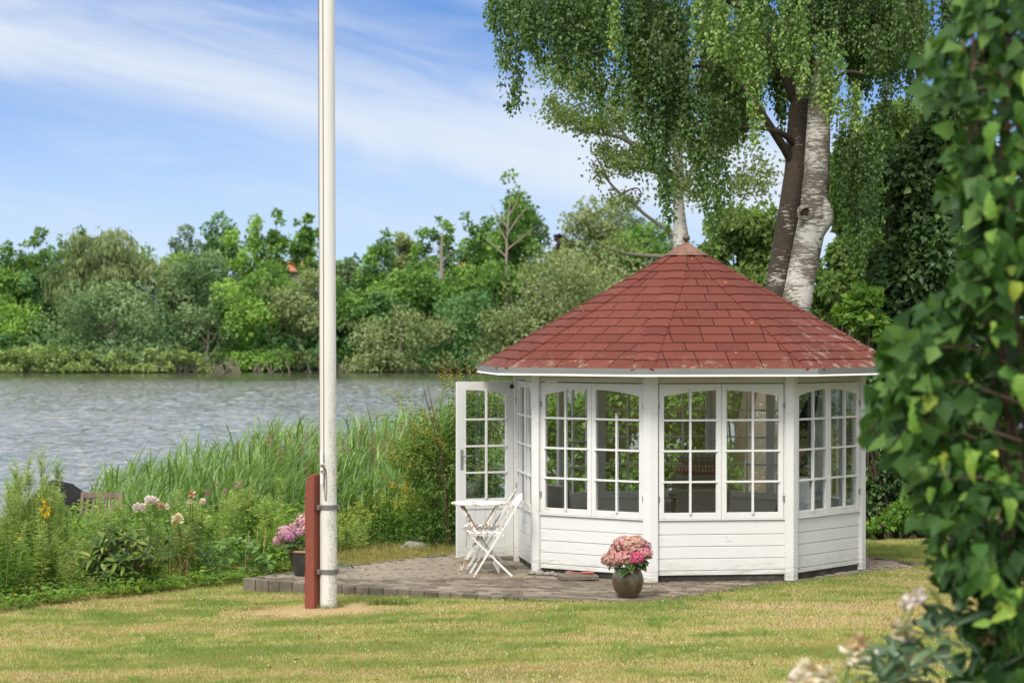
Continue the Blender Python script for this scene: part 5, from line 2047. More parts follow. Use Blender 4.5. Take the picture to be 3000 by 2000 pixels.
# feathery low edging plants along the lawn
lv = Leaves()
for i in range(330):
    x0 = RNG.uniform(-6.0, -2.9)
    y0 = bed_y(x0) + RNG.uniform(-.16, .20)
    z0 = gz(x0, y0)
    m_ = 9
    a = RNG.uniform(0, 2 * PI)
    L = RNG.uniform(.10, .24)
    t = np.linspace(.15, 1, m_)
    d = np.array([math.cos(a), math.sin(a) - .3, 0])
    P = np.array([x0, y0, z0 + .02]) + np.outer(t * L, d) + np.outer(np.sin(t * 2.4) * L * RNG.uniform(.3, .7), [0, 0, 1])
    sd = np.array([-d[1], d[0], 0])
    for s in (-1, 1):
        lv.add(P, d * .5 + sd * s + np.array([0, 0, .1]), np.tile([0, 0, 1.], (m_, 1)), .04 * (1.2 - t), .018, np.clip(.6 + RNG.normal() * .22, 0, .95))
link('edging_plants', lv.mesh('edging_plants'), LM_GREEN, kind='stuff', label='low feathery leaves spilling from the bed onto the lawn', cat='ground cover')

# ================================================================== reeds
prof_u = [240, 280, 350, 450, 540, 620, 700, 760, 850, 950, 1050, 1150, 1240, 1330, 1420]
prof_v = [1440, 1405, 1372, 1355, 1300, 1318, 1268, 1232, 1248, 1262, 1235, 1205, 1185, 1180, 1190]
rb_, pb = Blades(), Blades()
n = 2600
uu = RNG.uniform(255, 1400, n)
YY = RNG.uniform(31.5, 40.5, n)
X = (uu - U0) / F * YY
zb = ground_z(X, YY)
zt = CZ - (np.interp(uu, prof_u, prof_v) - V0) / F * YY
H = (zt - zb) * (1.10 - .46 * RNG.uniform(0, 1, n) ** 1.6) * np.where(YY < 33.5, RNG.uniform(.45, .85, n), 1)
ok = H > .25
X, YY, zb, H, uu = X[ok], YY[ok], zb[ok], H[ok], uu[ok]
n = len(X)
wind = np.array([.9, -.1, 0])
P0 = np.stack([X, YY, zb], 1)
ld = np.stack([RNG.normal(size=n) * .10 + .10, RNG.normal(size=n) * .10, np.ones(n)], 1)
rb_.add(P0, ld, np.tile(wind, (n, 1)), H * .92, .010, .15, RNG.uniform(.3, .7, n))
for q in range(8):
    t = RNG.uniform(.18, .95, n)
    P = P0 + nrm(ld) * (H * t * .92)[:, None]
    a = RNG.uniform(0, 2 * PI, n)
    ln = np.stack([np.cos(a) + .9, np.sin(a), np.zeros(n)], 1)
    up = np.stack([np.cos(a) * .3 + .18, np.sin(a) * .3, np.ones(n)], 1)
    rb_.add(P, up, ln, np.minimum(.62, .30 + H * .22) * RNG.uniform(.6, 1.1, n), RNG.uniform(.016, .030, n), RNG.uniform(.25, 1.25, n),
            np.clip(.40 + RNG.normal(size=n) * .2 + .22 * fbm(X, YY, 71, 2, .8), 0, 1))
link('reeds', rb_.mesh('reeds', 4), LM_REED, kind='stuff', label='tall green reeds along the lake shore', cat='reeds')
lv = Leaves()
for (u, v) in [(1135, 1290), (1142, 1275), (1090, 1300), (1195, 1245), (1188, 1232), (1180, 1228), (1085, 1265), (1100, 1318), (1000, 1270), (1210, 1275), (870, 1262), (888, 1268), (912, 1250), (845, 1262), (800, 1280), (815, 1300), (895, 1345), (870, 1310), (905, 1360), (1240, 1215), (1165, 1240), (1265, 1200), (1055, 1245), (790, 1255), (780, 1268), (830, 1292), (930, 1290), (1015, 1300), (1120, 1262), (1150, 1310), (1205, 1300), (1065, 1335), (735, 1275), (690, 1300)]:
    yy = RNG.uniform(32.5, 35)
    p = np.array(at(u, v, yy))
    m_ = 90
    t = RNG.uniform(0, 1, m_)
    P = p + np.outer(-.26 * t, [0, 0, 1]) + np.outer(.05 * (1 - t) ** 2, [1, 0, 0]) + RNG.normal(size=(m_, 3)) * .012
    lv.add(P, np.stack([RNG.normal(size=m_) * .6 + .3, RNG.normal(size=m_) * .5, RNG.uniform(-.6, .8, m_)], 1), rdir(m_), RNG.uniform(.03, .07, m_), .006, RNG.uniform(0, 1, m_))
link('reed_plumes', lv.mesh('reed_plumes'), LM_PLUME, kind='stuff', label='last year\'s pale brown reed plumes', cat='reeds')

# ================================================================== golden herb clump and the red tipped shrub
gd = thing('goldenrod_clump', (at(1165, 1594, 31.0).x, 31.0, gz(-1.5, 31.0)), 'broad clump of dark leaved stems with lime green tops beside the boulder', 'plant')
st, lv, tp = G(), Leaves(), Leaves()
for i in range(130):
    u = RNG.uniform(985, 1370)
    yy = RNG.uniform(30.5, 32.4)
    x0 = (u - U0) / F * yy
    zb_ = gz(x0, yy)
    topv = np.interp(u, [985, 1060, 1150, 1230, 1300, 1370], [1520, 1450, 1418, 1430, 1450, 1470]) + RNG.uniform(-8, 60)
    zt_ = CZ - (topv - V0) / F * yy
    h = max(.3, zt_ - zb_)
    b = np.array([x0, yy, zb_])
    tip = b + np.array([RNG.normal() * .06, RNG.normal() * .05, h])
    st.tube([b, tip], [.004, .002], 4, cap=False)
    m_ = int(30 * h)
    t = np.linspace(.15, .82, m_)
    a = np.arange(m_) * 2.4 + RNG.uniform(0, 6)
    lv.add(b + np.outer(t, tip - b), np.stack([np.cos(a), np.sin(a), RNG.uniform(-.15, .5, m_)], 1), np.tile([0, 0, 1.], (m_, 1)) + .2 * rdir(m_), RNG.uniform(.08, .125, m_), RNG.uniform(.018, .028, m_),
           np.clip(.30 + .3 * t + RNG.normal(size=m_) * .12, 0, .9))
    m_ = 34
    t = RNG.uniform(.72, 1.02, m_)
    a = RNG.uniform(0, 2 * PI, m_)
    r = (1.05 - t) * .28
    P = b + np.outer(t, tip - b) + np.stack([np.cos(a) * r, np.sin(a) * r, np.zeros(m_)], 1) * RNG.uniform(.2, 1, m_)[:, None]
    tp.add(P, rdir(m_) + [0, 0, .6], rdir(m_), RNG.uniform(.02, .045, m_), .010, np.clip(.55 + RNG.normal(size=m_) * .25, 0, 1))
st.obj('stem', M_STEM, gd)
link('foliage', lv.mesh('foliage', .15, .3), LM_GREEN, gd)
link('flower_tops', tp.mesh('flower_tops'), LM_GOLD, gd)
dots(gd, 'yellow_flowers', LM_YEL, [at(u, v, 30.6) for u, v in ((1188, 1412), (1190, 1424), (1198, 1422), (1190, 1434), (1154, 1424))], .012, 5, .022)


sx, sy = -.70, 30.5
sz = gz(sx, sy)
sh = thing('red_tipped_shrub', (sx, sy, sz), 'rounded shrub with reddish young shoots behind the open door', 'shrub')
lv, g = Leaves(), G()
for i in range(18):
    a = RNG.uniform(0, 2 * PI)
    tip = Vector((sx + math.cos(a) * RNG.uniform(.2, .75), sy + math.sin(a) * .5, sz + RNG.uniform(.9, 2.1)))
    g.tube([Vector((sx + .1 * math.cos(a), sy, sz)), Vector((sx, sy, sz)).lerp(tip, .5) + Vector((0, 0, .2)), tip], [.016, .010, .004], 5, cap=False)
g.obj('branch', M_TWIG, sh)
for (dx, dz, rx, rz_, nn, tt) in ((0, .95, .80, .95, 5200, .40), (.25, 1.55, .65, .60, 2600, .45), (-.35, 1.2, .55, .6, 2200, .58), (.45, .7, .6, .7, 2000, .3), (-.1, .35, .7, .5, 1500, .3)):
    P = shrub_cloud(lv, (sx + dx, sy, sz + dz), (rx, .62, rz_), nn, .062, .021, tt, .14, lump=14)
# long young shoots, coloured at the tips
sb = []
for i in range(70):
    a = RNG.uniform(0, 2 * PI)
    e0 = np.array([sx + math.cos(a) * RNG.uniform(.3, .85), sy - RNG.uniform(0, .55), sz + RNG.uniform(.6, 2.0)])
    d = nrm(np.array([math.cos(a) * .9 - .2, -.25, RNG.uniform(.1, 1.0)]))
    l = RNG.uniform(.15, .36)
    m_ = int(l * 70)
    t = np.linspace(0, 1, m_)
    P = e0 + np.outer(t * l, d)
    aa = np.arange(m_) * 2.4
    lv.add(P, d * .6 + np.stack([np.cos(aa), np.sin(aa), np.full(m_, -.1)], 1), rdir(m_) * .4 + [0, 0, 1.], .065 * (1.15 - .5 * t), .018, np.clip(.45 + .5 * t + RNG.normal(size=m_) * .1, 0, 1))
for (u, v) in ((1285, 1090), (1300, 1075), (1320, 1085), (1345, 1080), (1370, 1078), (1400, 1080), (1440, 1040), (1455, 1045), (1300, 1110), (1340, 1100)):
    p = np.array(at(u, v, 30.3))
    d = nrm(np.array([RNG.uniform(-.5, .5), 0, 1.]))
    m_ = 16
    t = np.linspace(0, 1, m_)
    aa = np.arange(m_) * 2.4
    lv.add(p + np.outer((t - 1) * .26, d), d * .7 + np.stack([np.cos(aa), np.sin(aa), np.zeros(m_)], 1), rdir(m_) * .4 + [0, 0, 1.], .07 * (1.1 - .5 * t), .02, np.clip(.5 + .5 * t, 0, 1))
link('foliage', lv.mesh('foliage', .2, .25), LM_SHRUB, sh)
# ================================================================== trees on the far shore
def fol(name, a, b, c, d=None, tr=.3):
    a, b, c = [(q[0] * .97, q[1], q[2] * 1.28) for q in (a, b, c)]  # shifted towards blue, which paints some distance haze onto the crowns
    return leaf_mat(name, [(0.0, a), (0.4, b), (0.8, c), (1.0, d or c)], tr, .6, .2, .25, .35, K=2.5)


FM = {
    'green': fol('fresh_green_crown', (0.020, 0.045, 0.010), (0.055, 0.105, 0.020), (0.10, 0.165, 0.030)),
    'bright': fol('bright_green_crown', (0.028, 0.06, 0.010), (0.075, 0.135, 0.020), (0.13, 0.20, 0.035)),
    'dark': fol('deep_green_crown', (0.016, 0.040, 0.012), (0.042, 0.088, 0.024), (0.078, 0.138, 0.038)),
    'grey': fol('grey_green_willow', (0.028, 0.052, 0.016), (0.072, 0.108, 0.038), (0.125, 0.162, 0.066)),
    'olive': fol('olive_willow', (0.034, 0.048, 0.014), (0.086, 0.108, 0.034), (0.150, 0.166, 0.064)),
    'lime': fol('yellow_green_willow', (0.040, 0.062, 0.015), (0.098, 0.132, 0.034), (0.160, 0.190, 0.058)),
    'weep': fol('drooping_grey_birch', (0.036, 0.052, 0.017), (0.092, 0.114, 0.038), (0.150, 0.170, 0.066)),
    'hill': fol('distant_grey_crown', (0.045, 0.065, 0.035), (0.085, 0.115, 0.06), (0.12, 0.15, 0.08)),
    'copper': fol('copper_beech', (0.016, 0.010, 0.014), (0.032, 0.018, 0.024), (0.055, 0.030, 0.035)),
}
FARB = bark('far_grey_trunk', (0.16, 0.13, 0.10), (0.36, 0.31, 0.25))


def far_tree(label, xd, top, hw, base, Y, m, style='round', n=6200, leaf=.42, name='tree', trunk=True, lumps=46, seed=0, lean=0.0):
    rg = np.random.default_rng(seed + int(xd * 7 + top))
    X = (xd * DX - U0) / F * Y
    zt = CZ - (top * DX - V0) / F * Y
    zb = CZ - (base * DX - V0) / F * Y
    rx = hw * DX / F * Y
    zg = WATER_Z + .15
    th = thing(name, (X, Y, zg), label, 'tree', 'trees on the far shore')
    H = zt - zb
    rx *= 1.18
    cz_, rz_ = (zt + zb) / 2, H / 2
    lv = Leaves()
    if style == 'spire':
        # broad below, breaking up into several uneven leaders at the top
        nl_ = 4
        t = rg.uniform(0, 1, lumps) ** .85
        li = rg.integers(0, nl_, lumps)
        lx = rg.uniform(-.65, .65, nl_)
        lh = rg.uniform(.78, 1.0, nl_)
        lx[0], lh[0] = rg.uniform(-.15, .15), 1.0
        wid = rx * (1.0 - .62 * t)
        a = rg.uniform(0, 2 * PI, lumps)
        r = np.sqrt(rg.uniform(.05, 1, lumps))
        ctrx = X + lx[li] * rx * np.minimum(1, t * 1.3)
        C = np.stack([ctrx + np.cos(a) * r * wid * (1 - .55 * t) + lean * H * t ** 1.5, Y + np.sin(a) * r * wid, zb + .04 * H + t * H * .93 * lh[li]], 1)
        R = rx * rg.uniform(.26, .46, lumps) * (1.2 - .70 * t)
        n = int(n * 1.3)
    else:
        d = rdir(lumps, rg)
        d[:, 2] = np.where(rg.uniform(size=lumps) < .55, np.abs(d[:, 2]), d[:, 2])
        wob = 1 + .24 * np.sin(d[:, 0] * 3.1 + seed) * np.cos(d[:, 2] * 4.3 + seed * 2) + .12 * np.sin(d[:, 0] * 8 + d[:, 2] * 7 + seed)
        s = rg.uniform(.42, .92, lumps) * wob
        C = np.array([X, Y, cz_]) + d * s[:, None] * np.array([rx, rx * .8, rz_])
        # a broad foot: lower lumps spread outwards
        R = min(rx, rz_ * 1.3) * rg.uniform(.15, .36, lumps)
        over = C[:, 2] + R * .85 - zt
        C[:, 2] -= np.maximum(over, 0) * rg.uniform(.5, 1, lumps)
        C[:, 2] = np.maximum(C[:, 2], zb + R * .5)
        if base >= 850:                                # skirts reaching down to the water
            low = rg.uniform(size=lumps) < .30
            C[low, 0] = X + rg.uniform(-.95, .95, low.sum()) * rx
            C[low, 2] = zb + R[low] * rg.uniform(.5, 1.2, low.sum())
            C[low, 1] = Y - rg.uniform(.1, .8, low.sum()) * rx
        if lean:
            C[:, 0] += lean * (C[:, 2] - zb)
    if style == 'loose':
        R *= .72
    idx = rg.choice(lumps, n, p=R ** 2 / (R ** 2).sum())
    D = rdir(n, rg)
    D = np.where((D[:, 1:2] > .35) & (rg.uniform(size=(n, 1)) < .75), D * [1, -1, 1], D)
    rad = R[idx] * (1 - .55 * rg.uniform(0, 1, n) ** 2.2) * (1 + .25 * (rg.uniform(size=n) < .12))
    P = C[idx] + D * rad[:, None] * np.array([1, 1, .82])
    P[:, 2] = np.maximum(P[:, 2], zg + .2)
    A = D * .7 + rg.normal(size=(n, 3)) * .6 + np.array([0, 0, .15 if style != 'weep' else -1.9])
    Nn = D * .75 + np.array([0, -.1, .45]) + rg.normal(size=(n, 3)) * .4
    s = rg.uniform(.6, 1.3, n)
    tl = rg.normal(size=lumps) * .18
    T = np.clip(.48 + tl[idx] + rg.normal(size=n) * .15, 0, 1)
    if style == 'weep':
        lv.add(P, A, Nn, leaf * 1.8 * s, leaf * .40 * s, T)
    else:
        lv.add(P, A, Nn, leaf * s, leaf * .72 * s, T)
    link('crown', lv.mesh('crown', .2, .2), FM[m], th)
    g = G()
    hgt = (cz_ + .45 * rz_) if trunk else zb + .3 * H
    tp = Vector((X + lean * H * .5, Y, hgt))
    g.tube([(X - .3, Y, zg - .4), (X - .1, Y, (zg + hgt) / 2), tp], [max(.12, rx * .05), max(.09, rx * .035), .04], 6)
    for i in range(9):
        j = int(rg.integers(0, lumps))
        c = Vector(C[j])
        t = rg.uniform(.2, .85)
        b = Vector((X - .2, Y, zg)).lerp(tp, t)
        if c.z > b.z - .3:
            g.tube([b, b.lerp(c, .5) + Vector((0, 0, .3)), c], [.09, .06, .03], 5, cap=False)
    g.obj('trunk', FARB, th)
    return th


T = far_tree
# back row, left to right
T('ragged topped green tree at the left edge of the far shore', 30, 506, 46, 850, 268, 'green', 'spire', 4200, seed=1)
T('green tree with twin feathery tops, second from the left', 78, 514, 44, 850, 270, 'green', 'spire', 3800, seed=2)
T('narrow tree top peeping out left of the drooping birch', 140, 530, 24, 760, 276, 'green', 'spire', 1800, seed=3)
T('thin pointed tree top just beside the drooping birch', 187, 512, 20, 700, 278, 'dark', 'spire', 1500, seed=4)
T('blue green tree filling the gap between the left trees and drooping birch', 105, 585, 52, 855, 264, 'dark', 'round', 3600, seed=5)
T('large yellowish drooping birch on the far shore', 245, 522, 108, 800, 262, 'weep', 'weep', 8200, .42, seed=6, lumps=60)
T('hazy grey green tree farthest away on the rise', 432, 520, 40, 720, 300, 'hill', 'round', 2200, seed=7)
T('dark round topped tree on the rise right of the hazy one', 512, 487, 50, 760, 284, 'dark', 'round', 3800, seed=8)
T('mid green tree with a pointed crest left of the flagpole', 575, 473, 52, 800, 272, 'bright', 'spire', 5200, seed=9)
T('feathery topped green tree between the crested tree and flagpole', 634, 478, 42, 800, 273, 'green', 'spire', 3600, seed=10)
T('sparse tall tree just left of the flagpole, sky showing through it', 698, 475, 33, 700, 274, 'green', 'loose', 2300, seed=11)
T('short olive tree at the tree line right of the flagpole', 800, 560, 48, 760, 274, 'grey', 'spire', 2600, seed=12)
T('spiky green tree second right of the flagpole', 868, 515, 40, 770, 272, 'green', 'spire', 3000, seed=13)
T('round olive topped tree in the skyline between two spiky ones', 925, 524, 36, 740, 278, 'olive', 'round', 2200, seed=14)
T('plume shaped tree leaning right in the skyline', 966, 484, 42, 760, 270, 'green', 'spire', 3600, seed=15, lean=.16)
T('rounded hazy tree behind the tall pale trunked tree', 1212, 452, 42, 720, 288, 'hill', 'round', 2600, seed=17)
T('dark purple copper beech glimpsed left of the gazebo roof', 1288, 540, 17, 640, 300, 'copper', 'round', 2600, seed=18)
T('hazy rounded crown above the copper beech, behind the thin birch', 1440, 455, 44, 640, 310, 'hill', 'round', 2600, seed=19)
T('dark green tree beyond the roof cap', 1560, 560, 90, 780, 280, 'green', 'round', 3400, seed=20)
# middle and front rows
T('round grey green willow low in front of the drooping birch', 262, 640, 138, 856, 254, 'grey', 'round', 9500, .36, seed=21, lumps=84)
T('grey green willow climbing right of the drooping birch', 425, 576, 84, 800, 263, 'grey', 'round', 5200, .36, seed=22)
T('bright green alder by the water left of the flagpole', 562, 640, 78, 850, 255, 'bright', 'round', 5600, .38, seed=23, lumps=56)
T('olive willow directly left of the flagpole', 690, 622, 76, 850, 256, 'olive', 'round', 5600, .36, seed=24, lumps=56)
T('dark green alder low behind the alder and olive willow', 618, 600, 66, 800, 264, 'green', 'round', 4200, seed=25)
T('grey green willow bush at the water between two alders', 480, 690, 72, 852, 254, 'grey', 'round', 4600, .36, seed=26)
T('yellow green willow thicket trailing along the water at the left', 110, 790, 96, 857, 249, 'lime', 'round', 4600, .34, seed=27, lumps=90, trunk=False)
T('low yellow green willow right of the trailing thicket', 330, 800, 170, 857, 249.5, 'lime', 'round', 6000, .34, seed=28, lumps=60, trunk=False)
T('green tree right behind the flagpole at the shore', 800, 640, 66, 852, 260, 'green', 'round', 4600, seed=29)
T('deep green tree second right of the flagpole near the water', 865, 668, 62, 850, 258, 'dark', 'round', 4200, seed=30)
T('olive willow at the waterline right of the flagpole', 922, 700, 104, 858, 252, 'olive', 'round', 5600, .36, seed=31, lumps=56)
T('green mixed tree above the waterline olive willow', 960, 600, 76, 800, 265, 'green', 'round', 4600, seed=32)
T('dark alder with layered boughs left of the gazebo roof', 1085, 668, 100, 858, 252.5, 'dark', 'round', 6400, .38, seed=33, lumps=60)
T('mid green tree behind the layered alder', 1120, 590, 80, 800, 266, 'green', 'round', 4600, seed=34)
T('large pale olive willow rising behind the gazebo roof edge', 1300, 566, 170, 850, 246.5, 'olive', 'round', 9500, .36, seed=35, lumps=90)
T('pale olive willow low at the left eave of the gazebo', 1210, 690, 90, 850, 246, 'olive', 'round', 5200, .36, seed=36, lumps=56)
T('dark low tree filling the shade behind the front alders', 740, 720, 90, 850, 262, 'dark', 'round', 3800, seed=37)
T('green tree in the shade behind the trailing willow thicket', 60, 700, 80, 850, 260, 'bright', 'round', 4600, seed=38)
for i, xd in enumerate(np.linspace(-10, 1420, 17)):
    T(('green tree crown', 'bright green tree crown', 'deep green tree crown', 'grey green tree crown')[i % 4] + ' packed between the taller trees of the far wood', xd, 558 + 28 * math.sin(i * 2.3), 82, 850, 279 + (i % 3) * 2, ('green', 'bright', 'dark', 'grey')[i % 4], 'round', 4200, .5, seed=100 + i)
# tall pale trunked tree with bare lower limbs
Y = 262.0
tt = far_tree('tall wind swept tree with a pale bare trunk in the skyline', 1168, 399, 66, 680, Y, 'green', 'spire', 5000, seed=40, lumps=54, lean=.03)
shrub_l = Leaves()
X0, zb0 = (1160 * DX - U0) / F * Y, WATER_Z


def skel(g, pts, r):
    g.tube([atd(x, y, Y - 3.2) for x, y in pts], r, 6, cap=False)


g = G()
skel(g, [(1162, 640), (1164, 560), (1168, 490), (1174, 440)], [.17, .14, .09, .04])
for pts in ([(1164, 540), (1190, 500), (1215, 470)], [(1164, 520), (1140, 490), (1128, 470)], [(1163, 575), (1200, 545), (1230, 520)], [(1165, 500), (1185, 470), (1192, 445)], [(1163, 590), (1130, 560), (1110, 545)], [(1164, 555), (1148, 525), (1140, 505)]):
    skel(g, pts, [.11, .07, .02])
g.obj('bare_limbs', FARB, tt)
T('shorter ragged tree just left of the tall pale trunked tree', 1092, 482, 46, 680, 268, 'green', 'spire', 3000, seed=41, lumps=36)
T('ragged olive green crown rising right of the tall pale trunked tree', 1375, 455, 92, 650, 270, 'olive', 'spire', 4200, seed=51, lumps=56)
T('mid green crown filling the skyline left of the roof ball', 1490, 505, 76, 680, 268, 'green', 'round', 3800, seed=52)
# bare dead snag
sn = thing('dead_tree', tuple(atd(1016, 640, 261)), 'thin grey dead tree standing bare in the skyline', 'dead tree')
Y = 261.0
g = G()
for pts, r in (([(1014, 640), (1014, 590), (1015, 550), (1018, 512)], [.22, .17, .09, .02]), ([(1014, 590), (1000, 572), (992, 555)], [.07, .04, .02]), ([(1014, 600), (1035, 582), (1045, 578)], [.07, .04, .02]), ([(1014, 615), (990, 600), (975, 590)], [.07, .05, .02]), ([(1014, 565), (1022, 556)], [.05, .02]), ([(1014, 580), (1006, 560)], [.04, .015])):
    g.tube([atd(x, y, Y - 3.5) for x, y in pts], r, 6, cap=False)
g.obj('trunk', FARB, sn)
# grey stems standing in the water under the trailing willows
g = G()
rg = np.random.default_rng(77)
for i in range(230):
    xd = rg.uniform(28, 560) if i < 190 else rg.uniform(560, 1000)
    a = atd(xd, 856.5, 249)
    a.z = WATER_Z - .1
    h = rg.uniform(.6, 1.7)
    b = a + Vector((rg.normal() * .5, rg.normal() * .3, h))
    g.tube([a, a.lerp(b, .5) + Vector((rg.normal() * .12, 0, 0)), b], [.045, .035, .012], 4, cap=False)
g.obj('willow_stems', FARB, kind='stuff', label='grey bare willow stems standing along the far waterline', cat='stems')
# dense shade behind the front row: one low mass of leaves, and red roofs showing through
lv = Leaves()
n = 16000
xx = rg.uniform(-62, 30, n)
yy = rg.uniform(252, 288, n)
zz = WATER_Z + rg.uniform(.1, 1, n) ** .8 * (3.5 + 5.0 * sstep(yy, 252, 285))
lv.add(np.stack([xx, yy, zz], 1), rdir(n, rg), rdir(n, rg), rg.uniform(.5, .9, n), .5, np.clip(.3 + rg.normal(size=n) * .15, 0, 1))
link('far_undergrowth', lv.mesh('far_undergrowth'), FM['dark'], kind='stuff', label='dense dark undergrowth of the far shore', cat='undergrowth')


def house(label, xd, ytop, Y, w, hgt):
    c = atd(xd, ytop, Y)
    zb_ = WATER_Z + .8
    h = thing('house', (c.x, Y, zb_), label, 'house', 'red roofed houses behind the far trees')
    ze = c.z - hgt
    G().box(c.x - w / 2, c.x + w / 2, Y - 3, Y + 3, zb_, ze).obj('wall', M_SOFFIT, h)
    g = G()
    g.prism([(c.y - 3.5, ze - .25), (c.y + 3.5, ze - .25), (c.y, c.z)], 'x', c.x - w / 2 - .3, c.x + w / 2 + .3)
    g.obj('roof', simple('orange_roof_tile', (0.42, 0.13, 0.06), .8), h)
    for s in (-.3, .05, .32):
        G().box(c.x + w * s - .5, c.x + w * s + .5, Y - 3.06, Y - 3.003, zb_ + 1.0, zb_ + 2.3).obj('window', M_BLACK, h)


house('house with an orange tiled roof glimpsed through the trees left of the flagpole', 678, 601, 281, 3.0, 1.0)
house('house with an orange roof glimpsed at the tree line left of the pale trunked tree', 1082, 601, 284, 2.6, 1.0)

# ================================================================== near trees on the right: birches
BLM = leaf_mat('birch_leaf', [(0.0, (0.030, 0.056, 0.014)), (0.45, (0.052, 0.100, 0.022)), (0.85, (0.108, 0.172, 0.040)), (1.0, (0.19, 0.235, 0.058))], .45, .38, .5)
BLM2 = leaf_mat('thin_birch_leaf', [(0.0, (0.03, 0.05, 0.015)), (0.5, (0.075, 0.11, 0.03)), (1.0, (0.14, 0.18, 0.055))], .35, .45, .4)
birch = thing('weeping_birch', tuple(atd(1735, 1195, 33.0)), 'big weeping birch with two pale trunks behind the gazebo', 'tree')
Y = 33.0


def W(x, y, Yq=33.0):
    return atd(x, y, Yq)


def trunk(pts, rad, m, parent, name='trunk', n=20, rough=.035, sub=5):
    P = [Vector(p) for p in pts]
    cp, cr = [], []
    for i in range(len(P) - 1):
        for s in range(sub):
            t = s / sub
            p0, p1, p2, p3 = P[max(i - 1, 0)], P[i], P[i + 1], P[min(i + 2, len(P) - 1)]
            cp.append(.5 * ((2 * p1) + (p2 - p0) * t + (2 * p0 - 5 * p1 + 4 * p2 - p3) * t * t + (3 * p1 - p0 - 3 * p2 + p3) * t ** 3))
            cr.append(rad[i] * (1 - t) + rad[i + 1] * t)
    cp.append(P[-1])
    cr.append(rad[-1])
    g = G()
    g.tube(cp, cr, n)
    v = np.array(g.v)
    ph = np.arctan2(v[:, 1] - Y, v[:, 0])
    nz = fbm(v[:, 0] * 3 + v[:, 1] * 2, v[:, 2] * 1.6, 91, 4, 1.4)
    ctr = np.repeat(np.array([list(p) for p in cp]), n, 0)
    v = ctr + (v - ctr) * (1 + rough * 2 * nz)[:, None]
    g.v = [tuple(q) for q in v]
    return g.obj(name, m, parent, smooth=True)


front = trunk([W(1738, 1215), W(1752, 1100), W(1772, 950), W(1798, 820), W(1828, 700), W(1848, 600), W(1868, 500), W(1874, 440), W(1878, 340), W(1882, 240), W(1896, 120), W(1912, 20), W(1920, -100), W(1935, -320)],
              [.34, .29, .25, .225, .205, .19, .198, .185, .17, .15, .115, .095, .08, .05], M_BIRCH, birch, rough=.045)
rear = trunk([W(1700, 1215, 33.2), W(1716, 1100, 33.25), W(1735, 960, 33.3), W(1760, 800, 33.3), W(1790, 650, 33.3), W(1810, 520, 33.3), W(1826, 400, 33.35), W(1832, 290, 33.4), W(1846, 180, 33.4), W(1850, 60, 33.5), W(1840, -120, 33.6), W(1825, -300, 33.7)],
             [.30, .26, .23, .195, .18, .165, .150, .140, .13, .11, .09, .05], M_BIRCH_SHADED, birch)
# healed branch scar and side bump on the front trunk
g = G()
kc = W(1849, 487, 32.83)
for ring_r, ring_t, yy in ((.084, .030, 0.0),):
    V, Fs = [], []
    for i in range(20):
        a = 2 * PI * i / 20
        for j in range(8):
            b = 2 * PI * j / 8
            r = ring_r + ring_t * (1 + .3 * math.sin(3 * a + 1)) * math.cos(b)
            x_ = r * math.cos(a) * 1.08
            z_ = r * math.sin(a) * .92
            V.append((kc.x + x_ * .95 + z_ * .1, kc.y + ring_t * math.sin(b) * .9 - .02, kc.z + z_ - .03 * abs(math.cos(a)) * (1 if math.sin(a) < 0 else .2)))
    for i in range(20):
        for j in range(8):
            Fs.append((i * 8 + j, i * 8 + (j + 1) % 8, ((i + 1) % 20) * 8 + (j + 1) % 8, ((i + 1) % 20) * 8 + j))
    g.add(V, Fs)
sc = g.obj('branch_scar', M_BIRCH, birch, smooth=True)
link('hollow', stone_mesh('hollow', (kc.x, kc.y + .018, kc.z - .005), (.072, .03, .058), 3, 2, 1, .15), simple('rotten_wood', (0.055, 0.025, 0.014), .9), sc)
trunk([W(1880, 545, 32.9), W(1893, 520, 32.85), W(1902, 498, 32.83), W(1900, 478, 32.86), W(1888, 455, 32.92)], [.055, .075, .085, .075, .04], M_BIRCH, birch, 'side_bump', 12, .08)
for pts, r in (([(1832, 420, 33.42), (1815, 365, 33.3), (1772, 295, 33.0), (1725, 225, 32.8), (1680, 168, 33.0), (1625, 150, 33.2), (1590, 155, 33.3)], [.07, .065, .055, .048, .04, .03, .02]),
               ([(1835, 350, 33.42), (1812, 318, 33.2), (1780, 300, 33.0), (1730, 292, 32.9), (1680, 298, 32.8)], [.05, .045, .04, .03, .015]),
               ([(1842, 300, 33.45), (1830, 240, 33.4), (1800, 170, 33.3), (1740, 60, 33.2), (1660, -10, 33.0), (1560, -50, 32.8), (1440, -70, 32.4), (1300, -60, 32.1), (1200, -20, 32.0)], [.075, .07, .065, .06, .05, .042, .035, .025, .015]),
               ([(1895, 160, 33.1), (1920, 100, 33.3), (1945, 40, 33.4), (1975, -20, 33.5), (2040, -60, 33.6), (2110, -60, 33.7)], [.06, .05, .045, .04, .03, .02]),
               ([(1845, 180, 33.5), (1790, 60, 34.0), (1700, -40, 34.4), (1560, -90, 34.6), (1400, -110, 34.8), (1250, -90, 35.0)], [.07, .06, .05, .045, .035, .02]),
               ([(1905, 60, 33.2), (1990, -60, 33.0), (2060, -110, 32.6)], [.05, .04, .02]),
               ([(1880, 240, 33.0), (1912, 190, 32.6), (1945, 165, 32.3), (1985, 170, 32.0)], [.04, .03, .02, .012]),
               ([(1912, 10, 33.0), (1840, -80, 32.2), (1740, -120, 31.6), (1600, -120, 31.2)], [.05, .04, .03, .02])):
    trunk([W(*p) for p in pts], r, M_BARKD, birch, 'branch', 8, .06, 3)

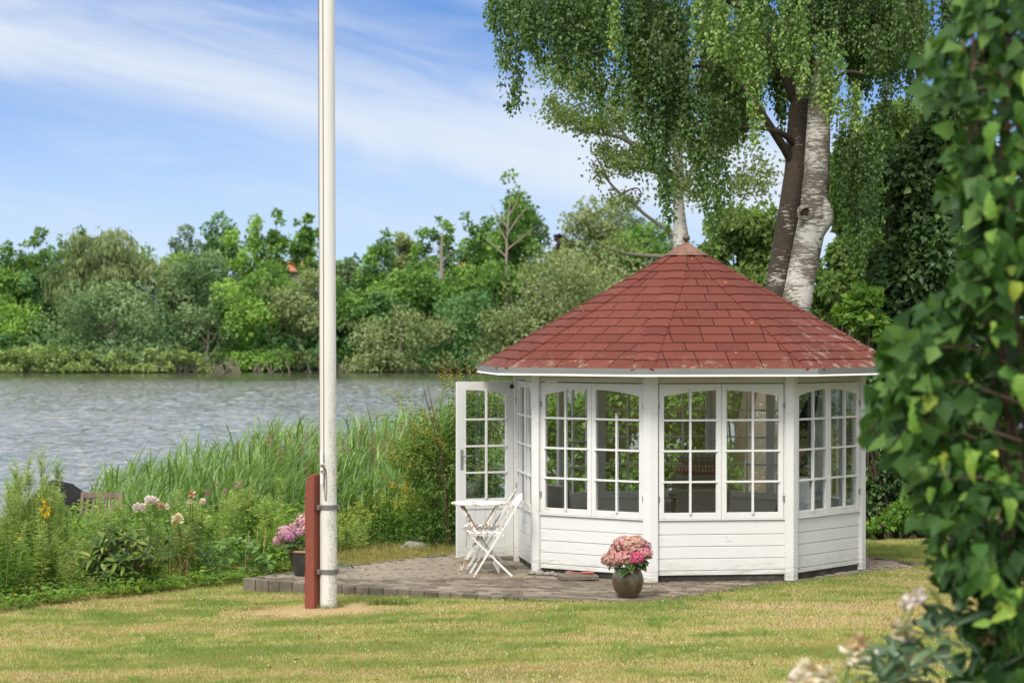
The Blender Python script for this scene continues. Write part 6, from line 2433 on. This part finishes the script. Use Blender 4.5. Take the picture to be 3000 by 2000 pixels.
tw = Blades()
rgb = np.random.default_rng(404)
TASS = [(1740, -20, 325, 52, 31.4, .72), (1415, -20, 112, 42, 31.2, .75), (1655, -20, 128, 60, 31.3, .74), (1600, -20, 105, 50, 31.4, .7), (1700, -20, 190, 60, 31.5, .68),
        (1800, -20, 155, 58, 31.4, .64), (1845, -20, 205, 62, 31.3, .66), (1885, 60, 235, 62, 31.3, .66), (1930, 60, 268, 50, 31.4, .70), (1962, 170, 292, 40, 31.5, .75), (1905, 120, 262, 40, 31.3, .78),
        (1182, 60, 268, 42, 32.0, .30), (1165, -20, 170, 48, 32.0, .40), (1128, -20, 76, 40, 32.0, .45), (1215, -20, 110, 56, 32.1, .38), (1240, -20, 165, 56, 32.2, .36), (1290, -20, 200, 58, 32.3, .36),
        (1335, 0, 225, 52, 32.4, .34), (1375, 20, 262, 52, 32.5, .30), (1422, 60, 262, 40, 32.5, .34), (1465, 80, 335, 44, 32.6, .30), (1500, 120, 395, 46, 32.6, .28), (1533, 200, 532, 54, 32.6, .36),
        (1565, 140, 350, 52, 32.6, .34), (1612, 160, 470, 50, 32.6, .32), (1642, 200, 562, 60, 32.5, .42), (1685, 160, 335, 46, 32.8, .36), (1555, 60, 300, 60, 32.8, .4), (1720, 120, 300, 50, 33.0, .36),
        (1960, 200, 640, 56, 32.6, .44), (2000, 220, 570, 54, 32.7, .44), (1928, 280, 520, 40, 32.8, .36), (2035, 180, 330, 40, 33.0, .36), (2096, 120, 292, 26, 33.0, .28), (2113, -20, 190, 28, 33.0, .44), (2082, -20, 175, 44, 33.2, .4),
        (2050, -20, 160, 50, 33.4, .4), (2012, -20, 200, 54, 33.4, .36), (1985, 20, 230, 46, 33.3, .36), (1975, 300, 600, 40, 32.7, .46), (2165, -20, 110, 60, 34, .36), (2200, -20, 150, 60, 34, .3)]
for i in range(92):
    x = rgb.uniform(1150, 2115)
    yb = np.interp(x, [1150, 1250, 1400, 1550, 1700, 1800, 1900, 2000, 2120], [110, 150, 210, 260, 230, 170, 150, 200, 130]) * rgb.uniform(.35, 1.0)
    TASS.append((x, yb - rgb.uniform(120, 260), yb, rgb.uniform(40, 66), rgb.uniform(32.3, 35.2), rgb.uniform(.20, .48)))
for i in range(34):                              # behind and beside the trunks
    x = rgb.uniform(1640, 1870) if i < 20 else rgb.uniform(1900, 2120)
    yb = rgb.uniform(190, 350) if i < 20 else rgb.uniform(120, 260)
    TASS.append((x, yb - rgb.uniform(170, 260), yb, rgb.uniform(50, 75), rgb.uniform(33.8, 35.6), rgb.uniform(.26, .5)))
for i in range(26):
    x = rgb.uniform(1120, 2150)
    TASS.append((x, rgb.uniform(-420, -200), rgb.uniform(-180, -30), rgb.uniform(60, 90), rgb.uniform(31.5, 35.5), .45))
for (xd, y0, y1, wd, Yt, tn) in TASS:  # tn paints the front sprays as lit and the inner ones as shaded
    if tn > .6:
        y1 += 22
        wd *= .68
    lv = Leaves()
    pr, hw_ = Yt * DX / F, wd / 2
    ns = max(5, int(wd / 4.0))
    for s in range(ns):
        ox = np.clip(rgb.normal() * .42, -1, 1) * hw_
        oy = rgb.normal() * wd * .30 * pr
        ya = y0 + abs(rgb.normal()) * .12 * (y1 - y0)
        yb = y1 - abs(ox) / hw_ * rgb.uniform(0, .22) * (y1 - y0) - rgb.uniform(0, .16) * (y1 - y0) * (s > 2)
        p0 = np.array(atd(xd + ox * .8, ya, Yt)) + [0, oy, 0]
        p1 = np.array(atd(xd + ox * 1.1, yb, Yt)) + [0, oy, 0]
        L = np.linalg.norm(p1 - p0)
        if L < .12:
            continue
        sway = rgb.normal(size=3) * [.06, .06, 0]
        m_ = int(L / .018)
        t = np.sort(rgb.uniform(0, 1, m_))
        P = p0 + np.outer(t, p1 - p0) + np.outer(np.sin(t * PI), sway)
        a = rgb.uniform(0, 2 * PI, m_)
        off = np.stack([np.cos(a), np.sin(a), np.zeros(m_)], 1)
        P = P + off * rgb.uniform(.005, .05, m_)[:, None]
        A = off * .75 + np.array([0, 0, -1.0]) + rgb.normal(size=(m_, 3)) * .35
        Nn = off * .55 + np.array([0, -.35, .55]) + rgb.normal(size=(m_, 3)) * .4
        sz = rgb.uniform(.040, .066, m_)
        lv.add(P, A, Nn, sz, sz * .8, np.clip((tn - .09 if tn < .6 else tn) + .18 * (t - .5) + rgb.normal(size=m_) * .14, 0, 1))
        tw.add(p0, (p1 - p0), [1, .3, 0], L * .98, .006, .02, .5)
    if lv.count():
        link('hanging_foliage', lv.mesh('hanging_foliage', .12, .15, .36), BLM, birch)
link('hanging_twigs', tw.mesh('hanging_twigs', 2), M_TWIG, birch, kind='stuff')

# thin birch behind, leaning left
Y2 = 50.0
b2 = thing('thin_birch', tuple(atd(1566, 700, Y2)), 'thin crooked grey birch with sparse leaves behind the roof ball', 'tree')


def t2(pts, r, nm='limb'):
    return trunk([atd(x, y, Y2) for x, y in pts], r, M_BARKG if nm == 'limb' else M_BIRCHG, b2, nm, 10, .05, 3)


M_BIRCHG = birch_bark('grey_birch_bark', 0.42)
t2([(1570, 760), (1566, 620), (1564, 545), (1558, 470), (1560, 405), (1556, 340), (1562, 260), (1575, 180), (1600, 90)], [.26, .20, .165, .12, .105, .09, .075, .06, .04], 'trunk')
for pts, r in (([(1560, 410), (1535, 395), (1505, 392), (1480, 355), (1462, 337), (1430, 318), (1402, 311), (1360, 305), (1322, 296)], [.07, .075, .08, .07, .06, .045, .035, .025, .015]),
               ([(1357, 366), (1385, 400), (1405, 425), (1425, 445), (1450, 462), (1480, 492), (1520, 520), (1566, 560)], [.012, .02, .025, .028, .03, .035, .04, .05]),
               ([(1425, 445), (1460, 432), (1472, 445), (1462, 470)], [.02, .018, .015, .012]),
               ([(1558, 450), (1590, 395), (1640, 360), (1680, 330)], [.06, .045, .03, .015]),
               ([(1556, 340), (1520, 280), (1470, 230), (1400, 190), (1330, 160)], [.06, .05, .04, .03, .015]),
               ([(1440, 320), (1410, 270), (1380, 235), (1330, 240), (1290, 262)], [.035, .03, .025, .018, .01]),
               ([(1562, 590), (1500, 588), (1440, 582), (1400, 570), (1370, 552)], [.05, .045, .035, .025, .01]),
               ([(1540, 560), (1552, 580), (1566, 600)], [.03, .03, .04]),
               ([(1562, 260), (1620, 200), (1700, 160)], [.05, .035, .015]),
               ([(1400, 420), (1380, 380), (1362, 350)], [.02, .016, .01])):
    t2(pts, r)
lv = Leaves()
rg2 = np.random.default_rng(9)
for (x, y, rx, ry, n) in ((1300, 262, 55, 26, 420), (1360, 285, 60, 26, 520), (1420, 262, 50, 40, 480), (1430, 370, 62, 32, 560), (1480, 350, 46, 50, 500), (1390, 340, 30, 18, 160), (1280, 160, 60, 40, 420), (1340, 195, 60, 45, 520),
                          (1470, 220, 70, 60, 700), (1540, 300, 60, 70, 700), (1620, 340, 60, 60, 620), (1690, 300, 60, 60, 520), (1560, 420, 60, 40, 360), (1620, 440, 50, 36, 300), (1700, 420, 50, 40, 320), (1600, 180, 110, 90, 900), (1750, 400, 40, 60, 260),
                          (1690, 500, 40, 30, 160), (1430, 455, 50, 22, 140), (1380, 400, 26, 24, 70), (1265, 235, 22, 18, 90), (1410, 560, 60, 16, 160)):
    n = int(n * 1.5)
    a = rg2.normal(size=(n, 2)) * [.5, .5]
    c_ = np.array([list(atd(x + q[0] * rx, y + q[1] * ry, Y2 + rg2.normal() * .7)) for q in a])
    A = rdir(n, rg2) + [0, 0, -.7]
    s = rg2.uniform(.06, .10, n)
    lv.add(c_, A, rdir(n, rg2) + [0, -.3, .4], s, s * .75, np.clip(.5 + rg2.normal(size=n) * .18, 0, 1))
link('foliage', lv.mesh('foliage'), BLM2, b2)

# ================================================================== bushes and hedges on the right and behind the gazebo
def mass(label, name, boxes, Y, m, leaf, lw, tn, cat='bush', group=None, depth=1.0, sd=.15, seed=1, lump=16, branch=True, base_v=None):
    """boxes: (x, y, half width, half height, leaves) ellipsoids in sketch units at distance Y"""
    rg = np.random.default_rng(seed)
    cx_ = sum(b[0] for b in boxes) / len(boxes)
    p0 = atd(cx_, 0, Y)
    th = thing(name, (p0.x, Y, gz(p0.x, Y)), label, cat, group)
    lv, g = Leaves(), G()
    for (x, y, rx, ry, n) in boxes:
        c = atd(x, y, Y + rg.uniform(-.2, .2) * depth)
        rr = (rx * DX / F * Y, max(.35, depth * min(1.2, rx * DX / F * Y)), ry * DX / F * Y)
        shrub_cloud(lv, c, rr, n, leaf, lw, tn, sd, lump=lump, rg=rg)
        b0 = Vector((p0.x + (c.x - p0.x) * .8, Y, gz(p0.x, Y)))
        for q in range(4 if branch else 0):
            e_ = c + Vector((rg.normal() * rr[0] * .4, rg.normal() * .2, rr[2] * rg.uniform(-.2, .6)))
            g.tube([b0, b0.lerp(e_, .55) + Vector((rg.normal() * .1, 0, .1)), e_], [.035 * Y / 33, .022 * Y / 33, .008], 5, cap=False)
    link('foliage', lv.mesh('foliage', .2, .22), m, th)
    if g.v:
        g.obj('branch', M_BARKD, th)
    return th


LM_HAZEL = leaf_mat('hazel_leaf', [(0.0, (0.025, 0.058, 0.012)), (0.5, (0.065, 0.13, 0.022)), (0.9, (0.12, 0.20, 0.035)), (1.0, (0.20, 0.25, 0.05))], .4, .5, .3)
LM_DEEP = leaf_mat('large_dark_leaf', [(0.0, (0.016, 0.034, 0.012)), (0.5, (0.042, 0.080, 0.026)), (0.9, (0.080, 0.130, 0.042)), (1.0, (0.15, 0.20, 0.05))], .35, .42, .4)
LM_FAR2 = leaf_mat('light_green_background_leaf', [(0.0, (0.032, 0.055, 0.016)), (0.5, (0.074, 0.118, 0.032)), (1.0, (0.145, 0.19, 0.058))], .4, .6, .2)  # lighter green for the bushes and crowns farther back
mass('soft bright green bush in the distance left of the birch trunks', 'bush', [(1700, 520, 75, 75, 2600), (1640, 600, 50, 70, 1400), (1760, 560, 60, 110, 2400), (1700, 660, 110, 60, 2200)], 62, LM_FAR2, .17, .12, .5, seed=2, depth=1.5)
mass('soft green bush in the distance right of the birch trunks', 'bush', [(1930, 640, 70, 90, 2800), (1990, 540, 80, 100, 3000), (1890, 720, 50, 60, 1400), (1930, 430, 60, 100, 2000)], 60, LM_FAR2, .17, .12, .42, seed=3, depth=1.5)
mass('pale green tree crown against the sky between the birch and vine', 'tree', [(2000, 330, 70, 60, 1800), (2090, 290, 90, 70, 3000), (2180, 270, 90, 80, 3000), (2050, 430, 90, 90, 2600)], 48, LM_FAR2, .13, .09, .55, cat='tree', seed=4, depth=1.4)
mass('dark large leaved tree at the right behind the vine', 'tree', [(2080, 430, 90, 110, 2600), (2180, 360, 110, 160, 3600), (2130, 600, 130, 120, 4200), (2060, 640, 80, 90, 2600), (2200, 780, 130, 150, 4200), (2040, 760, 80, 60, 2200), (2110, 880, 110, 90, 2600), (2260, 520, 110, 200, 3000)],
     34.0, LM_DEEP, .115, .085, .42, cat='tree', seed=5, sd=.2, lump=22)
mass('light green low bough over the right slope of the roof', 'bush', [(1950, 715, 46, 36, 620), (1990, 680, 40, 30, 420), (2000, 745, 50, 30, 520)], 33.2, LM_HAZEL, .11, .085, .68, seed=6, sd=.16, lump=12)
hd = 'shrubs of the hedge behind the gazebo'
mass('hedge shrub with round leaves seen through the left front windows', 'hedge_shrub', [(1300, 960, 90, 110, 3600), (1300, 1120, 100, 110, 2800), (1390, 930, 80, 100, 3200), (1400, 1100, 90, 110, 2600)], 32.6, LM_HAZEL, .085, .068, .5, group=hd, seed=7)
mass('hedge shrub seen through the middle front windows, left of the birch trunk', 'hedge_shrub', [(1500, 930, 90, 100, 3400), (1500, 1090, 90, 110, 2600), (1600, 930, 90, 100, 3600), (1610, 1090, 90, 110, 2600)], 32.4, LM_HAZEL, .075, .056, .48, group=hd, seed=8)
mass('hedge shrub with darker leaves behind the birch trunk foot', 'hedge_shrub', [(1700, 900, 90, 90, 2800), (1710, 1080, 100, 120, 2800), (1810, 900, 70, 90, 2400), (1830, 1090, 90, 120, 2600)], 34.6, LM_HAZEL, .08, .06, .36, group=hd, seed=9)
mass('shady hedge shrub behind the right hand windows', 'hedge_shrub', [(1920, 920, 80, 100, 2600), (1920, 1090, 80, 120, 2600)], 33.6, LM_DEEP, .08, .06, .5, group=hd, seed=10)
mass('dark ivy and elder hedge right of the gazebo', 'hedge', [(2030, 900, 60, 70, 2000), (2040, 1010, 70, 90, 2600), (2060, 1120, 80, 90, 2600), (2130, 960, 80, 110, 3000), (2160, 1100, 90, 110, 3000), (2250, 1000, 90, 200, 3600), (2000, 1150, 40, 70, 900)], 32.6, LM_DEEP, .075, .06, .42, cat='hedge', seed=11, sd=.2)
mass('bright leafy bramble at the foot of the right hand hedge', 'bramble', [(2080, 1180, 40, 34, 420), (2050, 1195, 50, 26, 360), (2120, 1200, 50, 26, 380), (2180, 1205, 50, 24, 360), (2010, 1210, 30, 18, 220)], 31.9, LM_HAZEL, .075, .058, .58, cat='bramble', seed=12, sd=.15, depth=.5)
el = mass('elder spray with flat white flower heads in the right hand hedge', 'elder', [(2140, 1005, 36, 30, 260)], 31.6, LM_HAZEL, .09, .06, .45, cat='elder', seed=13, depth=.4)
lv = Leaves()
for (u, v) in ((2732, 1242), (2745, 1255), (2756, 1264), (2770, 1275)):
    p = np.array(at(u, v, 31.2))
    m_ = 40
    P = p + RNG.normal(size=(m_, 3)) * [.035, .03, .012]
    for q in range(3):
        lv.add(P, rdir(m_) + [0, 0, .5], rdir(m_), .014, .012, RNG.uniform(0, 1, m_))
link('flower_heads', lv.mesh('flower_heads'), LM_WHITE, el)

th = thing('hedge', (7.8, 26.8, gz(7.8, 26.8)), 'dark hedge added out of view at the right, mirrored in the gazebo windows', 'hedge')  # unseen hedge, added to darken what the right hand panes reflect
g = G()
for hx, hy in ((7.6, 24.5), (7.9, 26.8), (7.8, 29.2)):
    lv = Leaves()
    for z_ in (.5, 1.5, 2.5, 3.4):
        shrub_cloud(lv, (hx, hy, z_), (.8, 1.3, .7), 1100, .13, .10, .42, .2, lump=14)
    link('foliage', lv.mesh('foliage', .2, .22), LM_DEEP, th)
    for i in range(4):
        g.tube([(hx, hy - .8 + .5 * i, gz(hx, hy)), (hx, hy - .8 + .5 * i, 3.2)], [.03, .012], 5)
g.obj('stem', M_BARKD, th, kind='stuff')
# ================================================================== out of focus vine close to the camera, right
VL = obj_leaf_mat('vine_leaf', [(0.0, (0.014, 0.042, 0.010)), (0.4, (0.038, 0.098, 0.020)), (0.72, (0.085, 0.172, 0.032)), (0.9, (0.17, 0.27, 0.05)), (1.0, (0.30, 0.33, 0.06))], .38, .6, .22)
VLS = leaf_mat('inner_vine_leaf', [(0.0, (0.010, 0.028, 0.008)), (0.6, (0.028, 0.066, 0.016)), (1.0, (0.066, 0.12, 0.026))], .3, .55, .25)  # darker copy of the vine leaf, painting the shade deep inside
vx, vy = 1.18, 9.3
vine = thing('climbing_vine', (vx, vy, gz(vx, vy)), 'tall bushy vine out of focus along the right edge', 'vine')
vls = []
for i in range(5):
    me = leaf_solid('leaf', .086 + .012 * (i - 2), .068 + .010 * (i % 3 - 1), .12 + .12 * (i % 3), .12 + .20 * i, 'lobed' if i % 2 == 0 else 'oval')
    me.materials.append(VL)
    vls.append(me)
rv = np.random.default_rng(31)
edge_y = [-60, 20, 70, 110, 150, 185, 230, 300, 380, 440, 520, 600, 680, 730, 790, 860, 930, 965, 1000, 1040, 1090, 1150, 1210, 1270, 1310, 1350, 1400, 1470, 1568, 1640]
edge_x = [2220, 2190, 2130, 2140, 2080, 2100, 2205, 2190, 2170, 2165, 2230, 2210, 2170, 2120, 2030, 2010, 1990, 1960, 2010, 2060, 2100, 2100, 2120, 2150, 2130, 2200, 2230, 2210, 2170, 2150]
cand = []
while len(cand) < 1350:                           # sprigs of a few leaves each, with gaps between them
    yd = rv.uniform(-60, 1640)
    d_ = rv.exponential(85) if rv.uniform() < .55 else rv.uniform(0, 400)
    dep = vy + rv.uniform(-.65, .65) * min(1, .25 + d_ / 130)
    for q in range(int(rv.integers(4, 9))):
        y_ = yd + rv.normal() * 26
        x_ = np.interp(y_, edge_y, edge_x) + 44 + max(-6, d_ + rv.normal() * 26)
        if x_ < 2560:
            cand.append((dep + rv.normal() * .05, x_, y_, d_))
cand.sort(key=lambda c: c[0])
lvv = Leaves()
g = G()
for i, (dep, xd, yd, d_) in enumerate(cand):
    p = atd(xd, yd, dep)
    a = rv.uniform(0, 2 * PI)
    ax = Vector((-.75 * math.exp(-d_ / 90) + .5 * math.cos(a), -.45 + .35 * math.sin(a), -.55 + .5 * rv.normal()))
    up = Vector((-.30 + rv.normal() * .60, -.45 + rv.normal() * .50, .60 + rv.normal() * .45))
    if i < 298:
        put_leaf(vls[i % 5], leaf_matrix(p, ax, up, rv.uniform(.40, .98), rv.uniform(-.4, .4)), vine)
    else:
        s = rv.uniform(.07, .11)
        for q in range(2):
            pp = np.array(p) + rv.normal(size=3) * .03
            lvv.add(pp, np.array(ax) + rv.normal(size=3) * .3, np.array(up) + rv.normal(size=3) * .3, s, s * .85, np.clip(rv.normal() * .25 + .55, 0, 1))
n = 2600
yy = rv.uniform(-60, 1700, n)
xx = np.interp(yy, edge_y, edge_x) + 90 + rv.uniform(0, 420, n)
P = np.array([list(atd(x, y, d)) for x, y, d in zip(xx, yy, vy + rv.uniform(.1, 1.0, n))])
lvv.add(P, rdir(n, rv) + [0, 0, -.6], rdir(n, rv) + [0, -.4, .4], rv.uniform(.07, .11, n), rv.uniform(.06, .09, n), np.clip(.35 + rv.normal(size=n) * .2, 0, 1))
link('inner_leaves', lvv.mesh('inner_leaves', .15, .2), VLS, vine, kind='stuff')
for i in range(16):
    x0, x1 = rv.uniform(2300, 2480), rv.uniform(2230, 2480)
    g.tube([atd(x0, 2300, vy + .3), atd((x0 + x1) / 2 + 20, 1200, vy + .3), atd(x1, 500, vy + .2), atd(x1 + rv.uniform(-60, 60), -80, vy + .3)], [.014, .012, .009, .006], 6, cap=False)
for yd in (150, 205, 700, 800, 880, 965, 1000, 1100, 1290, 1340):
    x_ = np.interp(yd, edge_y, edge_x) + 30
    g.tube([atd(2380, yd + 60, vy + .2), atd((x_ + 2380) / 2, yd - 5, vy), atd(x_, yd + 5, vy - .05)], [.008, .006, .003], 6, cap=False)
g.obj('stem', M_TWIG, vine)

# withered peony in front, bottom right
FPL = obj_leaf_mat('blue_green_peony_leaf', [(0.0, (0.022, 0.048, 0.026)), (0.5, (0.05, 0.092, 0.048)), (0.9, (0.10, 0.15, 0.08)), (1.0, (0.30, 0.27, 0.06))], .25, .33, .5)
fpl = leaf_set(.125, .036, 'strap', FPL, 4)
px_, py_ = .80, 9.35
fp = thing('faded_peony', (px_, py_, gz(px_, py_)), 'out of focus peony with withered cream flowers in the bottom right corner', 'peony')
g = G()
heads = [(1862, 1552, .052, PM_C, .4), (1838, 1566, .045, PM_W, .4), (1895, 1560, .045, PM_C, .5), (1958, 1498, .040, PM_C, .8), (1972, 1472, .034, PM_B, .8), (2078, 1448, .042, PM_C, .8), (2068, 1436, .032, PM_B, .7), (2105, 1372, .036, PM_W, .6), (2086, 1383, .028, PM_W, .8), (2085, 1528, .040, PM_C, .8), (2072, 1550, .036, PM_W, .8), (2110, 1512, .034, PM_C, .6), (2268, 1465, .03, PM_B, .7), (2010, 1512, .026, PM_W, .7)]
for (x, y, r, m_, fl) in heads:
    p = atd(x, y, py_ + RNG.uniform(-.12, .05))
    b0 = Vector((px_ + (p.x - px_) * .35, py_ + .05, gz(px_, py_)))
    g.tube([b0, Vector((p.x * .75 + b0.x * .25, p.y, (p.z * .6 + b0.z * .4))), p], [.006, .005, .004], 6, cap=False)
    link('flower_head', petal_head(p, r, 30, .7, 1.25, fl), m_, fp)
p = atd(2102, 1428, py_)
link('seed_head', stone_mesh('seed_head', tuple(p), (.014, .014, .014), 5, 2, 1, .15), simple('dark_red_seed_head', (0.06, 0.02, 0.02), .6), fp)
g.tube([p, atd(2095, 1470, py_), atd(2080, 1620, py_)], [.003, .004, .005], 6)
g.obj('stem', M_STEM, fp)
ley = [1330, 1400, 1440, 1480, 1520, 1600, 1680]
lex = [2250, 2150, 2090, 2010, 1990, 1930, 1880]
for i in range(190):
    y = RNG.uniform(1395, 1660)
    e_ = np.interp(y, ley, lex) + 30
    x = e_ + RNG.exponential(110) if RNG.uniform() < .7 else RNG.uniform(e_, 2380)
    if x > 2400:
        x = RNG.uniform(e_, 2380)
    p = atd(x, y, py_ + RNG.uniform(-.3, .3))
    a = RNG.uniform(0, 2 * PI)
    put_leaf(fpl[i % 4], leaf_matrix(p, (math.cos(a) * .9, math.sin(a) * .6, RNG.uniform(-.2, 1.1)), (RNG.normal() * .4, -.6, .8), RNG.uniform(.7, 1.2), RNG.uniform(-.5, .5)), fp)
